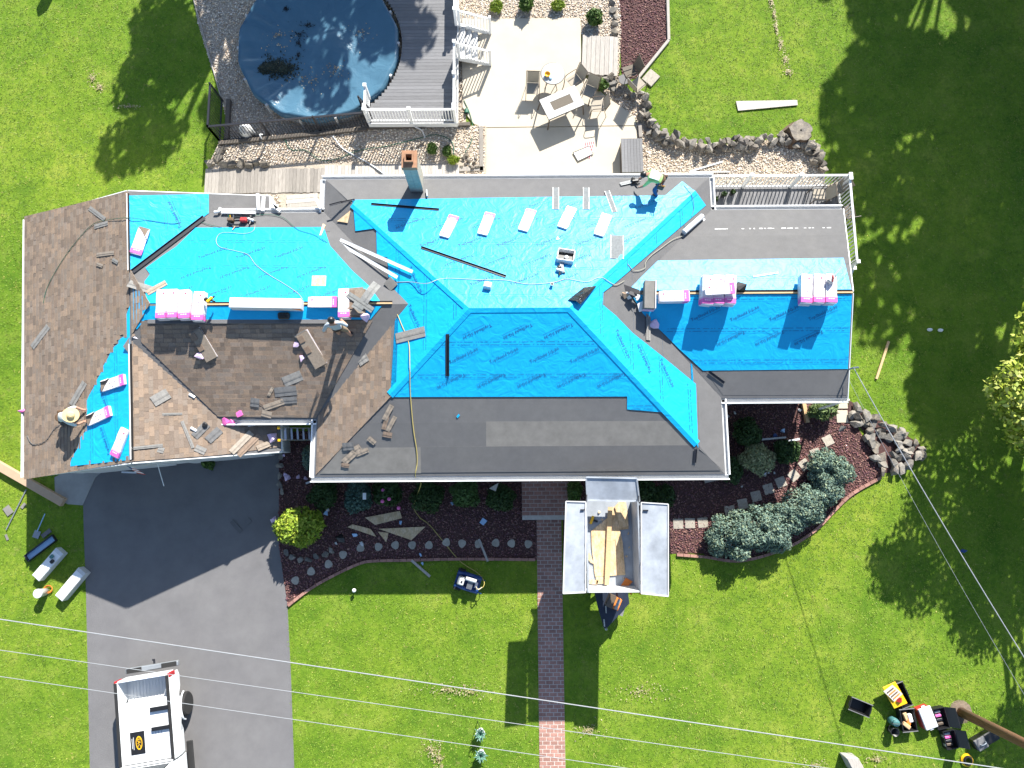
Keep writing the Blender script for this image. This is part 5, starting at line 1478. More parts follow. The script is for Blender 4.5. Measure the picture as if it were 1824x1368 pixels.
t = thing('gutter_trough', 'open blue-grey metal trough on the shaded side lawn', 'trough', mm)
MB().box(-L / 2, L / 2, -.13, .13, 0.01, .03).obj('trough_floor', MT['pale_blue'], t)
for s in (-1, 1): MB().box(-L / 2, L / 2, s * .13 - .012, s * .13 + .012, .01, .14).obj('trough_side', MT['dark_metal'], t)
for s in (-1, 1): MB().box(s * L / 2 - .012, s * L / 2 + .012, -.14, .14, .01, .14).obj('trough_end', MT['dark_metal'], t)
p = U(82, 1054, 0)
t = thing('bucket', 'white-lidded pail with copper straps next to the long white cartons', 'bucket', loc=(p.x, p.y, 0))
MB().lathe([(.13, 0), (.155, .42), (.16, .44)], 20).obj('pail', MT['white_dull'], t, smooth=True)
MB().lathe([(.165, .43), (.165, .46), (.15, .465)], 20).obj('lid', MT['carton'], t)
t2 = thing('copper_coil', 'coil of copper strap lying at the foot of the pail', 'coil', loc=(p.x + .12, p.y + .1, .02))
for k in range(3): MB().tube([((.12 + .02 * k) * math.cos(a), (.1 + .02 * k) * math.sin(a), .03 + .02 * k) for a in [2 * PI * i / 16 for i in range(17)]], .012, 5).obj('strap', MT['orange'], t2)
def shovel(label, p1, p2):
    mm, L = frame(GROUND, p1, p2); t = thing('shovel', label, 'shovel', mm)
    MB().tube([(-L / 2, 0, .06), (L / 2 - .25, 0, .08)], .018, 6).obj('handle', MT['pale_blue'], t)
    MB().box(L / 2 - .27, L / 2, -.12, .12, .03, .05).obj('blade', MT['grey_metal'], t)
shovel('flat roofing shovel on the shaded side lawn', (82, 915), (64, 958))
stick('pole', 'slim grey pole lying on the sunny side lawn', (47, 872), (11, 944), .05, .035, .035, 'grey_metal', 'pole')
stick('scrap_board', 'dark shingle piece behind the shovel blade', (75, 956), (90, 944), .04, .16, .02, 'felt', 'scrap')
stick('scrap_board', 'square grey shingle scrap on the sunny side lawn', (10, 903), (19, 916), .03, .26, .02, 'felt_light', 'scrap')
stick('scrap_board', 'small grey shingle scrap near the carton on the side lawn', (38, 905), (45, 897), .03, .12, .02, 'felt_light', 'scrap')
stick('scrap_board', 'sliver of shingle at the end of the slim pole', (10, 952), (14, 962), .03, .08, .02, 'felt_light', 'scrap')
stick('scrap_board', 'dark shingle tab lying on the shaded driveway', (412, 928), (430, 948), .03, .16, .015, 'felt', 'scrap')
stick('scrap_board', 'loose shingle tab beside another on the shaded driveway', (438, 932), (446, 925), .03, .2, .015, 'felt', 'scrap')
# flag on garage
q0 = U(226, 831, 2.3); q1 = U(262, 842, 1.9)
t = thing('flag', 'small striped flag on an angled pole at the garage front', 'flag', loc=(0, 0, 0))
MB().tube([gp(.0, .0, 2.2), gp(.05, -.75, 1.9)], .015, 6).obj('pole', MT['white_trim'], t)
fq = [U(u, v, z) for u, v, z in ((226, 830, 2.15), (238, 833, 2.2), (262, 840, 1.9), (260, 846, 1.85), (244, 843, 1.9))]
for k in range(6):
    a0, a1 = fq[0].lerp(fq[4], k / 6), fq[0].lerp(fq[4], (k + 1) / 6)
    b0, b1 = fq[1].lerp(fq[3], k / 6), fq[1].lerp(fq[3], (k + 1) / 6)
    MB().slab([a0, b0, b1, a1], V3(0, 0, -.01)).obj('stripe', MT['red' if k % 2 else 'white_trim'], t)
MB().slab([fq[0] + V3(0, 0, .012), fq[0].lerp(fq[1], .5) + V3(0, 0, .012), fq[0].lerp(fq[4], .5).lerp(fq[0].lerp(fq[1], .9), .5) + V3(0, 0, .012), fq[0].lerp(fq[4], .5) + V3(0, 0, .012)], V3(0, 0, -.005)).obj('canton', MT['blue_paint'], t)
tag(MB().bar(U(217, 841, .05), U(243, 842, .05), .06, .05).obj('trim_piece', MT['white_trim']), 'white trim piece lying on the drive below the flag', 'trim')
# ================================================================= PICKUP TRUCK
a, b = U(251, 1209, 1.38), U(262, 1362, 1.38)
d = (b - a); d.z = 0; BL = d.length
ang = math.atan2(d.y, d.x) - PI / 2
TM = Matrix.Translation((a.x, a.y, 0)) @ Matrix.Rotation(ang, 4, 'Z')
truck = thing('pickup_truck', 'white pickup truck with open bed parked on the driveway', 'truck', TM)
W = .98
def loft(sections, m, name, parent=truck, smooth=True, closed=True):
    """sections: list of outlines (equal length lists of 3-D points)"""
    n = len(sections[0]); mb = MB(); vs = [p for s_ in sections for p in s_]; fs = []
    for i in range(len(sections) - 1):
        for k in range(n):
            fs.append((i * n + k, i * n + (k + 1) % n, (i + 1) * n + (k + 1) % n, (i + 1) * n + k))
    fs.append(tuple(range(n - 1, -1, -1))); fs.append(tuple(range((len(sections) - 1) * n, len(sections) * n)))
    mb.add(vs, fs); return mb.obj(name, m, parent, smooth=False, bevel=.02, seg=2)
# bed sides: profile in x-z swept along y, bulged round the wheel
for s in (-1, 1):
    secs = []
    for y, bul in ((.02, -.05), (.2, 0), (.55, .0), (.8, .06), (1.1, .1), (1.4, .1), (1.7, .06), (2.0, 0), (BL - .02, 0)):
        x = W - .06
        secs.append([V3(s * (x - .08), y, 1.38), V3(s * (x + .0), y, 1.37), V3(s * (x + .05 + bul * .5), y, 1.2), V3(s * (x + .06 + bul), y, .95), V3(s * (x + .02 + bul), y, .62 if not .7 < y < 1.75 else .92), V3(s * (x - .1), y, .62 if not .7 < y < 1.75 else .92), V3(s * (x - .1), y, 1.3)])
    loft(secs, MT['truck_white'], 'bed_side')
    MB().box(s * (W - .15), s * (W - .045), .02, BL - .02, 1.372, 1.392).obj('rail_cap', MT['rubber'], truck)
    MB().box(s * .55, s * .86, .85, 1.75, .75, 1.0).obj('wheel_well', MT['truck_white'], truck, bevel=.06, seg=2)
    wl = MB().lathe([(.24, -.13), (.36, -.13), (.4, -.09), (.4, .09), (.36, .13), (.24, .13)], 26, Matrix.Translation((s * (W - .04), 1.25, .4)) @ Matrix.Rotation(PI / 2, 4, 'Y')).obj('wheel', MT['rubber'], truck, smooth=False)
    MB().lathe([(.05, -.12), (.2, -.1), (.25, -.12), (.25, .12), (.2, .1), (.05, .12)], 20, Matrix.Translation((s * (W - .04), 1.25, .4)) @ Matrix.Rotation(PI / 2, 4, 'Y')).obj('rim', MT['chrome'], wl)
    wl = MB().lathe([(.24, -.13), (.36, -.13), (.4, -.09), (.4, .09), (.36, .13), (.24, .13)], 26, Matrix.Translation((s * (W - .1), 4.95, .4)) @ Matrix.Rotation(PI / 2, 4, 'Y')).obj('wheel', MT['rubber'], truck)
    MB().lathe([(.05, -.12), (.2, -.1), (.25, -.12), (.25, .12), (.2, .1), (.05, .12)], 20, Matrix.Translation((s * (W - .1), 4.95, .4)) @ Matrix.Rotation(PI / 2, 4, 'Y')).obj('rim', MT['chrome'], wl)
    MB().tube(spline([(s * (W + .05), .78, .62), (s * (W + .08), .9, .86), (s * (W + .09), 1.25, .98), (s * (W + .08), 1.6, .86), (s * (W + .05), 1.72, .62)], 5), .03, 6).obj('wheel_arch', MT['truck_white'], truck)
    MB().box(s * (W - .12), s * (W - .02), -.035, .12, .95, 1.34).obj('tail_light', MT['red_lens'], truck, bevel=.02)
    MB().box(s * (W + .05), s * (W + .32), 3.5, 3.62, 1.15, 1.38).obj('mirror', MT['truck_white'], truck, bevel=.03)
    MB().box(s * (W - .1), s * (W + .12), 2.5, 4.4, .36, .43).obj('running_board', MT['rubber'], truck, bevel=.02)
MB().box(-W + .16, W - .16, -.03, .04, .78, 1.36).obj('tailgate', MT['truck_white'], truck, bevel=.015)
MB().box(-W + .15, W - .15, .04, BL - .04, .74, .78).obj('bed_floor', MT['white_trim'], truck)
for k in range(14):
    x = -W + .25 + k * .112
    MB().box(x, x + .05, .05, BL - .06, .78, .795).obj('floor_rib', MT['white_trim'], truck)
MB().box(-W + .1, W - .1, BL - .04, BL, .74, 1.4).obj('bed_front', MT['truck_white'], truck)
bp_ = MB().box(-W + .05, W - .05, -.28, -.1, .5, .66).obj('rear_bumper', MT['grey_metal'], truck, bevel=.03)
for s in (-1, 1): MB().box(s * .35, s * .88, -.27, -.11, .66, .672).obj('step_pad', MT['rubber'], bp_)
MB().tube([(0, -.1, .45), (0, -.42, .45), (0, -.42, .53)], .035, 8).obj('hitch', MT['dark_metal'], truck)
# cab and bonnet
loft([[V3(-W + .05, y, .55), V3(W - .05, y, .55), V3(W, y, 1.1), V3(W - .03, y, zt), V3(-W + .03, y, zt), V3(-W, y, 1.1)] for y, zt in ((BL + .04, 1.38), (4.3, 1.34), (4.6, 1.28), (5.6, 1.18), (5.75, 1.05))], MT['truck_white'], 'cab_lower')
rf = loft([[V3(-W + .12, BL + .06, 1.36), V3(W - .12, BL + .06, 1.36), V3(W - .08, 4.6, 1.28), V3(-W + .08, 4.6, 1.28)], [V3(-W + .25, BL + .18, 1.86), V3(W - .25, BL + .18, 1.86), V3(W - .27, 3.9, 1.86), V3(-W + .27, 3.9, 1.86)], [V3(-W + .35, BL + .3, 1.93), V3(W - .35, BL + .3, 1.93), V3(W - .37, 3.75, 1.93), V3(-W + .37, 3.75, 1.93)]], MT['truck_white'], 'cab_roof')
MB().slab([V3(-W + .2, BL + .06, 1.45), V3(W - .2, BL + .06, 1.45), V3(W - .28, BL + .14, 1.8), V3(-W + .28, BL + .14, 1.8)], V3(0, -.02, 0)).obj('rear_window', MT['glass_dark'], truck)
MB().slab([V3(-W + .18, 4.58, 1.33), V3(W - .18, 4.58, 1.33), V3(W - .32, 3.98, 1.82), V3(-W + .32, 3.98, 1.82)], V3(0, .02, .02)).obj('windscreen', MT['glass_dark'], truck)
# load in the bed
def inbed(name, label, cat, x0, x1, y0, y1, z0, z1, m):
    o = MB().box(x0, x1, y0, y1, z0, z1).obj(name, MT[m]); o.matrix_world = TM
    return tag(o, label, cat)
inbed('rack_bar', 'black slotted cross bar nearest the tailgate of the pickup', 'cross bar', -.86, -.25, .98, 1.12, 1.385, 1.43, 'black_plastic')
inbed('rack_bar', 'black slotted cross bar beside the dark sign on the pickup', 'cross bar', -.86, -.25, 1.62, 1.74, 1.385, 1.43, 'black_plastic')
t = thing('tonneau_panel', 'white tonneau panel covering the front of the pickup bed', 'panel', TM)
MB().box(-W + .17, W - .17, .72, BL - .08, 1.3, 1.335).obj('panel', MT['white_trim'], t)
t = thing('sign_board', 'black sign card with gold oval emblem in the pickup bed', 'sign', TM @ Matrix.Translation((.28, BL - .72, 1.336)) @ Matrix.Rotation(PI / 2, 4, 'Z'))
MB().box(-.36, .36, -.24, .24, 0, .015).obj('card', MT['black_plastic'], t)
mb = MB(); n = 28
mb.add([(.22 * r_ * math.cos(2 * PI * k / n), .05 + .11 * r_ * math.sin(2 * PI * k / n), .018) for r_ in (1, .8) for k in range(n)], [(k, (k + 1) % n, n + (k + 1) % n, n + k) for k in range(n)])
mb.obj('emblem', MT['yellow'], t)
tm, th = text_mesh('EAC', .27); tm.materials.append(MT['yellow']); o = mobj('lettering', tm, None, t); o.location = (0, .05, .019)
for k in range(2): MB().box(-.2 + .04 * k, .2 - .04 * k, -.14 - .05 * k, -.12 - .05 * k, .015, .018).obj('text_line', MT['white_dull'], t)
for k in range(4): MB().box(-.55 + .1 * k, -.54 + .1 * k, BL - 1.0, BL - .4 - .05 * k, 1.336, 1.339).obj('pen_mark', MT['print_navy'], truck)

# ================================================================= UTILITY POLE AND WIRES
pb = U(1711, 1268, 0)
t = thing('utility_pole', 'brown wooden utility pole rising beside the tool totes', 'utility pole', loc=(pb.x, pb.y, 0))
MB().tube([(0, 0, 0), (.02, 0, 5), (.03, 0, 10.8)], .17, 14, taper=.12).obj('pole', MT['pole_wood'], t, smooth=True)
MB().box(-1.1, 1.1, -.06, .06, 10.0, 10.12).obj('cross_arm', MT['pole_wood'], t)
MB().lathe([(.42, 0), (.33, .02), (.2, .05)], 11).obj('bare_earth', MT['earth'], t)
for x in (-.9, 0, .9): MB().lathe([(.05, 10.12), (.07, 10.18), (.04, 10.26)], 8, Matrix.Translation((x, 0, 0))).obj('insulator', MT['glass_dark'], t)
def wire(label, px, zs, r, m, ext=2.0, sag=.0):
    a, b = U(*px[0], zs[0]), U(*px[1], zs[1])
    dd = (b - a)
    a2 = a - dd * .4
    pts = [a2.lerp(b, i / 40) - V3(0, 0, sag * 4 * (i / 40) * (1 - i / 40)) for i in range(41)]
    return tag(MB().tube(pts, r, 6).obj('wire', MT[m]), label, 'wire')
wire('twisted bundled cable nearest the house crossing drive and walk', ((0, 1103), (1966, 1396)), (6, 6), .014, 'wire_metal')
wire('middle overhead wire crossing drive and walk', ((0, 1158), (2090, 1456)), (8, 8), .0075, 'wire_metal')
wire('outermost overhead wire crossing the pickup and walk', ((0, 1205), (2240, 1533)), (10, 10), .0065, 'wire_metal')
def drop(label, p, q, r, m):
    pts = [p.lerp(q, i / 30) - V3(0, 0, .25 * 4 * (i / 30) * (1 - i / 30)) for i in range(31)]
    tag(MB().tube(pts, r, 6).obj('wire', MT[m]), label, 'wire')
hp = V3(11.42, 3.9, 3.6)
drop('thick service cable from the wing gable to the utility pole', hp, V3(pb.x, pb.y, 6.0), .014, 'wire_metal')
drop('thin phone wire sagging beside the service cable', hp + V3(.05, -.3, -.5), V3(pb.x - .1, pb.y, 4.9), .005, 'wire_metal')
t = thing('service_mast', 'grey service bracket and conduit on the wing gable', 'bracket', loc=(11.36, 3.9, 0))
MB().tube([(0, 0, .8), (0, 0, 3.7), (.1, 0, 3.8), (.16, 0, 3.7)], .03, 8).obj('conduit', MT['grey_metal'], t)
MB().box(-.06, .1, -.12, .12, 1.2, 1.6).obj('meter_box', MT['grey_metal'], t)
# ================================================================= TOTES AND TOOLS BY THE POLE
def tote(label, pix, h, m='black_plastic', name='tote', cat='tote', fill=None, wall=.03):
    q = [U(u, v, h) for u, v in pix]
    c = sum(q, Vector()) / 4
    ex = ((q[1] + q[2]) / 2 - (q[0] + q[3]) / 2); ey = ((q[0] + q[1]) / 2 - (q[2] + q[3]) / 2)
    mm = Matrix.Translation((c.x, c.y, 0)) @ Matrix.Rotation(math.atan2(ex.y, ex.x), 4, 'Z')
    t = thing(name, label, cat, mm)
    X, Y = ex.length / 2, ey.length / 2
    def ring(x, y, z): return [V3(-x, -y, z), V3(x, -y, z), V3(x, y, z), V3(-x, y, z)]
    vs = ring(X * .88, Y * .88, .01) + ring(X, Y, h) + ring(X - wall, Y - wall, h) + ring(X * .86 - wall, Y * .86 - wall, .05)
    fs = [(3, 2, 1, 0)] + [(r_ * 4 + k, r_ * 4 + (k + 1) % 4, r_ * 4 + 4 + (k + 1) % 4, r_ * 4 + 4 + k) for r_ in range(3) for k in range(4)] + [(12, 13, 14, 15)]
    MB().add(vs, fs).obj('tub', MT[m], t)
    for s in (-1, 1): MB().box(s * X, s * (X + .03), -.1, .1, h - .06, h - .03).obj('handle', MT[m], t)
    for s in (-1, 1): MB().box(-X - .012, X + .012, s * (Y - .012) - .012, s * (Y - .012) + .012, h - .02, h + .008).obj('rim', MT['deck_grey'], t)
    return t, X, Y
tote('empty black tote standing alone on the lawn', [(1518, 1241), (1555, 1256), (1548, 1279), (1511, 1264)], .38)
t, X, Y = tote('black tote with a yellow lid laid across it', [(1588, 1222), (1606, 1213), (1628, 1256), (1610, 1262)], .36)
q = [U(u, v, .4) for u, v in ((1572, 1225), (1595, 1214), (1617, 1253), (1593, 1263))]
t = thing('yellow_cover', 'yellow tote lid carrying a wooden tray and red rag', 'lid')
MB().slab(q, V3(0, 0, -.04)).obj('lid', MT['yellow'], t, bevel=.015)
c = sum(q, Vector()) / 4
q2 = [c + (w_ - c) * .72 + V3(0, 0, .01) for w_ in q]; MB().slab(q2, V3(0, 0, -.005)).obj('inner_panel', MT['yellow'], t)
q = [U(u, v, .46) for u, v in ((1574, 1232), (1590, 1220), (1608, 1236), (1593, 1250))]
t = thing('wooden_tray', 'small wooden tray of tools on the yellow lid', 'tray')
MB().slab(q, V3(0, 0, -.03)).obj('tray', MT['plank_pale'], t)
for k in range(4):
    a_, b_ = q[0].lerp(q[3], .2 + .2 * k), q[1].lerp(q[2], .2 + .2 * k)
    MB().bar(a_.lerp(b_, .15) + V3(0, 0, .015), a_.lerp(b_, .85) + V3(0, 0, .015), .025, .03).obj('tool', MT['orange' if k % 2 else 'frame_brown'], t)
o = mobj('rag', crumple(rnd, .13, 12), MT['red']); o.location = U(1603, 1248, .45); tag(o, 'crumpled red rag on the yellow lid', 'rag')
t, X, Y = tote('open black tote filled with orange and tan tools', [(1603, 1264), (1629, 1261), (1634, 1303), (1608, 1305)], .36)
for k, (x, y, m, a_) in enumerate(((-.03, .1, 'raw_wood', .3), (.03, -.1, 'orange', -.4), (.1, .05, 'white_trim', .1), (-.08, -.18, 'raw_wood', .8))):
    MB().box(-.07, .07, -.14, .14, .18, .3, Matrix.Translation((x, y, .02 * k)) @ Matrix.Rotation(a_, 4, 'Z')).obj('tool', MT[m], t, bevel=.02)
mm, L = frame(level(.34), (1645, 1260), (1660, 1298)); mm[2][3] = 0
t = thing('cooler', 'red cooler with pale grey lid among the totes', 'cooler', mm)
MB().box(-.36, .36, -.24, .22, .01, .3).obj('body', MT['red'], t, bevel=.03)
MB().box(-.37, .37, -.22, .24, .3, .38).obj('lid', MT['carton'], t, bevel=.03, seg=2)
MB().box(-.28, .28, -.14, .16, .38, .39).obj('lid_panel', MT['white_dull'], t)
for s in (-1, 1): MB().box(s * .33, s * .42, -.06, .06, .3, .33).obj('handle', MT['white_trim'], t)
def toolbox(label, p1, p2, w, openlid=True):
    mm, L = frame(level(.25), p1, p2); mm[2][3] = 0
    t = thing('tool_case', label, 'tool case', mm)
    X, Y = L / 2, w / 2
    MB().box(-X, X, -Y, Y, .01, .04).obj('floor', MT['black_plastic'], t)
    for s in (-1, 1):
        MB().box(-X, X, s * Y - .015, s * Y + .015, .01, .25).obj('side', MT['black_plastic'], t)
        MB().box(s * X - .015, s * X + .015, -Y + .015, Y - .015, .01, .25).obj('end', MT['black_plastic'], t)
    MB().slab([V3(-X, Y + .02, .24), V3(X, Y + .02, .24), V3(X, Y + .22, .5), V3(-X, Y + .22, .5)], V3(0, .03, 0)).obj('lid', MT['black_plastic'], t)
    for s in (-.5, .5): MB().box(s * X - .04, s * X + .04, -Y - .03, -Y - .016, .12, .24).obj('latch', MT['grey_metal'], t)
    for k in range(4):
        MB().box(-X * .7 + k * X * .4, -X * .7 + k * X * .4 + .08, -Y * .6, Y * .4, .05, .14).obj('tool', MT[('grey_metal', 'pink', 'dark_metal', 'frame_brown')[k]], t, bevel=.01)
    return t
toolbox('open black tool case between the cooler and the pole', (1672, 1262), (1682, 1298), .42)
toolbox('open black tool case with lid thrown back below the pole', (1690, 1302), (1698, 1334), .42)
mm, L = frame(level(.3), (1738, 1330), (1778, 1307)); mm[2][3] = 0
t = thing('tool_case', 'closed black tool case with white handle under the leaning pole', 'tool case', mm)
MB().box(-L / 2, L / 2, -.19, .19, .01, .3).obj('body', MT['black_plastic'], t, bevel=.03)
MB().box(-L / 2 + .02, -.05, -.2, .2, .3, .34).obj('lid', MT['deck_grey'], t, bevel=.02)
MB().tube(spline([(-.3, 0, .34), (-.28, 0, .42), (-.12, 0, .42), (-.1, 0, .34)], 4), .018, 6).obj('handle', MT['white_trim'], t)
p = U(1592, 1285, .2)
t = thing('drink_jug', 'teal drink jug beside the totes', 'jug', loc=(p.x, p.y, 0))
MB().lathe([(.12, 0), (.14, .04), (.14, .3), (.11, .34)], 16).obj('body', MT['teal'], t, smooth=True); MB().lathe([(.12, .34), (.12, .39), (.05, .42)], 14).obj('lid', MT['teal'], t); MB().tube(spline([(-.14, 0, .3), (-.17, 0, .45), (.17, 0, .45), (.14, 0, .3)], 4), .012, 6).obj('handle', MT['black_plastic'], t)
p = U(1592, 1303, .25)
t = thing('bucket', 'black bucket standing in front of the teal jug', 'bucket', loc=(p.x, p.y, 0))
MB().lathe([(.12, 0), (.15, .35), (.135, .35), (.11, .08)], 18).obj('pail', MT['black_plastic'], t, smooth=True)
MB().tube(spline([(-.15, 0, .34), (-.2, .1, .3), (-.1, .22, .25), (.1, .2, .28), (.15, 0, .34)], 4), .01, 6).obj('bail', MT['dark_metal'], t)
p = U(1724, 1355, .1)
t = thing('hose_coil', 'yellow and black coiled air hose at the road end of the tools', 'hose', loc=(p.x, p.y, 0))
for k in range(4): MB().tube([((.2 - .025 * k) * math.cos(a), (.2 - .025 * k) * math.sin(a), .05 + .03 * k) for a in [2 * PI * i / 20 for i in range(21)]], .022, 6).obj('loop', MT['yellow' if k < 2 else 'black_plastic'], t)
q = [U(u, v, .5) for u, v in ((1506, 1349), (1529, 1350), (1543, 1375), (1520, 1376))]
t = thing('utility_box', 'pale concrete utility box at the road end of the lawn', 'box')
MB().slab(q, V3(0, 0, -.48)).obj('body', MT['concrete_grey'], t, bevel=.02); MB().slab([(sum(q, Vector()) / 4).lerp(w_, .85) + V3(0, 0, .02) for w_ in q], V3(0, 0, -.02)).obj('lid', MT['plank_pale'], t)
for u, v, lb in ((1760 - 103, 587, 'left white shoe of a pair on the shaded lawn'), (1676, 588, 'right white shoe of a pair on the shaded lawn')):
    p = U(u, v, .05); o = MB().lathe([(.03, 0), (.07, .02), (.05, .08), (.02, .09)], 10, sx=1.6).obj('shoe', MT['white_trim']); o.location = (p.x, p.y, 0); tag(o, lb, 'shoe')
o = mobj('packaging_scrap', crumple(rnd, .16, 10), MT['blue_paint']); o.location = U(1719, 979, .1); tag(o, 'dark blue bag lying in the tree shade on the lawn', 'bag')
# blue agave-like planters
def rosette(u, v, label, seed):
    p = U(u, v, .55)
    t = thing('potted_plant', label, 'plant', loc=(p.x, p.y, 0))
    MB().lathe([(.1, 0), (.15, .3), (.17, .32), (.15, .32), (.13, .28)], 16).obj('pot', MT['white_trim'], t)
    r = random.Random(seed)
    for k in range(26):
        a = k * 2.4; e = .2 + (k / 26) * 1.1; L = r.uniform(.22, .3)
        d_ = V3(math.cos(a) * math.cos(e), math.sin(a) * math.cos(e), math.sin(e)); s_ = V3(-math.sin(a), math.cos(a), 0) * .03
        b0 = V3(0, 0, .32)
        MB().add([b0 - s_ * .6, b0 + s_ * .6, b0 + d_ * L * .55 + s_, b0 + d_ * L, b0 + d_ * L * .55 - s_], [(0, 1, 2, 3, 4)]).obj('leaf', MT['agave'], t)
mk('agave', (.13, .27, .2), .5, var=.15, scale=8, orand=.2)
rosette(855, 1311, 'blue-green spiky plant in white pot closest to the house on the walk lawn', 1)
rosette(856, 1350, 'blue-green spiky plant in white pot closest to the road on the walk lawn', 2)
o = MB().tube(spline([U(851, 1284, .02), U(852, 1290, .5), U(855, 1296, .9), U(858, 1303, .85)], 4), .012, 6).obj('garden_hook', MT['dark_metal']); tag(o, 'thin black garden hook over the spiky plants', 'hook')
# ================================================================= TREES (one in view, others beyond the frame cast the lawn shade)
LT_ = [(.24, .3, .03), (.3, .35, .04), (.18, .24, .02), (.4, .42, .1)]
def crown(R, k, z, seed, flat=.7, sz=.42):
    r = random.Random(seed); out = []
    for i in range(k):
        a = r.uniform(0, 6.28); q = R * math.sqrt(r.uniform(.05, .8))
        zz = z + r.uniform(-.5, .6) * R * flat * (1 - (q / R) ** 2 * .5)
        s = R * sz * r.uniform(.6, 1.05)
        out.append((q * math.cos(a), q * math.sin(a), zz, s, s, s * .75))
    return out
TX, TY = 19.6, 2.2
_a, _b = U(1800, 705, 4.3), U(1826, 745, 4.2)
_r = random.Random(3)
_cr = []
for _u, _v, _z, _s in ((1776, 692, 4.3, .42), (1800, 672, 4.5, .5), (1812, 706, 4.6, .6), (1782, 722, 4.0, .45), (1806, 748, 4.2, .55), (1826, 690, 4.4, .7), (1835, 730, 4.3, .75), (1822, 778, 3.8, .5), (1850, 660, 4.2, .8), (1846, 770, 4.0, .8), (1850, 610, 4.0, .7), (1856, 570, 3.9, .7)):
    _p = U(_u, _v, _z); _cr.append((_p.x - TX, _p.y - TY, _z, _s * _r.uniform(.8, 1.3), _s * _r.uniform(.8, 1.3), _s * .7))
_cr += [(-1.0, 4.6, 3.8, 1.1, 1.0, .8), (-.9, -.6, 2.6, 1.1, 1.0, .7), (-1.1, -3.4, 2.4, 1.0, 1.1, .7), (-1.3, 3.0, 4.2, 1.25, 1.25, .9), (-.9, -2.6, 3.2, 1.2, 1.2, .9), (-1.0, 1.2, 4.6, 1.2, 1.2, 1), (-.6, -1.0, 3.8, 1.3, 1.3, .9)]
for _i in range(15): _cr.append((_r.uniform(-.3, 3.2), _r.uniform(-5.6, 4.2), 4.2 + _r.uniform(-.8, 1.2), _r.uniform(1.1, 1.6), _r.uniform(1.1, 1.6), 1.0))
tree(TX, TY, 6, _cr, 'broad yellow-green leafy tree over the lawn beside the wing', LT_, 24000, .095, 51, trunk=.24)
OT = [(.09, .14, .02), (.12, .17, .025), (.07, .11, .02)]
tree(22.9, 24.0, 12, crown(5.8, 24, 9, 5, .6, .28), 'tall leafy tree beyond the back lawn casting deep shade', OT, 6000, .31, 52, trunk=.4)
tree(22.3, 32.5, 12, crown(6, 24, 9, 6, .6, .28), 'tall leafy tree standing far behind the shaded back lawn', OT, 6500, .31, 53, trunk=.4)
tree(23.0, 15.6, 10, crown(4.6, 17, 7, 7, .6, .28), 'leafy tree beyond the side lawn towards the wing', OT, 4800, .29, 54, trunk=.35)
tree(-9.4, 25.6, 9, crown(3.9, 15, 7, 8, .6, .32), 'leafy tree behind the pool gravel shading the side lawn', OT, 5200, .22, 55, trunk=.3)
tree(-2.6, 29.4, 10, crown(4.4, 13, 8, 9, .6, .3), 'open-crowned tree behind the pool deck', OT, 3600, .22, 56, trunk=.3)
t = thing('unseen_feeder', 'bird feeder guessed from its lawn shadow, added unseen to cast it', 'bird feeder', loc=(U(92, 2, 0).x + .35, U(92, 2, 0).y + 1.6, 0))  # out of view, kind guessed; added to cast the small lawn shadow
MB().tube([(0, 0, 0), (0, 0, 1.2)], .04, 8).obj('post', MT['frame_brown'], t); MB().lathe([(.2, 1.1), (.25, 1.15), (.25, 1.45), (.05, 1.7)], 10).obj('house', MT['frame_brown'], t)
# ================================================================= SHINGLE BUNDLES ON THE ROOF
BW, BH = .355, .085
WHT, PNK, LPK = (.68, .64, .67), (.66, .12, .40), (.66, .42, .58)
def bundle_meshes():
    out = {}
    for L in (.98,):
        b = MB(); X, Y = L / 2, BW / 2
        nx = 8
        for s_, z in ((0, 0.0), (1, BH)):
            pass
        # softly sagging wrapped stack: sections along x
        secs = []
        for i in range(nx + 1):
            x = -X + L * i / nx; e = .012 if i in (0, nx) else 0
            sag = .006 * math.sin(i * 1.9)
            secs.append([V3(x, -Y + e, .004), V3(x, Y - e, .004), V3(x, Y - e + .004, BH * .5), V3(x, Y - e, BH - e + sag), V3(x, 0, BH - e + sag * .5 + .003), V3(x, -Y + e, BH - e - sag), V3(x, -Y + e - .004, BH * .5)])
        n = 7
        vs = [p for q in secs for p in q]; fs = []; cs = []
        for i in range(nx):
            for k in range(n):
                fs.append((i * n + k, i * n + (k + 1) % n, (i + 1) * n + (k + 1) % n, (i + 1) * n + k))
        fs.append(tuple(range(n - 1, -1, -1))); fs.append(tuple(range(nx * n, (nx + 1) * n)))
        b.add(vs, fs, WHT)
        me = b.mesh('wrapper'); me.materials.append(MT['wrapper']); out['body'] = me
    for key, rng, c in (('band', (.30, .46), PNK), ('band_soft', (.24, .30), LPK)):
        b = MB()
        b.box(rng[0], rng[1], -BW / 2 - .006, BW / 2 + .006, BH * .25, BH + .009, c=c)
        me = b.mesh('print_band'); me.materials.append(MT['wrapper']); out[key] = me
    b = MB()
    for k in range(3): b.lathe([(.016, BH + .004), (.016, BH + .012)], 8, Matrix.Translation((-.12 + .11 * k, .02, 0)), c=(.2, .12, .16))
    for k in range(4): b.box(-.3 + .09 * k, -.25 + .09 * k, -.11, -.1, BH + .004, BH + .0115, c=(.45, .3, .38))
    b.box(-.38, -.33, .04, .09, BH + .004, BH + .0115, c=(.5, .1, .18))
    for k in range(3): b.box(.33, .36 + .0, -.1 + .07 * k, -.05 + .07 * k, BH + .004, BH + .013, c=(.75, .7, .72))
    me = b.mesh('print'); me.materials.append(MT['wrapper']); out['print'] = me
    return out
BM = bundle_meshes()
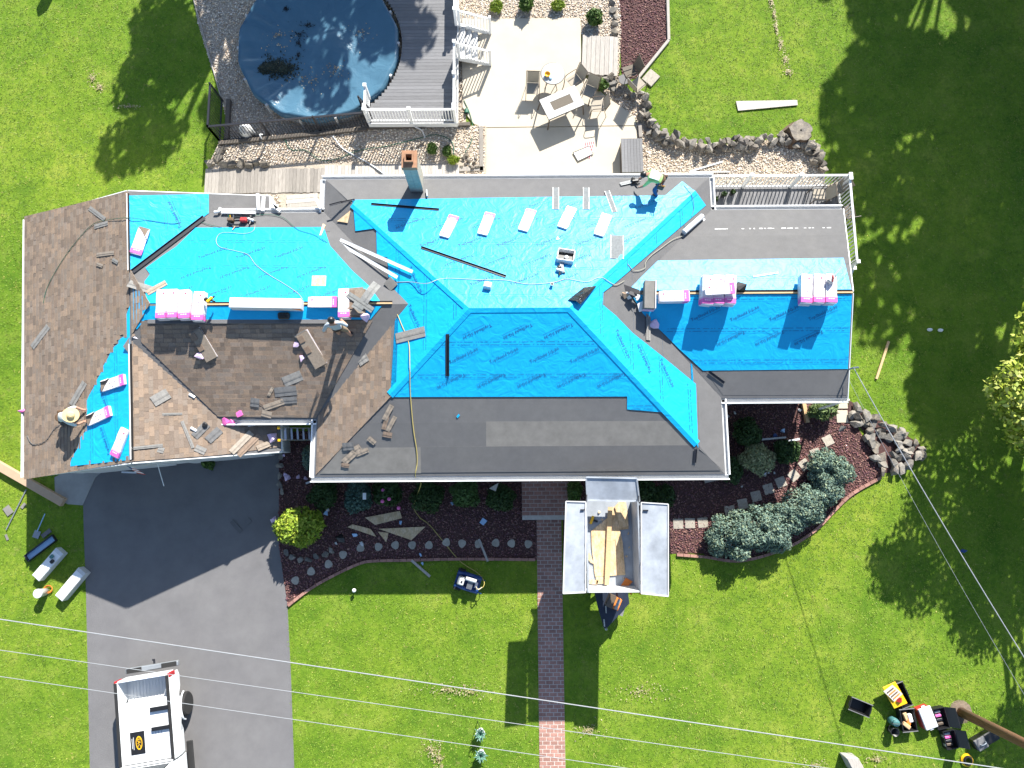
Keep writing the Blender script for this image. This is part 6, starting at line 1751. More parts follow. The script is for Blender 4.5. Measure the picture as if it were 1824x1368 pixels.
def bundle(m, label, flip=False, group=None, torn=None):
    if flip: m = m @ Matrix.Rotation(PI, 4, 'Z')
    t = thing('shingle_bundle', label, 'shingle bundle', m, group)
    mobj('wrapper', BM['body'], None, t)
    mobj('print_band', BM['band'], None, t); mobj('print_band', BM['band_soft'], None, t); mobj('print', BM['print'], None, t)
    if torn:
        s = torn
        MB().slab([V3(s * .5, -BW / 2, BH + .014), V3(s * .5, BW / 2, BH + .014), V3(s * .12, BW / 2, BH + .016)], V3(0, 0, -.012), (.2, .155, .12)).obj('bare_shingle', MT['scrap'], t)
        MB().slab([V3(s * .5, BW / 2 + .01, BH + .018), V3(s * .1, BW / 2 + .02, BH + .018), V3(s * .2, BW / 2 - .05, BH + .09), V3(s * .42, BW / 2 - .03, BH + .07)], V3(0, 0, -.006), WHT).obj('torn_flap', MT['wrapper'], t)
    return t
def fr(pl, p1, p2, off=.03): return frame(pl, p1, p2, off)[0]
NTH = ('next to the chimney shadow', 'second along from the chimney shadow', 'middle one of its row', 'fourth along, beside the flashing strips', 'beside the wide flashing piece')
for k, (a_, b_) in enumerate((((811, 384), (790, 426)), ((875, 379), (858, 422)), ((948, 373), (930, 415)), ((1021, 368), (999, 411)), ((1083, 380), (1064, 425)))):
    bundle(fr(MN, a_, b_), 'wrapped white shingle bundle on the back blue slope, ' + NTH[k], flip=True, group='bundles laid out on the back slope')
bundle(fr(GR, (259, 405), (241, 457)), 'torn pink-white bundle on the blue corner of the garage roof', torn=-1)
bundle(fr(GL, (182, 690), (227, 675)), 'torn bundle on the narrow blue strip, above the kneeling roofer', torn=-1)
bundle(fr(GL, (156, 752), (203, 730)), 'torn bundle at the hands of the kneeling roofer', torn=-1)
bundle(fr(GL, (225, 764), (206, 814)), 'whole bundle at the lower end of the narrow blue strip')
bundle(fr(GR, (241, 594), (292, 603)), 'crumpled bundle at the top of the garage valley', torn=-1)
def stack_at(z0, cols, layers, label, tops=(), ground_px=None, rot=0):
    """level stacks astride a ridge: cols of pixel end pairs seen at the top height"""
    zt = z0 + layers * (BH + .004)
    for ci, (a_, b_) in enumerate(cols):
        for k in range(layers):
            m, L = frame(level(zt), a_, b_)
            z = z0 + k * (BH + .004)
            j = Matrix.Translation((rnd.uniform(-.012, .012), rnd.uniform(-.012, .012), 0)) @ Matrix.Rotation(rnd.uniform(-.03, .03), 4, 'Z')
            m[2][3] = z
            which = ('lowest', 'second from below', 'third from below', 'fourth from below', 'fifth from below')[k] if k < layers - 1 else 'topmost'
            lb = label[ci] if isinstance(label, (list, tuple)) else label
            bundle(m @ j, '%s bundle %s' % (which, lb))
stack_at(ZC + .05, [((288, 516), (287, 567)), ((307, 513), (305, 567)), ((327, 515), (326, 568)), ((354, 519), (350, 571))], 3,
         ['of the outer column in the four-column pile by the garage', 'of the column next to the outer one in the four-column pile', 'of the column next to the tilted one in the four-column pile', 'of the tilted column beside the yellow drill'])
stack_at(ZC + .05, [((548, 537), (603, 538))], 1, 'lying along the link ridge between carton and opened pile')
stack_at(ZC + .05, [((613, 514), (612, 566))], 3, 'of the column beside the standing roofer')
stack_at(ZW + .05, [((1176, 527), (1229, 526))], 4, 'of the short pile laid along the wing ridge')
stack_at(ZW + .05, [((1262, 490), (1260, 541)), ((1281, 489), (1280, 541)), ((1302, 489), (1301, 541))], 4,
         ['of the column nearest the short pile in the middle wing pile', 'of the centre column in the middle wing pile', 'of the column by the dark bag in the middle wing pile'])
m, L = frame(level(ZW + .5), (1256, 517), (1308, 514)); bundle(m, 'bundle laid crosswise on top of the middle wing pile')
stack_at(ZW + .05, [((1438, 487), (1438, 540)), ((1460, 486), (1460, 540)), ((1481, 487), (1482, 540))], 4,
         ['of the inner column in the pile at the wing end', 'of the centre column in the pile at the wing end', 'of the outer column in the pile at the wing end'])
# opened bundle resting on the wing ridge
m, L = frame(level(ZW + .36), (1158, 499), (1157, 549)); m[2][3] = ZW + .04
t = thing('opened_bundle', 'opened bundle of dark shingles in a pink sleeve on the wing ridge', 'shingle bundle', m)
MB().box(-L / 2, L / 2, -.17, .17, 0, .32).obj('shingle_stack', MT['felt_light'], t, bevel=.01)
MB().box(-L / 2, L / 2, .172, .2, 0, .36, c=WHT).obj('sleeve', MT['wrapper'], t); MB().box(L / 2, L / 2 + .02, -.18, .18, 0, .2, c=LPK).obj('sleeve', MT['wrapper'], t)
# long pale carton on the link ridge
m, L = frame(level(ZC + .36), (408, 537), (536, 539)); m[2][3] = ZC + .02
t = thing('long_carton', 'long pale grey carton on the link ridge behind the black bag', 'carton', m)
MB().box(-L / 2, L / 2, -.2, .14, 0, .34).obj('carton_body', MT['carton'], t, bevel=.012)
MB().slab([V3(L / 2 - .02, -.203, .05), V3(L / 2 - .32, -.203, .3), V3(L / 2 - .02, -.203, .3)], V3(0, .002, 0)).obj('corner_mark', MT['orange'], t)
# ---- loose shingles and strips
GREY, DGR, TAN, BRN = (.17, .165, .155), (.11, .11, .11), (.23, .19, .15), (.19, .14, .105)
def loose(pl, p1, p2, w, c, label, off=.035, name='loose_shingle', bend=.006, cat='shingle', lip=True):
    m, L = frame(pl, p1, p2, off)
    t = thing(name, label, cat, m)
    c = tuple(v * 1.3 for v in c)
    n = 6; mb = MB()
    P = []
    for i in range(n + 1):
        x = -L / 2 + L * i / n; z = bend * math.sin(i * PI / n) + .004 * math.sin(i * 2.3)
        P.append((x, z))
    for i in range(n):
        (xa, za), (xb, zb_) = P[i], P[i + 1]
        mb.slab([V3(xa, -w / 2, za), V3(xb, -w / 2, zb_), V3(xb, w / 2, zb_ + .003), V3(xa, w / 2, za + .003)], V3(0, 0, -.006), c)
    mb.obj('sheet', MT['scrap'], t)
    if lip:
        c2 = tuple(v * .82 for v in c); mb = MB()
        for i in range(n):
            (xa, za), (xb, zb_) = P[i], P[i + 1]
            mb.slab([V3(xa, -w * .12, za + .009), V3(xb, -w * .12, zb_ + .009), V3(xb, w * .02, zb_ + .009), V3(xa, w * .02, za + .009)], V3(0, 0, -.004), c2)
        mb.obj('nail_strip', MT['scrap'], t)
    return t
LS = [
 (GL, (159, 370), (187, 391), .16, GREY, 'curled grey shingle strip near the top of the garage slope'),
 (GL, (168, 404), (192, 397), .16, GREY, 'folded grey shingle by the green hose on the garage slope'),
 (GL, (172, 454), (203, 450), .14, (.2, .17, .14), 'flat brown-grey strip in the middle of the garage slope'),
 (GL, (172, 470), (183, 474), .12, (.2, .17, .14), 'small brown-grey tab below the flat strip'),
 (GL, (200, 462), (210, 468), .12, GREY, 'small curled tab near the garage ridge'),
 (GL, (57, 619), (86, 581), .24, GREY, 'grey shingle strip near the white gutter of the garage slope'),
 (GL, (127, 722), (151, 681), .26, GREY, 'grey shingle strip lying above the kneeling roofer'),
 (CN, (229, 504), (270, 517), .28, GREY, 'wide grey shingle at the garage end of the link ridge'),
 (CN, (262, 522), (296, 503), .22, TAN, 'angled tan shingle crossing the wide grey one'),
 (GR, (272, 716), (300, 700), .36, GREY, 'square-ish grey shingle stack on the front garage slope'),
 (GR, (289, 738), (325, 737), .08, GREY, 'thin grey strip on the front garage slope'),
 (GR, (324, 750), (344, 798), .1, GREY, 'thin upright grey strip by the shingle heap'),
 (GR, (346, 778), (369, 755), .26, DGR, 'dark shingle under the small knob on the front garage slope'),
 (GR, (370, 785), (392, 765), .28, DGR, 'dark shingle beside the pink wrapper on the front garage slope'),
 (GR, (234, 799), (290, 793), .1, GREY, 'long thin strip near the foot of the front garage slope'),
 (GR, (281, 800), (292, 803), .18, GREY, 'small grey square near the foot of the front garage slope'),
 (GR, (348, 797), (366, 805), .22, GREY, 'grey tab at the edge of the front garage slope'),
 (GR, (412, 806), (448, 770), .22, (.26, .225, .185), 'long tan-grey shingle pointing at the ladder'),
 (GR, (425, 812), (462, 775), .16, BRN, 'brown shingle beside the long tan-grey one'),
 (GR, (458, 799), (484, 788), .2, TAN, 'tan tab by the ladder foot of the garage eave'),
 (CS, (505, 681), (537, 668), .34, GREY, 'upper grey shingle of the scatter on the link slope'),
 (CS, (489, 699), (528, 695), .32, DGR, 'dark shingle in the middle of the scatter on the link slope'),
 (CS, (500, 714), (529, 712), .22, DGR, 'dark shingle below the middle of the scatter on the link slope'),
 (CS, (470, 727), (505, 715), .2, TAN, 'tan shingle at the lower side of the scatter on the link slope'),
 (CS, (446, 716), (462, 718), .3, DGR, 'dark tab at the outer end of the scatter on the link slope'),
 (CS, (452, 709), (472, 724), .14, BRN, 'brown tab crossing the dark one of the scatter'),
 (CS, (466, 735), (484, 740), .22, TAN, 'tan tab hanging at the link gutter'),
 (CS, (478, 705), (486, 690), .1, TAN, 'narrow tan tab of the scatter'),
 (MW, (638, 645), (654, 634), .34, GREY, 'grey shingle pair on the brown hip slope'),
 (MS, (684, 748), (698, 722), .16, TAN, 'tan tab at the top of the felt scraps'),
 (MS, (683, 765), (691, 737), .14, BRN, 'brown tab in the felt scraps'),
 (MS, (690, 768), (704, 742), .14, TAN, 'tan tab crossing others in the felt scraps'),
 (MS, (682, 773), (698, 776), .18, BRN, 'short brown tab below the felt scraps'),
 (MS, (656, 780), (668, 790), .16, TAN, 'three-cornered tan tab on the felt'),
 (MS, (610, 796), (630, 794), .26, DGR, 'dark shingle by the hip on the front felt'),
 (MS, (625, 806), (642, 796), .22, TAN, 'tan shingle heap piece on the front felt'),
 (MS, (634, 810), (656, 801), .16, TAN, 'tan torn piece on the front felt'),
 (MS, (612, 824), (632, 806), .22, TAN, 'tan shingle near the front gutter corner'),
 (MS, (608, 828), (622, 830), .14, BRN, 'brown chip near the front gutter corner'),
 (MW, (705, 603), (757, 590), .34, GREY, 'long grey shingle across the hose at the hip slope'),
 (ME, (1155, 553), (1155, 606), .16, GREY, 'long grey shingle strip hanging below the opened bundle'),
]
for k, (pl, a_, b_, w, c, lb) in enumerate(LS): loose(pl, a_, b_, w, c, lb, off=.036 + .0045 * (k % 5))
# grey starter strips and metal on the back slope
for a_, b_, w, lb in (((990, 334), (990, 373), .2, 'narrow grey flashing strip by the eave, closest to the row of bundles'), ((1044, 334), (1044, 373), .2, 'narrow grey flashing strip by the eave between two others'), ((1081, 340), (1095, 378), .16, 'slanting grey flashing strip by the eave'), ((1099, 419), (1099, 461), .42, 'wide grey flashing piece on the back slope')):
    t = loose(MN, a_, b_, w, (.13, .14, .145), lb, .04, 'flashing_strip', .01, 'flashing', False)
    m, L = frame(MN, a_, b_, .05)
    for s in (-1, 1): MB().box(-L / 2, L / 2, s * w / 2 - .012, s * w / 2 + .012, .0, .012).obj('hem', MT['white_dull'], t)
def bar_on(pl, a_, b_, w, h, m, lb, name='drip_edge', off=.04, cat='metal strip'):
    p, q = pl.hit(*a_, off), pl.hit(*b_, off)
    mm, L = frame(pl, a_, b_, off)
    t = thing(name, lb, cat, mm)
    MB().box(-L / 2, L / 2, -w / 2, w / 2, 0, .008).obj('flange', MT[m], t); MB().box(-L / 2, L / 2, w / 2 - .01, w / 2, .0, h).obj('lip', MT[m], t)
    return t
bar_on(MN, (661, 364), (782, 374), .07, .05, 'dark_metal', 'dark metal strip across the chimney shadow')
bar_on(MN, (750, 441), (901, 493), .08, .05, 'dark_metal', 'long dark metal strip slanting below the bundles')
bar_on(MS, (797, 595), (797, 670), .12, .08, 'dark_metal', 'upright dark metal strip on the front blue slope')
bar_on(MN, (587, 366), (610, 360), .08, .03, 'dark_metal', 'short dark strip by the chimney corner of the hip')
bar_on(MN, (608, 361), (632, 356), .07, .03, 'dark_metal', 'short bent dark strip touching the blue corner')
bar_on(WS, (1263, 662), (1290, 682), .09, .03, 'dark_metal', 'short dark strip below the wing underlayment')
bar_on(MS, (1239, 800), (1237, 824), .1, .03, 'dark_metal', 'short dark strip at the tip of the blue hip sheet')
bar_on(GR, (236, 484), (364, 387), .14, .06, 'dark_metal', 'long dark metal strip along the back garage valley', off=.08)
bar_on(MW, (588, 424), (708, 494), .11, .012, 'white_trim', 'lower long white drip edge on the link valley', off=.12)
bar_on(MW, (606, 427), (735, 484), .11, .012, 'white_trim', 'upper long white drip edge reaching onto the blue sheet', off=.12)
bar_on(WN, (1341, 493), (1386, 486), .05, .03, 'white_dull', 'thin pale strip on the back wing sheet')
o = MB().tube([MW.hit(625, 464, .1), MW.hit(658, 496, .1)], .085, 14).obj('membrane_roll', MT['pale_blue'], smooth=False); tag(o, 'pale blue membrane roll in the link valley', 'roll')
o = MB().tube([ME.hit(1218, 414, .1), ME.hit(1251, 385, .1)], .095, 14).obj('membrane_roll', MT['carton']); tag(o, 'white membrane roll beside the blue tail on the back valley', 'roll')
o = MB().slab([ME.hit(1250, 390, .05), ME.hit(1253, 386, .05), ME.hit(1260, 396, .05), ME.hit(1258, 398, .05)], ME.n * -.01).obj('paper_tail', MT['white_trim']); tag(o, 'white paper tail hanging from the white roll', 'paper')
# plywood bits 
def ply(pl, pix, lb, m='osb', off=.04, name='plywood_piece'):
    o = MB().slab([pl.hit(u, v, off) for u, v in pix], pl.n * -.014).obj(name, MT[m]); return tag(o, lb, 'plywood')
ply(CN, [(556, 491), (581, 491), (580, 509), (555, 509)], 'square pale plywood piece on the blue link slope')
ply(MW, [(600, 394), (624, 375), (619, 397)], 'triangular plywood piece on the felt valley')
ply(CN, [(569, 419), (575, 398), (580, 401), (572, 419)], 'narrow plywood sliver at the inner gutter corner')
# torn black film and pink wrappers
o = MB()
q = [(1012, 534), (1040, 512), (1062, 509), (1050, 524), (1034, 542), (1026, 536)]
Pq = [(MN if v < 536 else MS).hit(u, v, .05) + V3(0, 0, .02 * (i % 2)) for i, (u, v) in enumerate(q)]
c = sum(Pq, Vector()) / 6 + V3(0, 0, .1)
o.add(Pq + [c] + [p - V3(0, 0, .03) for p in Pq], [(i, (i + 1) % 6, 6) for i in range(6)] + [(i, 7 + i, 7 + (i + 1) % 6, (i + 1) % 6) for i in range(6)])
tag(o.obj('plastic_film', MT['black_film']), 'torn shiny black plastic film near the hip peak', 'film')
def wad(pl, u, v, s, m, lb, name='wrapper_wad', n=14, off=None):
    o = mobj(name, crumple(rnd, s, n), MT[m]); o.location = pl.hit(u, v, (off if off is not None else s * .4)); return tag(o, lb, 'wrapper')
wad(GR, 402, 751, .17, 'pink', 'pink crumpled wrapper wad below the link gutter'); wad(GR, 414, 752, .15, 'pink', 'pink crumpled wrapper tail beside the wad below the link gutter')
wad(CS, 428, 737, .15, 'pink', 'pink crumpled wrapper wad sitting on the link gutter')
wad(GR, 483, 779, .2, 'lilac', 'lilac wrapper wad at the top of the ladder')
wad(ME, 1166, 578, .2, 'lilac', 'lilac wrapper bag caught on the felt valley below the opened bundle')
wad(CS, 529, 613, .13, 'lilac', 'lilac wrapper end at the open bundle in the middle of the link slope'); wad(CS, 536, 639, .15, 'lilac', 'lilac torn wrapper below the open bundle in the middle of the link slope')
wad(CS, 356, 632, .18, 'lilac', 'lilac torn wrapper below the open bundle at the garage side of the link slope'); wad(CS, 652, 566, .2, 'lilac', 'pink-lilac wrapper on the opened pile by the standing roofer', off=.35)
o = mobj('wrapper_wad', crumple(rnd, .12), MT['pink']); o.location = gp(-HG - .12, 2.3, ZGE + .02); tag(o, 'pink scrap caught on the white garage gutter', 'wrapper')
# opened bundles with fanned shingles
def open_bundle(pl, p1, p2, lb, w=.36, layers=4, off=.03, cc=(TAN, GREY, BRN, TAN)):
    m, L = frame(pl, p1, p2, off)
    t = thing('open_bundle', lb, 'shingle bundle', m)
    MB().box(-L / 2, L / 2, -w / 2 - .02, w / 2 + .02, 0, .012, c=WHT).obj('wrapper', MT['wrapper'], t)
    for k in range(layers):
        a_ = rnd.uniform(-.09, .09)
        MB().box(-L / 2 + .02, L / 2 - .02, -w / 2, w / 2, .014 + k * .022, .032 + k * .022, Matrix.Translation((rnd.uniform(-.04, .04), rnd.uniform(-.03, .03), 0)) @ Matrix.Rotation(a_, 4, 'Z'), c=cc[k % 4]).obj('shingle', MT['scrap'], t)
    for k in range(2):
        MB().box(-L / 2 + .1 + .4 * k, -L / 2 + .32 + .4 * k, -w / 2 + .02, 0, .032 + layers * .022 - .02, .036 + layers * .022, c=BRN).obj('tab', MT['scrap'], t)
    return t
open_bundle(CS, (346, 588), (378, 640), 'open bundle with slipped shingles at the garage side of the link slope', .4)
open_bundle(CS, (537, 592), (572, 652), 'open bundle with fanned shingles in the middle of the link slope', .42)
open_bundle(level(ZC + .1), (634, 515), (634, 565), 'opened pile of shingles beside the standing roofer', .6, 8, .0)
for k, (a_, b_, w, lb) in enumerate((((620, 524), (664, 553), .2, 'curved dark shingle sprawled over the opened pile'), ((648, 537), (672, 505), .3, 'grey shingle leaning from the opened pile into the valley'), ((629, 541), (646, 552), .22, 'short pale shingle on the opened pile'))):
    loose(level(ZC + .32 + .05 * k), a_, b_, w, (.15, .155, .15) if k != 1 else (.2, .2, .19), lb, 0, bend=.05)
ply(MW, [(666, 519), (684, 534), (664, 537)], 'torn blue underlayment corner in the valley', 'blue', .06, 'film_corner')
stick('hip_stick', 'red-brown stick beside the opened pile', (668, 557), (688, 527), .08, .03, .03, 'orange', 'stick', MW)
# heap at wing valley
t = thing('scrap_heap', 'heap of torn white wrapper and bent dark shingles in the valley beside the wing ridge', 'heap', loc=ME.hit(1120, 527, .02))
for k, (x, y, z, s, m) in enumerate(((0, 0, .15, .2, 'white_trim'), (-.15, -.05, .12, .14, 'cardboard'), (.12, .02, .22, .16, 'dark_metal'), (.25, -.05, .12, .14, 'white_trim'))):
    mobj('crumpled_wrapper', crumple(rnd, s, 12), MT[m], t, m=Matrix.Translation((x, y, z)))
MB().slab([V3(-.2, .3, .3), V3(.28, .1, .36), V3(.3, -.05, .3), V3(-.15, .1, .22)], V3(0, 0, -.015), (.2, .165, .14)).obj('bent_shingle', MT['scrap'], t)
MB().slab([V3(.25, -.3, .1), V3(.45, -.2, .12), V3(.52, -.5, .02), V3(.32, -.55, .02)], V3(0, 0, -.012)).obj('card', MT['white_trim'], t)
# tools and small things
def tool_belt(pl, u, v, a, lb, c1='leather', c2='red'):
    m, L = frame(pl, (u - 12, v), (u + 12, v), .03); t = thing('tool_belt', lb, 'tool belt', m @ Matrix.Rotation(a, 4, 'Z'))
    MB().tube(spline([(.3 * math.cos(x), .16 * math.sin(x), .06) for x in [i * .63 for i in range(9)]], 3), .035, 6).obj('belt', MT['black_plastic'], t)
    MB().box(-.34, -.12, -.05, .12, .01, .16).obj('pouch', MT['leather'], t, bevel=.03); MB().box(.1, .34, -.06, .12, .01, .16).obj('pouch', MT[c2], t, bevel=.03)
    for k in range(4): MB().tube([(-.28 + .05 * k, .05, .12), (-.3 + .06 * k, .16, .2)], .015, 6).obj('tool', MT[('hose_green', 'yellow', 'black_plastic', 'grey_metal')[k]], t)
    MB().tube([(-.05, -.2, .04), (-.12, -.34, .02)], .02, 6).obj('hammer', MT['raw_wood'], t)
tool_belt(CN, 424, 396, 0, 'black and tan tool belt lying on the felt behind the link ridge')
def nail_gun(m, lb, body='carton'):
    t = thing('nail_gun', lb, 'nail gun', m)
    MB().box(-.12, .12, -.045, .045, .02, .13).obj('body', MT[body], t, bevel=.02); MB().tube([(.02, -.05, .07), (.06, -.18, .06)], .03, 8).obj('grip', MT['black_plastic'], t)
    MB().lathe([(.07, -.03), (.07, .03)], 12, Matrix.Translation((-.06, .1, .08)) @ Matrix.Rotation(PI / 2, 4, 'X')).obj('coil_drum', MT['black_plastic'], t)
    MB().box(.12, .2, -.02, .02, .03, .07).obj('nose', MT['dark_metal'], t)
nail_gun(fr(CN, (440, 391), (456, 397), .02), 'silver and black coil nailer on the back felt beside the tool belt')
nail_gun(fr(MN, (990, 482), (1003, 486), .02), 'white coil nailer below the open white box')
nail_gun(fr(CN, (370, 541), (380, 532), .3), 'yellow nail gun on the link ridge between pile and carton', 'yellow')
m = fr(MN, (994, 458), (1021, 462), .02)
t = thing('nail_box', 'open white box with black lining on the back slope', 'box', m)
MB().box(-.27, .27, -.22, .22, 0, .03).obj('floor', MT['black_plastic'], t)
for s in (-1, 1): MB().box(-.27, .27, s * .22 - .012, s * .22 + .012, 0, .2).obj('side', MT['white_trim'], t); MB().box(s * .27 - .012, s * .27 + .012, -.2, .2, 0, .2).obj('end', MT['white_trim'], t)
MB().lathe([(.07, .03), (.07, .08), (.03, .09)], 12, Matrix.Translation((.02, .0, 0))).obj('coil', MT['grey_metal'], t)
t = thing('folding_ruler', 'white folded hand tool between box and coil nailer', 'tool', fr(MN, (999, 466), (1003, 488), .05))
for k in range(3): MB().box(-.22, .22, -.05 + .04 * k, -.03 + .04 * k, 0, .04).obj('arm', MT['white_dull'], t)
m = fr(MN, (863, 511), (875, 513), .02)
t = thing('nail_carton', 'small white nail carton on the back slope', 'carton', m); MB().box(-.12, .12, -.1, .1, 0, .18).obj('carton_body', MT['carton'], t, bevel=.008); MB().box(-.1, .1, -.08, .08, .18, .19).obj('flap', MT['white_trim'], t)
o = MB().lathe([(.04, 0), (.055, .16), (.045, .16), (.035, .03)], 14).obj('paper_cup', MT['white_trim']); o.location = MN.hit(983, 508, .02); tag(o, 'white drinking bottle standing alone on the back slope', 'cup')
o = mobj('foam_block', crumple(rnd, .07), MT['white_trim']); o.location = MN.hit(993, 425, .05); tag(o, 'small white foam block below the fourth bundle', 'block')
o = mobj('felt_tab', crumple(rnd, .09), MT['white_dull']); o.location = MN.hit(1026, 475, .0); tag(o, 'small grey scrap near the hip end of the back slope', 'scrap')
m = fr(CS, (498, 563), (516, 563), .02); t = thing('tool_bag', 'small black bag below the long pale carton', 'bag', m)
MB().box(-.19, .19, -.1, .12, 0, .16).obj('body', MT['black_plastic'], t, bevel=.04); MB().tube(spline([(-.1, 0, .16), (-.05, 0, .24), (.05, 0, .24), (.1, 0, .16)], 4), .012, 6).obj('handle', MT['rubber'], t)
o = mobj('tool_bag', crumple(rnd, .2, 16), MT['black_plastic']); o.location = (*(level(ZW + .2).hit(1320, 508))[:2], ZW + .12); tag(o, 'slumped dark bag leaning on the middle wing pile', 'bag')
m, L = frame(level(ZW + .44), (1478, 500), (1494, 480)); t = thing('circular_saw', 'small saw with long grey bar on the pile at the wing end', 'saw', m)
MB().box(-.35, -.1, -.1, .1, 0, .14).obj('body', MT['white_dull'], t, bevel=.03); MB().box(-.1, .35, -.03, .03, .03, .07).obj('bar', MT['grey_metal'], t); MB().tube([(-.3, -.06, .14), (-.2, 0, .2), (-.12, .06, .14)], .02, 6).obj('handle', MT['red'], t)
o = MB().lathe([(.08, 0), (.09, .06), (.05, .1)], 12).obj('pipe_boot', MT['black_plastic']); o.location = GR.hit(366, 757, .05); tag(o, 'small black knob on the dark loose shingle', 'knob')
for u, v, lb, pl in ((345, 765, 'white paper roll beside the black knob', GR), (342, 705, 'white cap at the garage valley line', GR)):
    o = MB().tube([pl.hit(u - 5, v - 3, .05), pl.hit(u + 5, v + 3, .05)], .045, 8).obj('paper_roll', MT['white_trim']); tag(o, lb, 'roll')
ply(MS, [(813, 742), (817, 737), (819, 740), (815, 745)], 'tiny torn blue film scrap on the front felt', 'blue', .03, 'film_scrap')
ply(GR, [(441, 757), (456, 754), (455, 758), (442, 760)], 'white paper slip in the shade of the link gutter', 'white_trim', .03, 'paper_slip')
# gutter pieces and brackets on the back of the link
t = thing('gutter_brackets', 'pile of loose white gutter pieces hanging over the link eave', 'gutter pieces', loc=(0, 0, 0))
for a_, b_ in (((459, 345), (461, 374)), ((470, 350), (468, 376)), ((482, 352), (494, 372)), ((562, 352), (572, 372)), ((486, 366), (500, 376)), ((395, 378), (455, 379))):
    MB().bar(U(*a_, 3.15), U(*b_, 3.15), .1, .08).obj('gutter_piece', MT['white_trim'], t)
o = MB().tube(spline([CN.hit(382, 378, .12), CN.hit(390, 376, .14), CN.hit(392, 371, .12)], 3), .05, 8).obj('gutter_elbow', MT['white_trim']); tag(o, 'white downspout elbow on the corner of the back felt', 'elbow')
# hoses over the roof
def hose(lb, pts, m, r=.009):
    P = [(pl.hit(u, v, .045) if not isinstance(pl, float) else U(u, v, pl)) for u, v, pl in pts]
    tag(MB().tube(spline(P, 6), r, 5).obj('air_hose', MT[m]), lb, 'hose')
hose('green air hose looping over the garage slope and ridge', [(77, 540, GL), (85, 510, GL), (110, 465, GL), (140, 425, GL), (165, 400, GL), (190, 392, GL), (228, 388, GL), (262, 392, GR), (310, 398, GR), (345, 393, CN), (372, 400, CN), (395, 405, CN)], 'hose_green')
hose('pale air hose winding down the blue link slope', [(454, 392, CN), (452, 410, CN), (435, 416, CN), (408, 414, CN), (392, 416, CN), (385, 428, CN), (392, 440, CN), (420, 447, CN), (442, 454, CN), (456, 472, CN), (480, 490, CN), (505, 505, CN), (530, 522, CN), (539, 533, CN)], 'hose_pale')
hose('green air hose from the link eave into the valley', [(450, 384, CN), (480, 382, CN), (505, 388, CN), (530, 408, CN), (560, 418, CN), (580, 430, CN), (605, 450, MW), (625, 468, MW)], 'hose_green')
hose('grey air hose across the back slope and hip', [(702, 503, MW), (730, 502, MW), (760, 505, MN), (790, 496, MN), (850, 498, MN), (900, 499, MN), (940, 506, MN), (985, 503, MN), (1010, 497, MN), (1045, 502, MN), (1070, 494, ME), (1095, 507, ME), (1112, 500, ME)], 'hose_pale', .01)
hose('thin grey cord round the blue tail and white roll', [(1218, 330, MN), (1232, 348, MN), (1236, 370, ME), (1232, 385, ME)], 'wire_dark', .009)
hose('pale cord lying in the back wing valley', [(1218, 420, ME), (1200, 426, ME), (1180, 440, ME), (1160, 455, ME), (1150, 468, ME), (1148, 478, ME), (1130, 482, ME), (1118, 470, ME)], 'hose_pale', .01)
hose('yellow air hose hanging down the front slope to the mulch bed', [(678, 520, MW), (690, 530, MW), (704, 552, MW), (716, 580, MW), (728, 610, MW), (730, 650, MS), (731, 700, MS), (736, 760, MS), (742, 800, MS), (743, 825, MS), (740, 849, 3.02), (750, 860, 1.6), (742, 885, .7), (737, 905, .15), (750, 925, .06)], 'hose_yellow', .014)
hose('short looped hose end in the link valley', [(672, 500, MW), (674, 510, MW), (690, 515, MW), (696, 520, MW)], 'hose_pale', .014)
hose('black hose trailing from the kneeling roofer', [(48, 776, GL), (58, 791, GL), (80, 786, GL), (96, 765, GL), (106, 757, GL)], 'wire_dark', .011)
tag(MB().bar(MW.hit(690, 512, .1), MW.hit(702, 500, .1), .35, .05).obj('flashing_square', MT['felt_light']), 'grey metal square at the hose junction in the valley', 'flashing')
o = mobj('hose_splitter', crumple(rnd, .1), MT['blue_paint']); o.location = MW.hit(694, 517, .06); tag(o, 'blue hose splitter in the link valley', 'splitter')
# ladder to the garage eave
t = thing('ladder', 'aluminium extension ladder leaning on the garage eave', 'ladder')
la, lb_ = gp(HG + .1, .55, ZGE + .45), gp(HG + 1.5, .62, 0.02)
dd = lb_ - la
for s in (-1, 1): MB().bar(la + GA * (s * .21), lb_ + GA * (s * .21), .035, .09).obj('rail', MT['chrome'], t); MB().box(-.04, .04, -.04, .04, -.05, .05, Matrix.Translation(la + GA * (s * .21))).obj('end_cap', MT['yellow'], t)
for k in range(1, 11):
    c = la.lerp(lb_, k / 11); MB().bar(c - GA * .2, c + GA * .2, .07, .035).obj('rung', MT['chrome'], t)
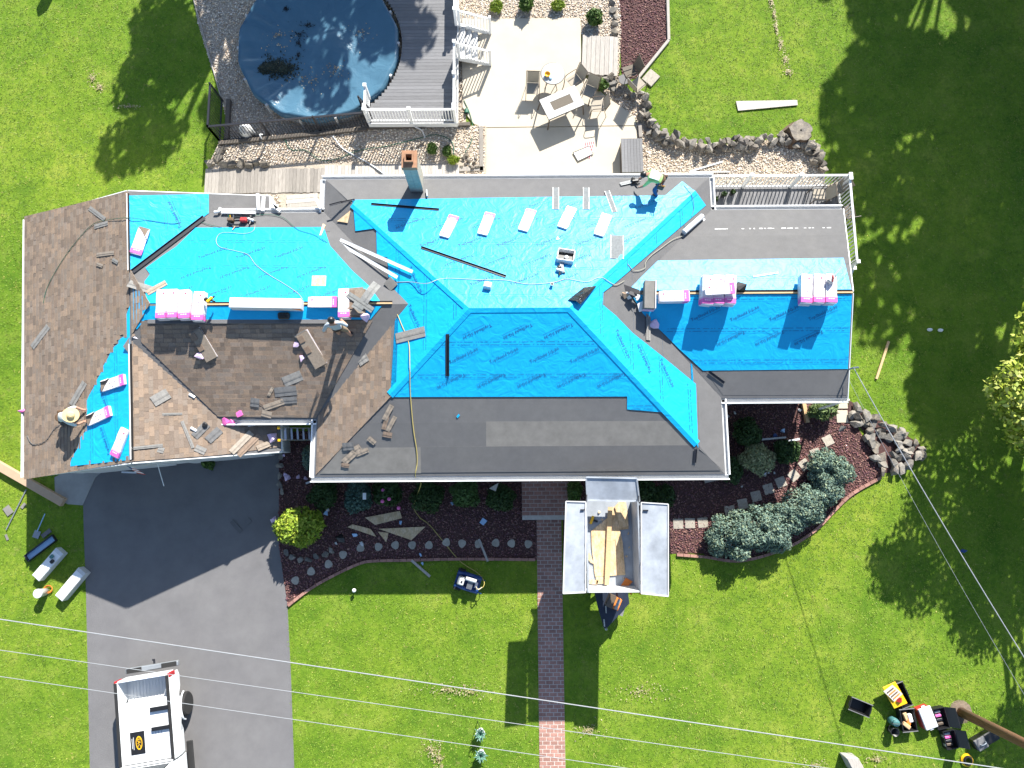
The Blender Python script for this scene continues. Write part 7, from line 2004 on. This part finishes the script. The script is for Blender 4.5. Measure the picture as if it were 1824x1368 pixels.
# ================================================================= PEOPLE
def person(label, m, J, edges, eye=None, cap=None, capm=None, extras=None):
    """J: name -> (x, y, z, r); edges: (a, b, colour)"""
    t = thing('person', label, 'person', m)
    names = list(J); idx = {n: i for i, n in enumerate(names)}
    me = bpy.data.meshes.new('body_skeleton')
    me.from_pydata([J[n][:3] for n in names], [(idx[a], idx[b]) for a, b, c in edges], [])
    o = bpy.data.objects.new('body_skeleton', me); col.objects.link(o)
    sk = o.modifiers.new('skin', 'SKIN')
    o.modifiers.new('sub', 'SUBSURF').levels = 1
    sd = me.skin_vertices[0].data if me.skin_vertices else None
    if sd is None:
        me.attributes.new('skin', 'FLOAT', 'POINT')
    for i, n in enumerate(names):
        sd[i].radius = (J[n][3], J[n][3]); sd[i].use_root = (i == 0)
    dg = bpy.context.evaluated_depsgraph_get(); dg.update()
    bm_ = bpy.data.meshes.new_from_object(o.evaluated_get(dg))
    bpy.data.objects.remove(o)
    seg = [(Vector(J[a][:3]), Vector(J[b][:3]), c, (J[a][3] + J[b][3]) / 2) for a, b, c in edges]
    at = bm_.color_attributes.new('Col', 'FLOAT_COLOR', 'CORNER')
    for p in bm_.polygons:
        p.use_smooth = True
        best, bc = 1e9, None
        for a, b, c, r in seg:
            ab = b - a; f = max(0, min(1, (p.center - a).dot(ab) / max(1e-9, ab.length_squared)))
            d_ = (p.center - (a + ab * f)).length - r
            if d_ < best: best, bc = d_, c
        for li in p.loop_indices: at.data[li].color = (*bc, 1)
    bm_.materials.clear()
    body = mobj('body', bm_, MT['cloth'], t)
    if extras: extras(t)
    return t
SK = (.38, .21, .14)
def hand(J, E, side, base, tip, wr, c=SK):
    """palm from wrist to tip direction and five fingers"""
    b, w = Vector(base), Vector(wr); d_ = (b - w).normalized(); up = Vector((0, 0, 1)); s_ = d_.cross(up)
    s_ = s_.normalized() if s_.length > .01 else Vector((0, 1, 0))
    for k in range(4):
        o = s_ * (.028 * (k - 1.5)); L = (.06, .075, .07, .055)[k]
        n1, n2 = '%sf%d' % (side, k), '%sg%d' % (side, k)
        p1 = b + o + d_ * L * .6 - up * .01; p2 = b + o * 1.1 + d_ * L * 1.1 - up * .04
        J[n1] = (*p1, .011); J[n2] = (*p2, .009); E += [(side + 'hand', n1, c), (n1, n2, c)]
    p1 = w.lerp(b, .5) + s_ * (.05 if side == 'l' else -.05); p2 = p1 + d_ * .04 + s_ * (.02 if side == 'l' else -.02)
    J[side + 't1'] = (*p1, .012); J[side + 't2'] = (*p2, .01); E += [(side + 'wrist', side + 't1', c), (side + 't1', side + 't2', c)]
def figure(pel, spine, chest, neck, head, top, sh, el, wr, hd, hip, kn, an, toe, shirt, trou, shoe, sleeve=None, calf=None):
    J = {'pel': (*pel, .14), 'spine': (*spine, .135), 'chest': (*chest, .155), 'neck': (*neck, .058), 'head': (*head, .095), 'top': (*top, .075)}
    E_ = [('pel', 'spine', shirt), ('spine', 'chest', shirt), ('chest', 'neck', SK), ('neck', 'head', SK), ('head', 'top', SK)]
    for i, s in enumerate('lr'):
        J[s + 'sh'] = (*sh[i], .075); J[s + 'el'] = (*el[i], .05); J[s + 'wrist'] = (*wr[i], .036); J[s + 'hand'] = (*hd[i], .036)
        E_ += [('chest', s + 'sh', shirt), (s + 'sh', s + 'el', sleeve or shirt), (s + 'el', s + 'wrist', SK if sleeve is None else sleeve), (s + 'wrist', s + 'hand', SK)]
        hand(J, E_, s, hd[i], None, wr[i])
        J[s + 'hip'] = (*hip[i], .105); J[s + 'kn'] = (*kn[i], .075); J[s + 'an'] = (*an[i], .048); J[s + 'toe'] = (*toe[i], .045)
        E_ += [('pel', s + 'hip', trou), (s + 'hip', s + 'kn', trou), (s + 'kn', s + 'an', calf or trou), (s + 'an', s + 'toe', shoe)]
    h = Vector(head); f = Vector(toe[0]) - Vector(an[0]); f.z = 0
    return J, E_
def face(t, head, fwd, up=(0, 0, 1)):
    h, f, u = Vector(head), Vector(fwd).normalized(), Vector(up); s_ = f.cross(u).normalized(); u = s_.cross(f)
    for k in (-1, 1):
        MB().lathe([(.002, -.012), (.012, 0), (.002, .012)], 8, Matrix.Translation(h + f * .1 + s_ * .035 * k + u * .01)).obj('eye', MT['black_plastic'], t)
        MB().lathe([(.004, -.03), (.02, 0), (.004, .03)], 8, Matrix.Translation(h + s_ * .098 * k)).obj('ear', MT['skin'], t)
    MB().lathe([(.018, -.03), (.012, .01), (.003, .02)], 8, Matrix.Translation(h + f * .11 - u * .01)).obj('nose', MT['skin'], t)
    MB().bar(h + f * .1 - u * .05 - s_ * .03, h + f * .1 - u * .05 + s_ * .03, .01, .012).obj('mouth', MT['lip'], t)
mk('skin', SK, .6, var=.06); mk('lip', (.3, .1, .08), .6, var=.05)
# standing roofer
fp = CS.hit(614, 596)
M1 = Matrix.Translation(fp) @ Matrix.Rotation(math.radians(100), 4, 'Z')
sl_ = -.16
J, E_ = figure((0, 0, .93), (.02, 0, 1.12), (.04, 0, 1.36), (.05, 0, 1.5), (.08, 0, 1.6), (.07, 0, 1.72),
    ((.03, .21, 1.42), (.03, -.21, 1.42)), ((-.1, .4, 1.2), (-.06, -.36, 1.18)), ((.1, .3, 1.05), (.14, -.24, 1.04)), ((.16, .24, 1.02), (.2, -.18, 1.02)),
    ((0, .1, .88), (0, -.1, .88)), ((.06, .13, .48), (.02, -.17, .47)), ((.02, .14, .1), (-.1, -.22, .06)), ((.18, .16, .08), (.06, -.25, .05)),
    (.36, .41, .45), (.23, .17, .11), (.015, .015, .018), None, SK)
def ex1(t):
    MB().lathe([(.1, 1.62), (.112, 1.66), (.1, 1.74), (.06, 1.785), (.005, 1.8)], 18, Matrix.Translation((.075, 0, 0))).obj('beanie', MT['black_plastic'], t, smooth=True)
    face(t, (.08, 0, 1.6), (1, 0, -.1))
    MB().lathe([(.15, .97), (.155, 1.02), (.15, 1.05)], 18, Matrix.Translation((0, 0, 0)), sy=1.15).obj('belt', MT['leather'], t)
person('roofer in dark beanie, pale shirt and shorts standing on the link slope', M1, J, E_, extras=ex1)
# kneeling roofer
M2 = Matrix.Translation(GL.hit(121, 746)) @ Matrix.Rotation(math.radians(3), 4, 'Z')
s_ = .32
def zz(x): return x * s_            # roof rises towards the ridge
J, E_ = figure((0, 0, .42), (.17, 0, .55), (.38, 0, .68), (.5, 0, .74), (.6, 0, .76), (.7, 0, .82),
    ((.4, .2, .68), (.4, -.2, .68)), ((.52, .32, .5), (.55, -.3, .48)), ((.68, .24, .36), (.74, -.2, .38)), ((.75, .22, .34), (.8, -.18, .38)),
    ((0, .12, .38), (0, -.12, .38)), ((.3, .2, .17), (.3, -.2, .17)), ((-.12, .18, .06), (-.12, -.18, .06)), ((-.24, .18, .0), (-.24, -.18, .0)),
    (.5, .53, .5), (.03, .03, .035), (.02, .02, .02))
def ex2(t):
    R_ = Matrix.Translation((.64, 0, .86)) @ Matrix.Rotation(.5, 4, 'Y')
    MB().lathe([(.24, 0), (.245, .008), (.12, .02), (.11, .1), (.07, .13), (.005, .135)], 22, R_).obj('straw_hat', MT['straw'], t)
    face(t, (.6, 0, .76), (.8, 0, -.6), (.6, 0, .8))
    MB().lathe([(.15, -.03), (.16, 0), (.15, .03)], 16, Matrix.Translation((.03, 0, .44)) @ Matrix.Rotation(.9, 4, 'Y')).obj('tool_belt', MT['leather'], t)
    MB().box(-.1, .06, .13, .25, .3, .46).obj('pouch', MT['leather'], t, bevel=.03)
person('roofer in straw hat and white shirt kneeling at the blue strip', M2, J, E_, extras=ex2)
# bending roofer
M3 = Matrix.Translation(MN.hit(1170, 341)) @ Matrix.Rotation(math.radians(160), 4, 'Z')
J, E_ = figure((0, 0, .84), (.17, 0, .92), (.4, 0, .95), (.52, 0, .93), (.62, .02, .87), (.7, .03, .82),
    ((.4, .2, .93), (.4, -.2, .93)), ((.5, .26, .64), (.52, -.24, .66)), ((.6, .22, .36), (.68, -.1, .42)), ((.64, .2, .28), (.72, -.08, .34)),
    ((0, .12, .8), (0, -.12, .8)), ((.14, .2, .42), (.1, -.18, .42)), ((-.06, .22, .1), (-.02, -.2, .1)), ((.1, .25, .07), (.14, -.21, .08)),
    (.33, .62, .22), (.03, .09, .22), (.02, .02, .02))
def ex3(t):
    MB().lathe([(.11, -.02), (.115, .02), (.09, .08), (.005, .1)], 18, Matrix.Translation((.66, .02, .88)) @ Matrix.Rotation(.6, 4, 'Y')).obj('cap', MT['black_plastic'], t, smooth=True)
    face(t, (.62, .02, .87), (.5, 0, -.85), (.85, 0, .5))
    MB().lathe([(.16, -.04), (.17, 0), (.16, .04)], 16, Matrix.Translation((.02, 0, .86)) @ Matrix.Rotation(1.0, 4, 'Y')).obj('tool_belt', MT['leather'], t)
    for y in (-.24, .16): MB().box(-.14, .08, y, y + .1, .66, .9).obj('pouch', MT['leather'], t, bevel=.03)
    for k in range(3): MB().tube([(-.1 + .05 * k, .2, .88), (-.14 + .06 * k, .24, 1.02)], .015, 6).obj('tool', MT[('yellow', 'orange', 'raw_wood')[k]], t)
    MB().slab([V3(.12, -.14, 1.06), V3(.46, -.17, 1.115), V3(.46, .17, 1.115), V3(.12, .14, 1.06)], V3(0, 0, -.03), (.62, .66, .56)).obj('sunlit_back', MT['cloth'], t)  # pale sheet paints overexposed sunlight on the back of the green shirt
person('roofer in green shirt bending over the back eave', M3, J, E_, extras=ex3)
nail_gun(fr(MN, (1126, 326), (1136, 325), .03), 'dark nail gun in the hand of the bending roofer', 'black_plastic')
loose(MN, (1105, 328), (1132, 322), .14, (.25, .26, .26), 'grey strip being nailed at the back eave', .05)

# chalk line on the back wing felt, more plywood in the trailer
for k in range(26):
    u = 1272 + k * 8 + rnd.uniform(-2, 2)
    if rnd.random() < .2: continue
    MB().bar(WN.hit(u, 408 - .012 * (u - 1272), .014), WN.hit(u + rnd.uniform(2, 8), 408 - .012 * (u - 1266), .014), rnd.uniform(.012, .035), .004, up=WN.n).obj('chalk_mark', MT['white_trim'], house)
for lb, pix, off in (('tan plywood strip under the long plank of the debris trailer', [(1060, 1000), (1075, 1000), (1076, 1040), (1062, 1040)], .02), ('narrow grooved plywood strip by the bed wall of the debris trailer', [(1096, 960), (1104, 958), (1110, 1012), (1101, 1014)], .05), ('splintered plywood chip on the trailer floor', [(1050, 1032), (1066, 1034), (1064, 1041), (1049, 1040)], .02)):
    in_tr(lb, pix, off)
for k, (u, v) in enumerate(((1118, 950), (1120, 975), (1116, 990), (1112, 1030), (1072, 925), (1068, 912))):
    o = mobj('wood_chip', crumple(rnd, .05), MT['osb']); o.location = TFL.hit(u, v, .03); tag(o, 'small pale wood chip on the floor of the debris trailer', 'wood chip', 'wood chips in the trailer')

def g_(u, v, sx=1, sy=1): p = U(u, v, .03); return (p.x, p.y, sx, sy, 0)
DRY = [(.36, .3, .17), (.3, .25, .12), (.42, .37, .23), (.22, .2, .08)]
litter('dry_grass', [g_(1374, 2, .5, 1.3), g_(1379, 25, .4, 1.3), g_(1383, 50, .4, 1.3), g_(1391, 78, .4, 1.3), g_(1399, 105, .5, 1), g_(1405, 128, .6, .6)], 700, .16, .03, DRY, .02, 'thin dry worn line in the sunny back lawn', 'dry grass')
litter('dry_grass', [g_(795, 1228, 2.4, .7), g_(840, 1232, 2, .6), g_(1140, 1232, 2.2, .8), g_(770, 1335, .8, .7), g_(782, 1350, .6, 1), g_(1048, 1300, 1, .6)], 800, .3, .03, DRY, .02, 'faded dry patches in the lawn on both sides of the brick path', 'dry grass')
litter('dry_grass', [g_(165, 140, .5, .9), g_(178, 155, .7, .5), g_(230, 190, 1.6, .3), g_(1560, 1352, 1.6, .6), g_(1450, 1362, 2, .5)], 500, .22, .03, DRY, .02, 'small bare earth spots in the side lawn and road edge', 'dry grass')
